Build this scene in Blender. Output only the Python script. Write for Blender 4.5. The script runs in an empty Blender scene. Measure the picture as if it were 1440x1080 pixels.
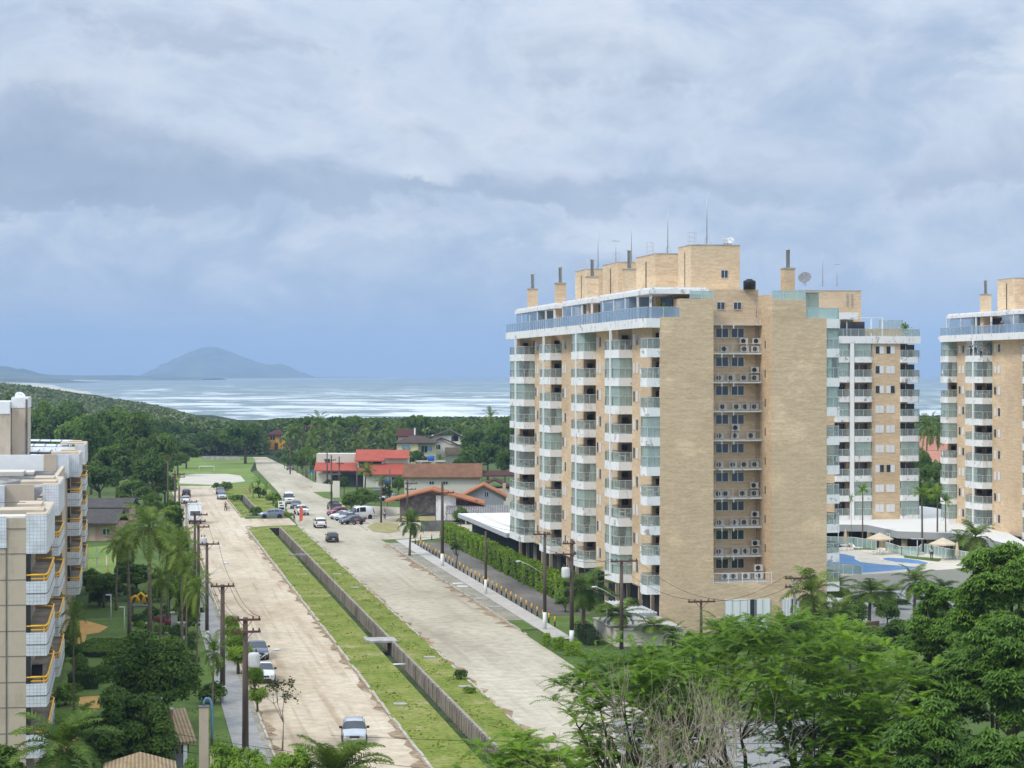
import bpy, math, random
import numpy as np
from mathutils import Vector, Matrix
C = bpy.context.scene.collection
SC = bpy.context.scene
PI = math.pi
TH = math.radians(10.2)            # the street grid is turned by this much
CT, ST = math.cos(TH), math.sin(TH)
EYE = 25.0
FP = 3000.0
def W(n, s, z=0.0): return (CT*n-ST*s, ST*n+CT*s, z)       # street grid -> world
def NS(X, Y): return (CT*X+ST*Y, -ST*X+CT*Y)
def G(px, py, z=0.0):                                       # where the photo shows a point of height z
    Z = (EYE-z)*FP/(py-525.0); return ((px-720.0)/FP*Z, Z)
def GN(px, py, z=0.0): return NS(*G(px, py, z))
def XA(px, Z): return (px-720.0)/FP*Z
def ZA(py, Z): return EYE-(py-525.0)*Z/FP
# ---------------------------------------------------------------- mesh builder
class MB:
    def __init__(s): s.v=[]; s.f=[]; s.m=[]; s.sm=[]
    def poly(s, pts, mi=0, sm=False):
        b=len(s.v); s.v.extend([tuple(p) for p in pts]); s.f.append(tuple(range(b,b+len(pts)))); s.m.append(mi); s.sm.append(sm); return s
    def box(s,x0,x1,y0,y1,z0,z1,mi=0):
        if x0>x1:x0,x1=x1,x0
        if y0>y1:y0,y1=y1,y0
        if z0>z1:z0,z1=z1,z0
        b=len(s.v); s.v.extend([(x0,y0,z0),(x1,y0,z0),(x1,y1,z0),(x0,y1,z0),(x0,y0,z1),(x1,y0,z1),(x1,y1,z1),(x0,y1,z1)])
        for q in ((3,2,1,0),(4,5,6,7),(0,1,5,4),(1,2,6,5),(2,3,7,6),(3,0,4,7)):
            s.f.append(tuple(b+i for i in q)); s.m.append(mi); s.sm.append(False)
        return s
    def prism(s,poly,z0,z1,mi=0,mt=None,cap=True):
        n=len(poly); b=len(s.v)
        a=sum(poly[i][0]*poly[(i+1)%n][1]-poly[(i+1)%n][0]*poly[i][1] for i in range(n))
        if a<0: poly=poly[::-1]
        s.v.extend([(p[0],p[1],z0) for p in poly]); s.v.extend([(p[0],p[1],z1) for p in poly])
        for i in range(n):
            j=(i+1)%n; s.f.append((b+i,b+j,b+n+j,b+n+i)); s.m.append(mi); s.sm.append(False)
        if cap:
            s.f.append(tuple(b+n+i for i in range(n))); s.m.append(mi if mt is None else mt); s.sm.append(False)
            s.f.append(tuple(b+i for i in reversed(range(n)))); s.m.append(mi); s.sm.append(False)
        return s
    def strip(s,path,t,z0,z1,mi=0,closed=False):
        """wall of thickness t along a 2-D path"""
        P=[Vector(p) for p in path]
        n=len(P); L=[];Rr=[]
        for i in range(n):
            if closed: d=(P[(i+1)%n]-P[i-1])
            else: d=(P[min(i+1,n-1)]-P[max(i-1,0)])
            d.normalize(); o=Vector((-d.y,d.x))*(t/2)
            L.append(P[i]+o); Rr.append(P[i]-o)
        m=n if closed else n-1
        for i in range(m):
            j=(i+1)%n
            s.prism([L[i],Rr[i],Rr[j],L[j]],z0,z1,mi)
        return s
    def tube(s,pts,rad,n=6,mi=0,cap=True,sm=True):
        P=[Vector(p) for p in pts]; k=len(P)
        if not hasattr(rad,'__len__'): rad=[rad]*k
        b=len(s.v); up=None
        for i in range(k):
            d=(P[min(i+1,k-1)]-P[max(i-1,0)])
            if d.length<1e-9: d=Vector((0,0,1))
            d.normalize()
            if up is None:
                up=Vector((0,0,1)) if abs(d.z)<.9 else Vector((1,0,0))
            u=(up-d*up.dot(d)); 
            if u.length<1e-6: u=d.orthogonal()
            u.normalize(); w=d.cross(u); up=u
            for j in range(n):
                a=2*PI*j/n; q=P[i]+(u*math.cos(a)+w*math.sin(a))*rad[i]; s.v.append((q.x,q.y,q.z))
        for i in range(k-1):
            for j in range(n):
                j2=(j+1)%n; s.f.append((b+i*n+j,b+i*n+j2,b+(i+1)*n+j2,b+(i+1)*n+j)); s.m.append(mi); s.sm.append(sm)
        if cap:
            s.f.append(tuple(b+j for j in reversed(range(n)))); s.m.append(mi); s.sm.append(False)
            s.f.append(tuple(b+(k-1)*n+j for j in range(n))); s.m.append(mi); s.sm.append(False)
        return s
    def bar(s,p,q,r,mi=0,n=4): return s.tube([p,q],r,n,mi,True,n>4)
    def lathe(s,prof,c=(0,0,0),n=12,mi=0,sm=True,axis='z',cap=True):
        b=len(s.v); k=len(prof)
        for r,h in prof:
            for j in range(n):
                a=2*PI*j/n; x,y,z=r*math.cos(a),r*math.sin(a),h
                if axis=='x': x,y,z=z,x,y
                if axis=='y': x,y,z=y,z,x
                s.v.append((c[0]+x,c[1]+y,c[2]+z))
        for i in range(k-1):
            for j in range(n):
                j2=(j+1)%n; s.f.append((b+i*n+j,b+i*n+j2,b+(i+1)*n+j2,b+(i+1)*n+j)); s.m.append(mi); s.sm.append(sm)
        if cap and prof[0][0]>1e-6: s.f.append(tuple(b+j for j in reversed(range(n)))); s.m.append(mi); s.sm.append(False)
        if cap and prof[-1][0]>1e-6: s.f.append(tuple(b+(k-1)*n+j for j in range(n))); s.m.append(mi); s.sm.append(False)
        return s
    def build(s,name,mats,parent=None,loc=None,rz=None):
        me=bpy.data.meshes.new(name); me.from_pydata(s.v,[],s.f)
        if not isinstance(mats,(list,tuple)): mats=[mats]
        for m in mats: me.materials.append(m)
        if len(mats)>1: me.polygons.foreach_set('material_index',s.m)
        me.polygons.foreach_set('use_smooth',s.sm)
        me.update()
        return link(name,me,parent,loc,rz)
def link(name,me,parent=None,loc=None,rz=None):
    o=bpy.data.objects.new(name,me); C.objects.link(o)
    if parent is not None: o.parent=parent
    if loc is not None: o.location=loc
    if rz is not None: o.rotation_euler=(0,0,rz)
    return o
def np_mesh(name,V,k,mats,parent=None,mi=None,smooth=False):
    """V (N*k,3): N separate faces of k corners each"""
    V=np.asarray(V,dtype=np.float32).reshape(-1,3); nf=len(V)//k
    me=bpy.data.meshes.new(name); me.vertices.add(len(V)); me.vertices.foreach_set('co',V.ravel())
    me.loops.add(nf*k); me.loops.foreach_set('vertex_index',np.arange(nf*k,dtype=np.int32))
    me.polygons.add(nf); me.polygons.foreach_set('loop_start',np.arange(0,nf*k,k,dtype=np.int32))
    if not isinstance(mats,(list,tuple)): mats=[mats]
    for m in mats: me.materials.append(m)
    if mi is not None: me.polygons.foreach_set('material_index',np.asarray(mi,dtype=np.int32))
    me.update(calc_edges=True)
    return link(name,me,parent) if name else me
def thing(name,label,cat,loc=(0,0,0),rz=0.0,group=None):
    o=bpy.data.objects.new(name,None); C.objects.link(o); o.location=loc; o.rotation_euler=(0,0,rz)
    o.empty_display_size=.2
    return tag(o,label,cat,group)
def tag(o,label=None,cat=None,group=None,kind=None):
    if label: o['label']=label
    if cat: o['category']=cat
    if group: o['group']=group
    if kind: o['kind']=kind
    return o
def struct(o): o['kind']='structure'; return o
KIDS={}
def copy_tree(o,parent=None):
    c=o.copy(); C.objects.link(c)
    if parent is not None: c.parent=parent
    if o.name not in KIDS: KIDS[o.name]=list(o.children)
    for ch in KIDS[o.name]: copy_tree(ch,c)
    return c
def dup(o,loc=None,rz=None,label=None,group=None,scale=None):
    c=copy_tree(o)
    if loc is not None: c.location=loc
    if rz is not None: c.rotation_euler=(0,0,rz)
    if scale is not None: c.scale=scale if hasattr(scale,'__len__') else (scale,)*3
    if label: c['label']=label
    if group: c['group']=group
    return c
ORD=['first','second','third','fourth','fifth','sixth','seventh','eighth','ninth','tenth','eleventh','twelfth']
# ---------------------------------------------------------------- materials
def _nt(name):
    m=bpy.data.materials.new(name); m.use_nodes=True; nt=m.node_tree
    return m,nt,nt.nodes['Principled BSDF']
def nd(nt,t,**kw):
    n=nt.nodes.new(t)
    for k,v in kw.items():
        if k.startswith('i_'):
            n.inputs[int(k[2:]) if k[2:].isdigit() else k[2:].replace('_',' ')].default_value=v
        else: setattr(n,k,v)
    return n
def lk(nt,a,b): nt.links.new(a,b)
def ramp(nt,fac,stops,interp='LINEAR'):
    r=nt.nodes.new('ShaderNodeValToRGB'); r.color_ramp.interpolation=interp
    e=r.color_ramp.elements
    while len(e)<len(stops): e.new(.5)
    for i,(p,c) in enumerate(stops):
        e[i].position=p; e[i].color=(*c[:3],1) if hasattr(c,'__len__') else (c,c,c,1)
    lk(nt,fac,r.inputs[0]); return r.outputs[0]
def coords(nt,scale=(1,1,1),kind='Object',rz=0.0):
    t=nt.nodes.new('ShaderNodeTexCoord'); m=nt.nodes.new('ShaderNodeMapping'); m.inputs['Scale'].default_value=scale
    m.inputs['Rotation'].default_value=(0,0,rz)
    lk(nt,t.outputs[kind],m.inputs[0]); return m.outputs[0]
def noise(nt,vec,scale,detail=4,rough=.55,dist=0.0):
    n=nd(nt,'ShaderNodeTexNoise'); n.inputs['Scale'].default_value=scale; n.inputs['Detail'].default_value=detail
    n.inputs['Roughness'].default_value=rough; n.inputs['Distortion'].default_value=dist
    lk(nt,vec,n.inputs['Vector']); return n.outputs[0]
def mixc(nt,fac,a,b,mode='MIX'):
    m=nt.nodes.new('ShaderNodeMix'); m.data_type='RGBA'; m.blend_type=mode
    for sock,v in ((m.inputs[0],fac),(m.inputs[6],a),(m.inputs[7],b)):
        if hasattr(v,'links'): lk(nt,v,sock)
        elif hasattr(v,'__len__'): sock.default_value=(*v[:3],1)
        else: sock.default_value=v
    return m.outputs[2]
def mth(nt,op,a,b=0.0,c=None,clamp=False):
    m=nt.nodes.new('ShaderNodeMath'); m.operation=op; m.use_clamp=clamp
    for i,v in enumerate((a,b,c)):
        if v is None: continue
        if hasattr(v,'links'): lk(nt,v,m.inputs[i])
        else: m.inputs[i].default_value=v
    return m.outputs[0]
def mat(name,col,rough=.8,var=.15,scale=1.0,stretch=(1,1,1),bump=0.0,spec=.3,metal=0.0,col2=None,detail=5,island=0.0):
    m,nt,b=_nt(name); v=coords(nt,stretch)
    nz=noise(nt,v,scale,detail,.6)
    lo=tuple(c*(1-var) for c in col); hi=tuple(min(1,c*(1+var)) for c in (col2 or col))
    c=ramp(nt,nz,[(.3,lo),(.7,hi)])
    if island:
        g=nt.nodes.new('ShaderNodeNewGeometry')
        r=ramp(nt,g.outputs['Random Per Island'],[(0,1-island),(1,1+island)])
        c=mixc(nt,1.0,c,r,'MULTIPLY')
    lk(nt,c,b.inputs['Base Color']); b.inputs['Roughness'].default_value=rough; b.inputs['Metallic'].default_value=metal
    b.inputs['Specular IOR Level'].default_value=spec
    if bump:
        bp=nd(nt,'ShaderNodeBump'); bp.inputs['Strength'].default_value=bump; lk(nt,nz,bp.inputs['Height']); lk(nt,bp.outputs[0],b.inputs['Normal'])
    return m
def leafmat(name,dark,light,trans=.35,scale=.25,rough=.55,var=.35):
    m,nt,b=_nt(name); v=coords(nt)
    nz=noise(nt,v,scale,3,.6)
    g=nt.nodes.new('ShaderNodeNewGeometry')
    f=mth(nt,'ADD',mth(nt,'MULTIPLY',nz,1.0),mth(nt,'MULTIPLY',mth(nt,'SUBTRACT',g.outputs['Random Per Island'],.5),var))
    oi=nt.nodes.new('ShaderNodeObjectInfo')
    f=mth(nt,'ADD',f,mth(nt,'MULTIPLY',mth(nt,'SUBTRACT',oi.outputs['Random'],.5),.3))
    c=ramp(nt,f,[(.25,dark),(.75,light)])
    lk(nt,c,b.inputs['Base Color']); b.inputs['Roughness'].default_value=rough; b.inputs['Specular IOR Level'].default_value=.12
    tr=nd(nt,'ShaderNodeBsdfTranslucent'); lk(nt,mixc(nt,1.0,c,(1.15,1.15,.4),'MULTIPLY'),tr.inputs[0])
    mx=nd(nt,'ShaderNodeMixShader'); mx.inputs[0].default_value=trans
    out=nt.nodes['Material Output']
    lk(nt,b.outputs[0],mx.inputs[1]); lk(nt,tr.outputs[0],mx.inputs[2]); lk(nt,mx.outputs[0],out.inputs['Surface'])
    return m
def glassmat(name,tint,op=.35,rough=.05):
    """thin tinted balcony glass: partly see-through, glossy"""
    m,nt,b=_nt(name)
    b.inputs['Base Color'].default_value=(*tint,1); b.inputs['Roughness'].default_value=rough; b.inputs['Specular IOR Level'].default_value=.6
    tr=nd(nt,'ShaderNodeBsdfTransparent'); tr.inputs[0].default_value=(min(1,.55+tint[0]*.6),min(1,.55+tint[1]*.6),min(1,.55+tint[2]*.6),1)
    mx=nd(nt,'ShaderNodeMixShader'); mx.inputs[0].default_value=op
    lk(nt,tr.outputs[0],mx.inputs[1]); lk(nt,b.outputs[0],mx.inputs[2]); lk(nt,mx.outputs[0],nt.nodes['Material Output'].inputs['Surface'])
    return m
def brickmat(name,c1,c2,mortar,bw=.30,bh=.075,streak=.25,msize=.006):
    m,nt,b=_nt(name)
    t=nt.nodes.new('ShaderNodeTexCoord'); sp=nt.nodes.new('ShaderNodeSeparateXYZ'); lk(nt,t.outputs['Object'],sp.inputs[0])
    u=mth(nt,'ADD',sp.outputs[0],sp.outputs[1]); cb=nt.nodes.new('ShaderNodeCombineXYZ'); lk(nt,u,cb.inputs[0]); lk(nt,sp.outputs[2],cb.inputs[1])
    br=nd(nt,'ShaderNodeTexBrick'); lk(nt,cb.outputs[0],br.inputs['Vector'])
    br.inputs['Color1'].default_value=(*c1,1); br.inputs['Color2'].default_value=(*c2,1); br.inputs['Mortar'].default_value=(*mortar,1)
    br.inputs['Scale'].default_value=1; br.inputs['Mortar Size'].default_value=msize; br.inputs['Brick Width'].default_value=bw; br.inputs['Row Height'].default_value=bh
    br.inputs['Bias'].default_value=-.1
    mp=nd(nt,'ShaderNodeMapping'); mp.inputs['Scale'].default_value=(.55,3.2,1); lk(nt,cb.outputs[0],mp.inputs[0])
    n1=noise(nt,mp.outputs[0],1.0,6,.7)
    mp2=nd(nt,'ShaderNodeMapping'); mp2.inputs['Scale'].default_value=(.12,.16,1); lk(nt,cb.outputs[0],mp2.inputs[0])
    n2=noise(nt,mp2.outputs[0],1.0,4,.6)
    c=mixc(nt,1.0,br.outputs[0],ramp(nt,n1,[(.3,(1-streak,1-streak*1.15,1-streak*1.3)),(.7,(1+streak*.7,)*3)]),'MULTIPLY')
    c=mixc(nt,1.0,c,ramp(nt,n2,[(.3,(.84,.81,.76)),(.46,(1,1,1)),(.555,(1.02,1.01,1)),(.6,(1.17,1.17,1.16))]),'MULTIPLY')
    lk(nt,c,b.inputs['Base Color']); b.inputs['Roughness'].default_value=.85; b.inputs['Specular IOR Level'].default_value=.25
    return m
def gridmat(name,col,line,size=.1,w=.012,var=.06,rough=.35):
    m,nt,b=_nt(name)
    t=nt.nodes.new('ShaderNodeTexCoord'); sp=nt.nodes.new('ShaderNodeSeparateXYZ'); lk(nt,t.outputs['Object'],sp.inputs[0])
    u=mth(nt,'ADD',sp.outputs[0],sp.outputs[1]); cb=nt.nodes.new('ShaderNodeCombineXYZ'); lk(nt,u,cb.inputs[0]); lk(nt,sp.outputs[2],cb.inputs[1])
    br=nd(nt,'ShaderNodeTexBrick',offset=0.0); lk(nt,cb.outputs[0],br.inputs['Vector'])
    br.inputs['Color1'].default_value=(*col,1); br.inputs['Color2'].default_value=(*[c*(1-var) for c in col],1); br.inputs['Mortar'].default_value=(*line,1)
    br.inputs['Scale'].default_value=1; br.inputs['Mortar Size'].default_value=w; br.inputs['Brick Width'].default_value=size; br.inputs['Row Height'].default_value=size
    n2=noise(nt,cb.outputs[0],.8,4,.6)
    c=mixc(nt,1.0,br.outputs[0],ramp(nt,n2,[(.32,(.74,.73,.70)),(.6,(1,1,1))]),'MULTIPLY')
    lk(nt,c,b.inputs['Base Color']); b.inputs['Roughness'].default_value=rough
    return m
def stainmat(name,col,stain,amt=.5,rough=.7,scale=.7,lo=.5,hi=.75,patch=False):
    """paint with dirt runs and grey patches"""
    m,nt,b=_nt(name)
    oi=nt.nodes.new('ShaderNodeObjectInfo'); cc=nt.nodes.new('ShaderNodeCombineXYZ')
    for q in range(3): lk(nt,mth(nt,'MULTIPLY',oi.outputs['Random'],(53.0,31.0,17.0)[q]),cc.inputs[q])
    def off(v_): a_=nt.nodes.new('ShaderNodeVectorMath'); a_.operation='ADD'; lk(nt,v_,a_.inputs[0]); lk(nt,cc.outputs[0],a_.inputs[1]); return a_.outputs[0]
    n1=noise(nt,off(coords(nt,(1,1,.35))),scale*2.2,6,.7); n2=noise(nt,off(coords(nt)),scale,5,.65)
    f=mth(nt,'MULTIPLY',ramp(nt,n1,[(lo,0),(hi,1)]),ramp(nt,n2,[(.42,0),(.62,1)]))
    c=mixc(nt,mth(nt,'MULTIPLY',f,amt),col,stain)
    if patch: c=mixc(nt,mth(nt,'MULTIPLY',ramp(nt,noise(nt,off(coords(nt)),.95,6,.7,.4),[(.605,0),(.62,1)]),.75),c,stain)
    n3=noise(nt,coords(nt),2.5,4,.6)
    c=mixc(nt,1.0,c,ramp(nt,n3,[(.3,(.94,.94,.93)),(.7,(1,1,1))]),'MULTIPLY')
    lk(nt,c,b.inputs['Base Color']); b.inputs['Roughness'].default_value=rough
    return m
def tilemat(name,c1,c2,pitch=.22,axis=0,dirt=.35):
    """roof tiles: ribs across the slope, weathered"""
    m,nt,b=_nt(name)
    t=nt.nodes.new('ShaderNodeTexCoord'); 
    mp=nd(nt,'ShaderNodeMapping'); lk(nt,t.outputs['Object'],mp.inputs[0]); mp.inputs['Scale'].default_value=(1,1,1)
    sp=nt.nodes.new('ShaderNodeSeparateXYZ'); lk(nt,mp.outputs[0],sp.inputs[0])
    wv=mth(nt,'SINE',mth(nt,'MULTIPLY',sp.outputs[axis],2*PI/pitch))
    rib=ramp(nt,mth(nt,'MULTIPLY_ADD',wv,.5,.5),[(0,(.62,.6,.6)),(.5,(1,1,1))])
    n1=noise(nt,coords(nt),.55,6,.7); n2=noise(nt,coords(nt),3.5,4,.7)
    c=ramp(nt,n2,[(.3,c1),(.7,c2)])
    c=mixc(nt,1.0,c,ramp(nt,n1,[(.3,(1-dirt,)*3),(.65,(1.05,)*3)]),'MULTIPLY')
    c=mixc(nt,1.0,c,rib,'MULTIPLY')
    lk(nt,c,b.inputs['Base Color']); b.inputs['Roughness'].default_value=.85; b.inputs['Specular IOR Level'].default_value=.2
    bp=nd(nt,'ShaderNodeBump'); bp.inputs['Strength'].default_value=.6; bp.inputs['Distance'].default_value=.05; lk(nt,wv,bp.inputs['Height']); lk(nt,bp.outputs[0],b.inputs['Normal'])
    return m
HAZE_D=1.15e-4
HAZE_COL=(.50,.71,1.0)
DARKBLOBS=[(100,165,75,48,.5),(60,235,220,50,.55),(90,290,170,20,.4),(330,260,170,40,.38),(700,270,260,24,.34),(1000,270,220,30,.22),(1150,200,220,40,.15),(500,60,300,30,.14),(250,20,240,24,.16),(1000,110,260,26,.12),(330,440,300,20,.2),(60,400,130,20,.16),(1330,250,140,28,.2),(520,350,160,16,.14)]
LIGHTBLOBS=[(602,245,40,14,.62),(1400,88,110,34,.5),(1225,378,70,22,.5),(660,318,220,22,.22),(230,320,220,26,.24),(900,322,60,20,.28),(480,190,120,26,.2),(230,150,80,22,.25),(420,390,300,40,.2),(1080,205,50,14,.24),(150,110,120,18,.22),(1000,350,200,40,.14)]
# ---------------------------------------------------------------- camera, light, sky
cam=bpy.data.objects.new('camera',bpy.data.cameras.new('camera')); C.objects.link(cam); SC.camera=cam
cam.location=(0,0,EYE); cam.rotation_euler=(math.radians(90),0,0)
cam.data.lens=75; cam.data.sensor_width=36; cam.data.shift_y=-15/1440
cam.data.clip_start=1; cam.data.clip_end=60000
SUN_EL,SUN_AZ=math.radians(48),math.radians(-128)     # azimuth from +Y, clockwise; the brighter sky lies behind and to the left
sl=bpy.data.lights.new('sun','SUN'); sl.energy=1.7; sl.angle=math.radians(12); sl.color=(1,.96,.9)
so=bpy.data.objects.new('sun',sl); C.objects.link(so)
sd=Vector((math.sin(SUN_AZ)*math.cos(SUN_EL),math.cos(SUN_AZ)*math.cos(SUN_EL),math.sin(SUN_EL)))
so.rotation_euler=(-sd).to_track_quat('-Z','Y').to_euler()
SC.view_settings.view_transform='Standard'; SC.view_settings.look='None'; SC.view_settings.gamma=1; SC.view_settings.exposure=0.3
wd=bpy.data.worlds.new('World'); SC.world=wd; wd.use_nodes=True
nt=wd.node_tree; bg=nt.nodes['Background']; bg.inputs[1].default_value=.1
sky=nd(nt,'ShaderNodeTexSky'); sky.sky_type='NISHITA'; sky.sun_disc=False; sky.sun_elevation=SUN_EL; sky.sun_rotation=SUN_AZ
tc=nt.nodes.new('ShaderNodeTexCoord'); sp=nt.nodes.new('ShaderNodeSeparateXYZ'); lk(nt,tc.outputs['Generated'],sp.inputs[0])
X_,Y_,Z_=sp.outputs
def skyv(sx,sz):
    c=nt.nodes.new('ShaderNodeCombineXYZ'); lk(nt,mth(nt,'MULTIPLY',X_,sx),c.inputs[0]); lk(nt,mth(nt,'MULTIPLY',Y_,.6*sx),c.inputs[1]); lk(nt,mth(nt,'MULTIPLY',Z_,sz),c.inputs[2]); return c.outputs[0]
nA=noise(nt,skyv(6,11),1,8,.6,.6); nB=noise(nt,skyv(15,26),1,8,.62,.5); nC=noise(nt,skyv(2.6,6.5),1,3,.5,.2)
wob=mth(nt,'ADD',mth(nt,'MULTIPLY',mth(nt,'SUBTRACT',nB,.5),.05),mth(nt,'MULTIPLY',mth(nt,'SUBTRACT',nA,.5),.06)); nD=noise(nt,skyv(40,62),1,6,.62,.3); wob2=mth(nt,'ADD',mth(nt,'MULTIPLY',mth(nt,'SUBTRACT',nD,.5),.022),mth(nt,'MULTIPLY',mth(nt,'SUBTRACT',nB,.5),.035))
def blob(px,py,rx,ry,amp):
    dx=mth(nt,'DIVIDE',mth(nt,'ADD',mth(nt,'SUBTRACT',X_,(px-720)/3000),wob),rx/3000); dz=mth(nt,'DIVIDE',mth(nt,'ADD',mth(nt,'SUBTRACT',Z_,(525-py)/3000),wob2),ry/3000)
    r=mth(nt,'ADD',mth(nt,'MULTIPLY',dx,dx),mth(nt,'MULTIPLY',dz,dz))
    return mth(nt,'MULTIPLY',mth(nt,'EXPONENT',mth(nt,'MULTIPLY',r,-1)),amp)
def total(lst,base):
    for q in lst: base=mth(nt,'ADD',base,blob(*q))
    return base
# high pale veil
f=mth(nt,'ADD',mth(nt,'ADD',mth(nt,'MULTIPLY',nA,.55),mth(nt,'MULTIPLY',nC,.45)),mth(nt,'MULTIPLY',mth(nt,'SUBTRACT',nB,.5),.75))
cl=ramp(nt,f,[(.34,(2.95,3.8,5.3)),(.48,(4.0,4.8,6.1)),(.6,(5.2,5.85,6.85)),(.74,(6.4,6.8,7.5))])
# grey cloud masses with ragged edges
gm=total(DARKBLOBS,mth(nt,'ADD',mth(nt,'MULTIPLY',mth(nt,'SUBTRACT',nA,.5),1.5),mth(nt,'MULTIPLY',mth(nt,'SUBTRACT',nB,.5),.9)))
gm=mth(nt,'ADD',gm,mth(nt,'MULTIPLY',mth(nt,'SUBTRACT',nD,.5),.35))
gs_=mth(nt,'ADD',mth(nt,'ADD',nB,mth(nt,'MULTIPLY',nD,.5)),-.25)
cl=mixc(nt,ramp(nt,gm,[(.18,0),(.36,.62),(.75,.95)]),cl,ramp(nt,gs_,[(.3,(2.15,2.8,4.0)),(.7,(3.3,4.0,5.25))]))
# bright breaks
wm=total(LIGHTBLOBS,mth(nt,'ADD',mth(nt,'MULTIPLY',mth(nt,'SUBTRACT',nB,.5),1.1),mth(nt,'MULTIPLY',mth(nt,'SUBTRACT',nD,.5),.9)))
cl=mixc(nt,ramp(nt,wm,[(.2,0),(.75,.8)]),cl,(6.9,7.35,7.8))
# the cloud deck is blue and smooth low down, bright overhead
low=ramp(nt,Z_,[(.0,1),(.018,.78),(.036,.3),(.056,.0)])
cl=mixc(nt,mth(nt,'MULTIPLY',low,.8),cl,ramp(nt,mth(nt,'MULTIPLY_ADD',X_,2.0,.5),[(.05,(2.25,3.4,5.5)),(.5,(3.0,4.25,6.4)),(.95,(3.7,5.0,7.1))]))
zen=ramp(nt,Z_,[(.15,(1,1,1)),(.6,(2.5,2.4,2.25)),(1,(2.8,2.7,2.5))])
cl=mixc(nt,1.0,cl,zen,'MULTIPLY')
vm=nt.nodes.new('ShaderNodeVectorMath')
lk(nt,mixc(nt,.93,sky.outputs[0],cl),bg.inputs[0])
# ---------------------------------------------------------------- common materials
M={}
M['brick']=brickmat('tower_brick',(.665,.51,.34),(.56,.40,.245),(.63,.53,.38),streak=.17)
M['brickside']=M['brick']
M['plaster']=stainmat('white_plaster',(.80,.80,.79),(.24,.225,.21),.6,.6,.8,.52,.64,True)
M['cream']=stainmat('cream_plaster',(.62,.58,.50),(.3,.27,.23),.4)
M['white']=mat('white_paint',(.82,.82,.8),.5,.05)
M['beige']=stainmat('beige_wall',(.50,.40,.28),(.2,.16,.12),.45,.8,.35)
M['conc']=mat('concrete',(.36,.35,.32),.9,.3,1.3,bump=.1)
M['concd']=mat('dark_concrete',(.16,.155,.145),.9,.35,.8)
M['alu']=mat('pale_metal',(.62,.63,.64),.35,.08,3,metal=.4)
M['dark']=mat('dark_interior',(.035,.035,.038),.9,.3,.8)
M['room']=mat('shaded_room_wall',(.30,.25,.19),.9,.35,.5)
M['black']=mat('black_rubber',(.02,.02,.02),.8,.2)
M['blackp']=mat('black_paint',(.018,.018,.02),.35,.2)
M['glass']=glassmat('green_glass',(.50,.57,.55),.2)
M['glassc']=glassmat('pale_green_glass',(.50,.64,.62),.5)
M['glassb']=glassmat('blue_glass',(.38,.50,.62),.42)
M['curtain']=mat('curtain',(.70,.75,.70),.8,.2,2.5,(3,3,.05))
M['curtainw']=mat('white_blind',(.74,.77,.76),.8,.06,2,(4,4,.05))
M['win']=mat('window_glass',(.03,.035,.045),.08,.5,.6,spec=.8)
M['shut']=mat('white_shutter',(.72,.72,.71),.5,.05,3)
M['steel']=mat('grey_steel',(.45,.46,.47),.4,.15,2,metal=.6)
M['acw']=mat('ac_white',(.60,.60,.58),.5,.12,2)
M['wood']=mat('pole_wood',(.105,.08,.062),.9,.4,2,(1,1,.2))
M['poleconc']=mat('pole_concrete',(.33,.32,.29),.9,.25,2,(1,1,.3))
M['redwood']=mat('crossarm_wood',(.12,.055,.042),.9,.3,2)
M['porc']=mat('insulator',(.10,.09,.085),.3,.2)
M['yellow']=mat('yellow_paint',(.85,.46,.03),.45,.12,2)
M['tile']=gridmat('white_tile',(.76,.78,.81),(.45,.48,.53),.2,.012)
M['tilep']=gridmat('white_fine_tile',(.72,.74,.77),(.55,.57,.6),.16,.01)
M['lbeige']=stainmat('beige_render',(.55,.455,.34),(.27,.22,.17),.55,.85,.45,.45,.65)
M['rclay']=tilemat('clay_tile',(.60,.24,.10),(.48,.17,.075))
M['rred']=tilemat('red_tile',(.52,.13,.085),(.44,.10,.065),dirt=.15)
M['rmar']=tilemat('maroon_tile',(.13,.045,.04),(.09,.035,.03))
M['rbrown']=tilemat('brown_tile',(.30,.15,.085),(.22,.11,.06))
M['rdark']=tilemat('dark_tile',(.085,.06,.05),(.15,.11,.085))
M['rgrey']=tilemat('grey_tile',(.13,.12,.11),(.09,.08,.075))
M['rbeige']=tilemat('beige_tile',(.46,.34,.20),(.36,.26,.15))
M['fib']=tilemat('fibre_cement',(.30,.29,.28),(.22,.21,.2),.4)
M['leafA']=leafmat('leaf_mid',(.05,.10,.016),(.15,.24,.035))
M['leafD']=leafmat('leaf_dark',(.045,.092,.013),(.13,.21,.032))
M['leafY']=leafmat('leaf_bright',(.10,.18,.02),(.24,.36,.045))
M['leafF']=leafmat('leaf_fern',(.065,.145,.011),(.27,.42,.03),.4,.2)
M['leafP']=leafmat('palm_leaf',(.06,.115,.018),(.21,.28,.05),.3,.3)
M['leafB']=leafmat('mango_leaf',(.055,.12,.018),(.17,.29,.045),.35,.3)
M['olive']=leafmat('leaf_olive',(.035,.045,.012),(.10,.11,.03))
M['bark']=mat('bark',(.12,.095,.07),.9,.4,3,(1,1,.25))
M['barkg']=mat('grey_bark',(.27,.235,.185),.9,.35,3,(1,1,.25))
M['palmbark']=mat('palm_bark',(.16,.125,.09),.9,.4,4,(.4,.4,2.5))
M['nut']=mat('palm_fruit',(.55,.22,.05),.6,.3,3)
M['hedge']=leafmat('hedge_leaf',(.09,.17,.012),(.24,.36,.03))
M['hedged']=leafmat('hedge_dark',(.02,.045,.01),(.06,.11,.02))
M['cable']=mat('black_cable',(.03,.03,.03),.7,.1)
M['lampw']=mat('lamp_white',(.62,.63,.64),.4,.05)
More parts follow.
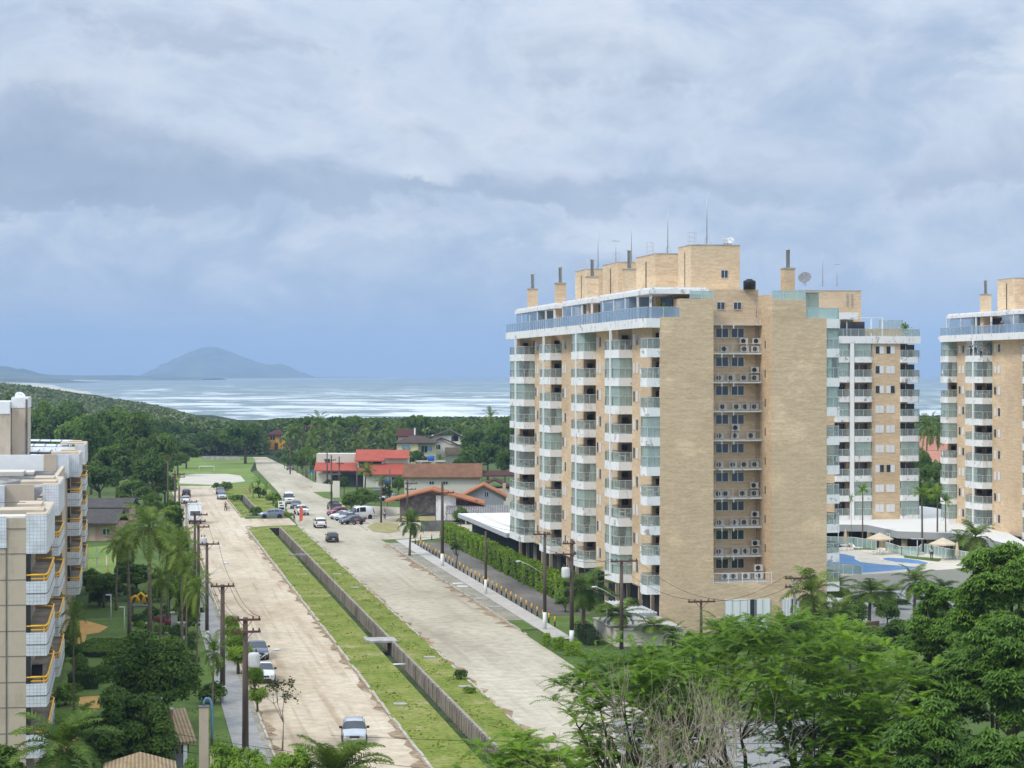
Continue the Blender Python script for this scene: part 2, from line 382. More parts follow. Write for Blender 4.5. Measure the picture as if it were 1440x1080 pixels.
# ---------------------------------------------------------------- ground surfaces
def groundmat(name,stops,scale,fine=3.0,famt=.25,stretch=(1,1,1),rot=0.0,rough=.95,extra=None,bump=.0):
    m,nt,b=_nt(name); v=coords(nt,stretch,'Object',rot)
    a=noise(nt,v,scale,7,.62); f=noise(nt,coords(nt,(1,1,1)),fine,4,.65)
    c=ramp(nt,a,stops); c=mixc(nt,1.0,c,ramp(nt,f,[(.3,(1-famt,)*3),(.7,(1+famt,)*3)]),'MULTIPLY')
    if extra: c=extra(nt,c,v)
    lk(nt,c,b.inputs['Base Color']); b.inputs['Roughness'].default_value=rough; b.inputs['Specular IOR Level'].default_value=.15
    if bump:
        bp=nd(nt,'ShaderNodeBump'); bp.inputs['Strength'].default_value=bump; lk(nt,f,bp.inputs['Height']); lk(nt,bp.outputs[0],b.inputs['Normal'])
    return m
def tracks(amt,dark,sc=.8):
    def e(nt,c,v):
        r=noise(nt,coords(nt,(sc,.02,1)),1.0,5,.6,.4)     # wheel tracks run along the road
        r2=noise(nt,coords(nt,(1,.2,1)),.25,5,.65)
        return mixc(nt,mth(nt,'MULTIPLY',mth(nt,'MULTIPLY',ramp(nt,r,[(.5,0),(.62,1)]),ramp(nt,r2,[(.4,0),(.6,1)])),amt),c,dark)
    return e
M['soil']=groundmat('soil_and_grass',[(.3,(.05,.085,.02)),(.55,(.085,.13,.028)),(.75,(.14,.15,.05))],.08,1.5,.3)
M['grass']=groundmat('verge_grass',[(.22,(.095,.125,.02)),(.42,(.145,.185,.028)),(.56,(.195,.215,.042)),(.70,(.31,.27,.14))],.22,2.2,.4)
M['dryg']=groundmat('dry_grass',[(.3,(.20,.19,.06)),(.7,(.36,.30,.16))],.4,2,.25)
M['field']=groundmat('field_grass',[(.3,(.115,.175,.04)),(.7,(.20,.26,.065))],.06,1.5,.25)
M['lawn']=groundmat('lawn',[(.3,(.075,.125,.025)),(.7,(.13,.19,.04))],.3,3,.25)
M['sandroad']=groundmat('sandy_road',[(.3,(.33,.26,.175)),(.42,(.46,.375,.265)),(.52,(.52,.43,.315)),(.62,(.56,.475,.36)),(.75,(.62,.545,.44))],.14,.9,.2,(1,.3,1),extra=tracks(.7,(.32,.235,.145),1.2))
M['greyroad']=groundmat('dusty_road',[(.3,(.28,.245,.175)),(.42,(.38,.335,.25)),(.52,(.435,.385,.29)),(.62,(.475,.425,.325)),(.75,(.54,.49,.385))],.11,.9,.2,(1,.25,1),extra=tracks(.6,(.31,.27,.2),1.3))
M['paving']=groundmat('pavement',[(.3,(.25,.24,.225)),(.7,(.36,.35,.33))],.4,2,.15)
M['pave2']=groundmat('light_pavement',[(.3,(.40,.38,.34)),(.7,(.50,.47,.43))],.4,2,.12)
M['vergedirt']=groundmat('verge_dirt',[(.3,(.22,.20,.16)),(.5,(.28,.26,.20)),(.7,(.36,.33,.27))],.3,2,.25)
M['lot']=groundmat('parking_lot',[(.3,(.10,.093,.083)),(.5,(.155,.142,.125)),(.72,(.27,.245,.21))],.16,2,.2,(1,.3,1))
M['sand']=groundmat('sand',[(.3,(.46,.42,.34)),(.7,(.56,.52,.44))],.2,2,.12)
M['ochre']=groundmat('ochre_path',[(.3,(.50,.27,.08)),(.7,(.60,.36,.13))],.3,2,.15)
M['kerb']=groundmat('kerb_stone',[(.3,(.34,.30,.24)),(.7,(.50,.46,.39))],.7,3,.3)
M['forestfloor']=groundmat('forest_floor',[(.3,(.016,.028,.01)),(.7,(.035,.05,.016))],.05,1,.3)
def sheet(name,polys,z,m,kind='structure',sub=None):
    b=MB()
    for p in polys: b.poly([(x,y,z if len(q)==0 else q[0]) for x,y,*q in p])
    o=b.build(name,m,None,(0,0,0),TH); o['kind']=kind; return o
def rect(n0,n1,s0,s1): return [(n0,s0),(n1,s0),(n1,s1),(n0,s1)]
CAN0,CAN1,CS0,CS1=22.4,24.1,96,346       # the canal trench
DIN0,DIN1,DS0,DS1=21.6,23.2,378,440      # its next piece beyond the crossing
# land sheet (grid coordinates), with openings for the two trenches; ends at the shore
shore_w=[(3000,1235),(600,1240),(200,1240),(-60,1235),(-150,1250),(-195,1370),(-233,1550),(-390,2200),(-560,3000),(-823,4050),(-1180,5600),(-1460,7000),(-1480,8200),(-1150,9600),(-700,11300),(-500,12500),(-900,15000),(-7000,15600)]
shore=[NS(x,y) for x,y in shore_w]
g=MB()
def gq(a,b_,c,d): g.poly([(a,c,0),(b_,c,0),(b_,d,0),(a,d,0)])
gq(-300,CAN0,20,CS1); gq(CAN1,500,20,CS1); gq(CAN0,CAN1,20,CS0)
gq(-300,DIN0,CS1,DS1); gq(DIN1,500,CS1,DS1); gq(DIN0,DIN1,CS1,DS0)
gq(-300,500,DS1,700)
# beyond: one polygon out to the shore, then the beach slope
far=[(500,700),(-300,700),(-2200,700)]
gl=[(x,y,0) for x,y in [(500,700),(3200,700)]]
inner=[]; outer=[]
P=[Vector(p) for p in shore]
for i,p in enumerate(P):
    d=(P[min(i+1,len(P)-1)]-P[max(i-1,0)]).normalized(); o_=Vector((-d.y,d.x))   # towards land (left of travel)
    w=120 if p.length<2000 else 110 if p.length<5000 else 190
    inner.append(p+o_*w); outer.append(p-o_*14)
ring=[Vector((3200,-250)),Vector((500,20))]
g.poly([(500,20,0),(3300,-350,0),(inner[0].x,inner[0].y,0),(inner[1].x,inner[1].y,0),(500,700,0)])
g.poly([(500,700,0)]+[(p.x,p.y,0) for p in inner[1:5]]+[(-300,700,0)])
g.poly([(-300,700,0)]+[(p.x,p.y,0) for p in inner[4:]]+[(-9500,15600,0),(-9500,700,0)])
g.poly([(-300,20,0),(-300,700,0),(-9500,700,0),(-9500,20,0)])
ground=g.build('ground',M['soil'],None,(0,0,0),TH); ground['kind']='structure'
bm_=MB()
for i in range(len(P)-1):
    a,b2,c,d=inner[i],inner[i+1],outer[i+1],outer[i]
    bm_.poly([(a.x,a.y,.02),(b2.x,b2.y,.02),(c.x,c.y,-3.2),(d.x,d.y,-3.2)])
struct(bm_.build('beach',M['sand'],None,(0,0,0),TH))
# sea
m,nt,b=_nt('sea_water')
v=coords(nt,(1,1,1)); 
big=noise(nt,coords(nt,(1,.7,1)),.0016,4,.6)
col=ramp(nt,big,[(.3,(.125,.18,.18)),(.7,(.18,.24,.24))])
pos=nt.nodes.new('ShaderNodeSeparateXYZ'); lk(nt,v,pos.inputs[0])
surf=ramp(nt,mth(nt,'DIVIDE',mth(nt,'SUBTRACT',pos.outputs[1],1200),4200,clamp=True),[(0,.10),(.2,.08),(.45,.04),(1,-.02)])
fm=noise(nt,coords(nt,(.011,.0062,1)),1.0,7,.68,.5); fm2=noise(nt,coords(nt,(.02,.03,1)),1.0,5,.7)
fo=ramp(nt,mth(nt,'ADD',mth(nt,'ADD',mth(nt,'MULTIPLY',fm,.72),mth(nt,'MULTIPLY',fm2,.28)),surf),[(.565,0),(.585,.5),(.63,1)])
c=mixc(nt,mth(nt,'MULTIPLY',fo,.85),col,(.72,.75,.76))
lk(nt,c,b.inputs['Base Color']); b.inputs['Roughness'].default_value=.45; b.inputs['Specular IOR Level'].default_value=.22
wb=noise(nt,coords(nt,(.03,.06,1)),1.0,5,.7); bp=nd(nt,'ShaderNodeBump'); bp.inputs['Strength'].default_value=.5; bp.inputs['Distance'].default_value=4; lk(nt,wb,bp.inputs['Height']); lk(nt,bp.outputs[0],b.inputs['Normal'])
sb=MB(); sb.poly([(-6500,1100,-2),(6500,1100,-2),(6500,15800,-2),(-6500,15800,-2)])
struct(sb.build('sea',m))
# ---------------------------------------------------------------- roads and verges (grid coordinates)
LR0,LR1,RR0,RR1=9.4,18.8,27.3,37.4
sheet('sandy_road',[rect(LR0,LR1,40,343),rect(LR0-.5,LR1+1.0,343,372),rect(LR0-.3,LR1+.4,372,478)],.02,M['sandroad'])
sheet('crossing_road',[[(LR1+1.0,349),(RR0,352),(RR0,371),(LR1+1.0,368)]],.024,M['sandroad'])
cl_=[(40,RR0,RR1),(345,RR0,RR1),(385,28.3,39.5),(455,31.2,42.0),(557,32.9,42.0),(615,35.8,41.0),(640,36.6,40.6)]
sheet('dusty_road',[[(cl_[i][1],cl_[i][0]),(cl_[i][2],cl_[i][0]),(cl_[i+1][2],cl_[i+1][0]),(cl_[i+1][1],cl_[i+1][0])] for i in range(len(cl_)-1)],.02,M['greyroad'])
sheet('side_street',[[(RR1,319),(62,322),(62,336),(56,352),(52,372),(RR1+1.5,390),(RR1,380)]],.016,M['greyroad'])
sheet('median_grass',[rect(LR1,CAN0,90,CS1),rect(CAN1,RR0,90,CS1),rect(CAN0,CAN1,CS1,349),
   rect(LR1+.6,CAN0,CS1,348.5),rect(CAN1,RR0,CS1,350)],.028,M['grass'])
sheet('upper_median_grass',[[(LR1+.6,373),(DIN0,374),(DIN0,DS1),(LR1+.6,440)],[(DIN1,374),(RR0+.2,373),(28.2,395),(30,DS1),(DIN1,DS1)],[(LR1+.6,DS1),(30,DS1),(29.6,476),(LR1+1,474)],rect(DIN0,DIN1,372,DS0)],.028,M['grass'])
sheet('left_pavement',[[(6.9,60),(8.9,60),(8.9,268),(6.9,268)]],.09,M['paving'])
sheet('left_verge',[rect(8.9,LR0,60,268)],.06,M['vergedirt'])
sheet('left_lawn',[rect(4.3,6.9,60,250)],.05,M['lawn'])
sheet('right_verge',[rect(RR1,39.3,205,312)],.06,M['vergedirt'])
sheet('right_pavement',[rect(39.3,41.2,196,314),[(39.3,314),(41.2,314),(46,319),(46,321),(39.3,317)]],.09,M['pave2'])
sheet('parking_lot',[rect(41.2,47.2,216,312)],.04,M['lot'])
sheet('corner_lawn',[rect(RR1+.2,39.2,204,212),rect(39.6,46,199,215.5),[(RR1+1.5,317.2),(46,320.3),(46,321.6),(RR1+1.5,318.6)],[NS(*G(p,y)) for p,y in ((440,692),(476,692),(482,706),(455,700))]],.07,M['lawn'])
sheet('corner_island',[[NS(*G(p,y)) for p,y in ((516,741),(528,735),(560,736.5),(563,747),(547,750),(526,748))]],.05,M['dryg'])
M['debris_shade']=groundmat('kerb_debris_shade',[(.3,(.17,.115,.065)),(.5,(.27,.195,.12)),(.7,(.40,.32,.22))],.5,2,.3)  # brown debris tone that also carries a painted contact shadow
# kerbs
kb=MB()
def kerb(n0,n1,s0,s1,h=.14,gap=.0,jit=.03,step=2.2,seed=1):
    r=random.Random(seed); s_=s0
    while s_<s1:
        e=min(s1,s_+step*r.uniform(.8,1.2))
        if r.random()>gap:
            j=r.uniform(-jit,jit); kb.box(n0+j,n1+j,s_+.02,e-.02,0,h+r.uniform(-.04,.02))
        s_=e
kerb(LR1-.08,LR1+.12,90,348,.16,.06,.05,2.0,1); kerb(RR0-.12,RR0+.06,90,349,.1,.3,.06,2.0,2)
kerb(RR1-.05,RR1+.12,200,312,.14,.12,.05,1.6,3); kerb(LR0-.12,LR0+.04,60,268,.14,.1,.03,1.8,4)
kerb(RR1-.05,RR1+.12,338,352,.14,0,.03,1.6,5); kerb(39.2,39.35,352,400,.14,0,.03,1.8,6); kerb(LR1+.5,LR1+.7,374,430,.14,.1,.05,2,7)
for i in range(9):
    a=i/9*PI/2; kb.box(LR1+1.2-1.2*math.cos(a)-.1,LR1+1.2-1.2*math.cos(a)+.1,348+1.2*math.sin(a)-.1,348+1.2*math.sin(a)+.2,0,.15)
rd=random.Random(31)
def dirt(n_edge,sgn,s0,s1,wmax,nm):  # ragged strips: real kerb debris plus contact shadow put into the colour
    a=[];s_=s0
    while s_<s1: a.append((n_edge-sgn*.03,n_edge-sgn*max(.12,wmax*rd.random()**1.6),s_)); s_+=rd.uniform(.8,2.2)
    sheet(nm,[[(p[0],p[2]),(p[1],p[2]),(q[1],q[2]),(q[0],q[2])] for p,q in zip(a[:-1],a[1:])],.027,M['debris_shade'])
dirt(LR1-.06,1,95,340,1.1,'kerb_dirt_shade'); dirt(RR0-.1,-1,95,345,.9,'kerb_dirt_shade'); dirt(RR1-.05,1,205,312,1.5,'kerb_dirt_shade'); dirt(LR0+.05,-1,95,330,.8,'kerb_dirt_shade')
struct(kb.build('kerb',M['kerb'],None,(0,0,0),TH))
# field beyond the roads
fld=[G(240,697),G(330,691),G(372,683),G(352,662),G(362,643),G(300,641),G(232,645),G(225,690)]
sheet('playing_field',[[NS(*p) for p in fld]],.016,M['field'])
pit=[G(252,680),G(300,682),G(345,677),G(338,669),G(320,666.5),G(275,666.5),G(254,669)]
sheet('sand_pitch',[[NS(*p) for p in pit]],.03,M['sand'])
# canal: walls, floor, bridges
m,nt,b=_nt('canal_wall')
v=coords(nt); sp_=nt.nodes.new('ShaderNodeSeparateXYZ'); lk(nt,v,sp_.inputs[0])
n_=noise(nt,coords(nt,(1,1,.25)),1.6,6,.7)
c=ramp(nt,n_,[(.3,(.13,.10,.07)),(.5,(.29,.25,.20)),(.72,(.42,.39,.34))])
st=ramp(nt,mth(nt,'FRACT',mth(nt,'DIVIDE',sp_.outputs[1],1.15)),[(0,.62),(.08,.66),(.14,1),(1,1)])
c=mixc(nt,1.0,c,st,'MULTIPLY'); lk(nt,c,b.inputs['Base Color']); b.inputs['Roughness'].default_value=.95
M['canalw']=m
M['slime']=groundmat('canal_bed',[(.3,(.03,.04,.02)),(.55,(.06,.085,.03)),(.75,(.12,.11,.07))],.3,2,.3)
cw=MB()
for (a,b_,s0,s1,dp) in ((CAN0,CAN1,CS0,CS1,1.2),(DIN0,DIN1,DS0,DS1,1.0)):
    cw.box(b_,b_+.22,s0,s1,-dp,.16,0); cw.box(a-.2,a,s0,s1,-dp,.02,0)
    cw.box(a-.2,b_+.22,s1,s1+.25,-dp,.0,1); cw.box(a-.2,b_+.2,s0-.25,s0,-dp,0,1); cw.box(a-.2,b_+.22,s0-.2,s1+.2,-dp-.2,-dp,2)
    s_=s0
    while s_<s1: cw.box(b_-.1,b_,s_,s_+.16,-dp,.1,0); s_+=1.15
struct(cw.build('canal_channel',[M['canalw'],M['dark'],M['slime']],None,(0,0,0),TH))
for k,(s0,ln,lab) in enumerate(((196.5,3.0,'concrete slab bridging the grassy canal in the near median'),(293,.5,'thin concrete beam across the canal near its dark far mouth'),(377,2.2,'concrete slab over the ditch beside the overgrown upper median'),(186,.35,'pale pipe crossing the canal just below the slab bridge'))):
    bb=MB(); n_off=0 if k!=2 else -.8
    if k==3: bb.tube([(CAN0-.1,0,-.55),(CAN1,0,-.55)],.09,8)
    else:
        bb.box(CAN0-.7+n_off,CAN1+.5+n_off,0,ln,.05,.22); bb.box(CAN0-.7+n_off,CAN0-.45+n_off,0,ln,.22,.3); 
    nm='water_pipe' if k==3 else 'slab_bridge'
    tag(bb.build(nm,M['conc'] if k!=3 else M['white'],None,W(0,s0),TH),lab,'pipe' if k==3 else 'footbridge')
# ---------------------------------------------------------------- far hills and mountain
M['mtn']=mat('mountain_forest',(.022,.034,.018),.95,.6,.008,col2=(.075,.10,.05),detail=9)
def ridge(name,prof,Z,depth,seed,m,zb=-3):
    """a hill with a real cross-section; prof: (px, py) of its skyline"""
    r=random.Random(seed); V=[];F=[];nx=90;ny=16
    xs=[p[0] for p in prof]
    for i in range(nx+1):
        px=xs[0]+(xs[-1]-xs[0])*i/nx
        for k in range(len(prof)-1):
            if prof[k][0]<=px<=prof[k+1][0]+1e-6:
                t=(px-prof[k][0])/(prof[k+1][0]-prof[k][0]); t=t*t*(3-2*t) if len(prof)>5 and False else t
                py=prof[k][1]*(1-t)+prof[k+1][1]*t; break
        top=ZA(py,Z)
        for j in range(ny+1):
            u=j/ny; y=(u-.5)*depth; h=math.sin(PI*u)**.8
            rr=r.uniform(-.05,.05)*(top-zb)*h*(0 if j==ny//2 else 1)
            V.append((XA(px,Z),y,zb+(top-zb)*h*(1-.14*(1+math.sin(i*.5+j*.9)*math.sin(j*1.3+i*.13))*(0 if j==ny//2 else 1))))
    for i in range(nx):
        for j in range(ny):
            a=i*(ny+1)+j; F.append((a,a+ny+1,a+ny+2,a+1))
    me=bpy.data.meshes.new(name); me.from_pydata(V,[],F); me.materials.append(m); me.polygons.foreach_set('use_smooth',[True]*len(F))
    o=link(name,me,None,(0,Z,0)); o['kind']='structure'; return o
ridge('mountain',[(205,531),(222,519),(240,508),(262,497),(280,490),(296,487),(308,489),(322,494),(345,503),(365,510),(382,513),(395,511),(408,516),(425,524),(438,531)],12700,1500,3,M['mtn'])
ridge('far_shore_hill',[(-60,512),(-20,514),(8,515),(22,519),(33,518),(48,524),(70,527),(120,528),(170,527.5),(215,529),(262,530),(300,531.5)],8600,900,4,M['mtn'])
ridge('coast_hill',[(-80,524),(-10,527),(30,530),(70,532),(100,535),(130,538.5)],6200,500,5,M['mtn'],-2)
def haze_box():
    m=bpy.data.materials.new('haze_air'); m.use_nodes=True; nt=m.node_tree; nt.nodes.clear()
    o_=nt.nodes.new('ShaderNodeOutputMaterial'); v=nt.nodes.new('ShaderNodeVolumePrincipled')
    v.inputs['Color'].default_value=(*HAZE_COL,1); v.inputs['Density'].default_value=HAZE_D; v.inputs['Anisotropy'].default_value=0.0
    lk(nt,v.outputs[0],o_.inputs['Volume'])
    b=MB(); b.box(-10500,10500,-400,16500,-4.4,262)
    o=b.build('haze',m); o['kind']='stuff'; return o
if HAZE_D>0: haze_box()
M['rmem']=groundmat('roof_membrane',[(.35,(.06,.06,.062)),(.5,(.13,.125,.12)),(.62,(.42,.40,.38))],.22,1.2,.3,(1,.35,1))
M['sheet']=groundmat('roof_sheet',[(.3,(.50,.54,.60)),(.6,(.66,.69,.74)),(.8,(.45,.42,.4))],.5,3,.15,(1,.3,1))
M['stone']=groundmat('stone_front',[(.3,(.05,.045,.045)),(.5,(.13,.11,.10)),(.68,(.22,.19,.17))],.5,1.6,.4)
M['gwall']=stainmat('grey_wall',(.30,.31,.33),(.15,.15,.15),.4); M['yband']=mat('yellow_band',(.5,.42,.22),.8,.2)
M['bluep']=mat('blue_plastic',(.03,.12,.42),.4,.1); M['ywall']=stainmat('yellow_wall',(.66,.58,.36),(.3,.27,.2),.4); M['ywall2']=mat('ochre_wall',(.62,.38,.09),.8,.1)
M['bluepane']=mat('blue_pane',(.25,.36,.55),.2,.15); M['wood2']=mat('brown_wood',(.2,.15,.10),.8,.3); M['bluew']=mat('blue_wall',(.38,.52,.68),.8,.1); M['bluew2']=mat('blue_pipe',(.12,.25,.42),.5,.1)
M['orangew']=mat('orange_wall',(.72,.34,.04),.8,.1); M['pinkw']=mat('pinkish_wall',(.44,.30,.23),.9,.2); M['rpink']=tilemat('pink_tile',(.60,.30,.20),(.52,.24,.16),dirt=.15)
M['redbrick']=brickmat('red_brick',(.28,.10,.06),(.22,.08,.05),(.3,.25,.2)); M['pinkst']=stainmat('pink_stone',(.66,.59,.50),(.42,.36,.3),.4)
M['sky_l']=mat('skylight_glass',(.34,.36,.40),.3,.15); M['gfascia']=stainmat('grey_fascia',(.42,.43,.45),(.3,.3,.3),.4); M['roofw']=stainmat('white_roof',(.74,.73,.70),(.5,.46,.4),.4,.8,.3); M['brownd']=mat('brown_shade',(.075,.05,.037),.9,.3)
M['deck']=groundmat('stone_deck',[(.3,(.56,.51,.42)),(.7,(.68,.63,.54))],.5,3,.1); M['deck2']=mat('coping',(.70,.66,.58),.7,.08)
M['pool']=groundmat('pool_water',[(.3,(.07,.20,.43)),(.7,(.11,.28,.52))],.3,2,.15,rough=.4); M['canvas']=mat('beige_canvas',(.60,.50,.36),.8,.08)
M['lightstreet']=groundmat('light_street',[(.3,(.2,.2,.195)),(.7,(.28,.28,.27))],.3,2,.1); M['redwood2']=mat('brown_brick',(.16,.10,.07),.9,.25,3)
M['pinkleaf']=leafmat('pink_flower_leaf',(.04,.08,.02),(.55,.06,.22),.3,3.0,.6,.9); M['greyleaf']=leafmat('grey_green_leaf',(.035,.055,.025),(.13,.16,.075),.3,.3)
M['flagr']=mat('flag_cloth',(.62,.13,.07),.8,.1)
M['dishmesh']=mat('dish_mesh',(.20,.20,.205),.6,.15,5)
M['barktan']=mat('tan_bark',(.36,.30,.22),.9,.3,3,(1,1,.25))
M['leafS']=leafmat('scrub_leaf',(.075,.11,.04),(.22,.26,.11),.25,.11,.6,.5)
# ================================================================ apartment towers
FH=2.85; ZB0=3.75; NF=9; ZT=ZB0+FH*NF      # floor height, underside of the lowest balcony, storeys with balconies, terrace band
PLAN=[(0.02,0.0),(-1.38,0.0),(-1.72,1.6),(-1.72,5.0),(-1.35,6.2),(0.02,6.2)]
PLAN1=[(0.02,0.02),(-1.30,0.02),(-1.62,.9),(-1.2,3.2),(0.02,3.2)]
SHIFTS=random.Random(5)
def inset(p,d): return [(x+d if x<-.1 else x,min(max(y,d),p[-1][1]-d)) for x,y in p]
def along(path,t,z0,z1,b,mi=0):
    for a,c in zip(path[:-1],path[1:]): b.strip([a,c],t,z0,z1,mi)
def balcony(kind,plan,parent,seed,rec=1.6):
    r=random.Random(seed); L=plan[-1][1]
    b=MB(); b.prism(plan,0,.85,0); b.box(.02,rec,.36 if L<4 else .02,L-.02,.45,.8,1)     # parapet block and recessed floor
    o=b.build('balcony',[M['plaster'],M['conc']],parent)
    out=plan[1:-1]
    ins=inset(plan,.07)[1:-1]
    rl=MB(); 
    for a,c in zip(ins[:-1],ins[1:]):
        rl.strip([a,c],.05,1.8,1.86,0)
        n=max(1,int(round(math.hypot(c[0]-a[0],c[1]-a[1])/1.1)))
        for i in range(n+1):
            t=i/n; x,y=a[0]+(c[0]-a[0])*t,a[1]+(c[1]-a[1])*t; rl.box(x-.025,x+.025,y-.025,y+.025,.85,1.8)
    rl.strip([(0,ins[0][1]),ins[0]],.05,1.8,1.86); rl.strip([ins[-1],(0,ins[-1][1])],.05,1.8,1.86)
    rl.box(-.72,-.67,ins[0][1]-.025,ins[0][1]+.025,.85,1.8)
    rl.build('railing',M['alu'],o)
    gl=MB(); full=[(0,ins[0][1])]+ins+[(0,ins[-1][1])]
    for a,c in zip(full[:-1],full[1:]): gl.strip([a,c],.02,.87,1.79)
    if kind!='open':
        for a,c in zip(full[:-1],full[1:]): gl.strip([a,c],.02,1.87,2.84)
    gl.build('glass_panel',M['glass'],o)
    if L>4:
        cpt=ins[1]; b=MB(); b.box(cpt[0]-.14,cpt[0]+.1,cpt[1]+.7,cpt[1]+.98,.85,2.85); b.build('column',M['white'],o)
    if kind in('curtain','half'):
        b=MB(); k=inset(plan,.22); pts=[(0,k[1][1])]+k[1:-1]
        if kind=='half': 
            b.strip([pts[0],(-.6,pts[1][1])],.05,.86,2.84); b.strip([pts[2],pts[3]] if len(pts)>3 else pts[1:3],.05,.86,2.84)
        else:
            for a,c in zip(pts[:-1],pts[1:]): b.strip([a,c],.05,.86,2.84)
        b.build('curtain',M['curtain'],o)
    if kind!='curtain':
        b=MB(); y=L-.35
        b.box(.35,.95,y,y+.33,1.85,2.4,0); b.box(.2,1.1,y-.2,y+.33,.8,1.65,1)     # barbecue hood and counter on the far wall
        b.build('barbecue_hood',[M['dark'],M['room']],o)
        if r.random()<.7:
            b=MB(); x0=-.5+r.uniform(-.2,.2); y0=1.2+r.random()*.8
            b.box(x0-.35,x0+.35,y0-.35,y0+.35,1.42,1.47,0)
            for dx in(-.3,.3):
                for dy in(-.3,.3): b.box(x0+dx-.02,x0+dx+.02,y0+dy-.02,y0+dy+.02,.85,1.42)
            for s_ in(-1,1):
                xx=x0+s_*.7; b.box(xx-.2,xx+.2,y0-.2,y0+.2,1.24,1.29,0); b.box(xx+s_*.16,xx+s_*.2,y0-.2,y0+.2,1.29,1.7,0); b.box(xx-.19,xx-.15,y0-.18,y0-.14,.85,1.24); b.box(xx+.15,xx+.19,y0-.18,y0-.14,.85,1.24)
            b.build('balcony_furniture',M['room'] if seed%2 else M['white'],o)
    # sliding door at the back of the recess
    b=MB(); b.box(rec-.06,rec-.01,.5,L-.6,.8,2.7,0); b.box(rec-.09,rec-.06,L*.5-.04,L*.5+.04,.8,2.7,1); b.build('sliding_door',[M['win'],M['alu']],o)
    return o
def small_window(parent,kind,w=.72,h=1.15,along_y=True,sign=-1):
    """narrow window on a wall at x=0 facing sign*x"""
    b=MB(); t=.06
    b.box(0,sign*.05,0,w,0,h,0); o=b.build('window',M['alu'],parent)
    p=MB(); p.box(sign*.05,sign*.065,t,w-t,t,h-t); p.build('pane' if kind=='dark' else 'shutter',M['win'] if kind=='dark' else M['shut'],o)
    return o
PROTO={}
def put(key,maker,parent,loc,sx=1,sy=1):
    if key not in PROTO:
        o=maker(parent); PROTO[key]=o
    else: o=copy_tree(PROTO[key],parent)
    o.location=loc; o.scale=(sx,sy,1); o.rotation_euler=(0,0,0)
    return o
def chimney(root,x,y,z0,z1,w=1.15,flue=1.9):
    b=MB(); b.box(x-w/2,x+w/2,y-w/2,y+w/2,z0,z1-.12,0); b.box(x-w/2-.08,x+w/2+.08,y-w/2-.08,y+w/2+.08,z1-.12,z1,1); o=b.build('chimney',[M['brick'],M['conc']],root)
    f=MB(); f.lathe([(.2,0),(.2,flue-.1),(.24,flue-.1),(.24,flue)],(x,y,z1),10); f.build('flue',M['steel'],o)
    return o
def dense_rail(b,p,q,z0,h,step=.13,mi=0,posts=1.5):
    """railing with thin balusters from p to q"""
    P,Q=Vector(p),Vector(q); L=(Q-P).length; n=max(1,int(L/step))
    b.strip([p,q],.05,z0+h-.05,z0+h,mi); b.strip([p,q],.04,z0+.08,z0+.12,mi)
    for i in range(n+1):
        c=P.lerp(Q,i/n); b.box(c.x-.007,c.x+.007,c.y-.007,c.y+.007,z0,z0+h-.05,mi)
    n=max(1,round(L/posts))
    for i in range(n+1):
        c=P.lerp(Q,i/n); b.box(c.x-.03,c.x+.03,c.y-.03,c.y+.03,z0,z0+h,mi)
def glass_rail(g,b,pts,z0,h=1.0,step=1.3):
    for p,q in zip(pts[:-1],pts[1:]):
        P,Q=Vector(p),Vector(q); L=(Q-P).length; g.strip([p,q],.02,z0+.04,z0+h-.05); b.strip([p,q],.05,z0+h-.05,z0+h)
        n=max(1,round(L/step))
        for i in range(n+1):
            c=P.lerp(Q,i/n); b.box(c.x-.028,c.x+.028,c.y-.028,c.y+.028,z0,z0+h-.05)
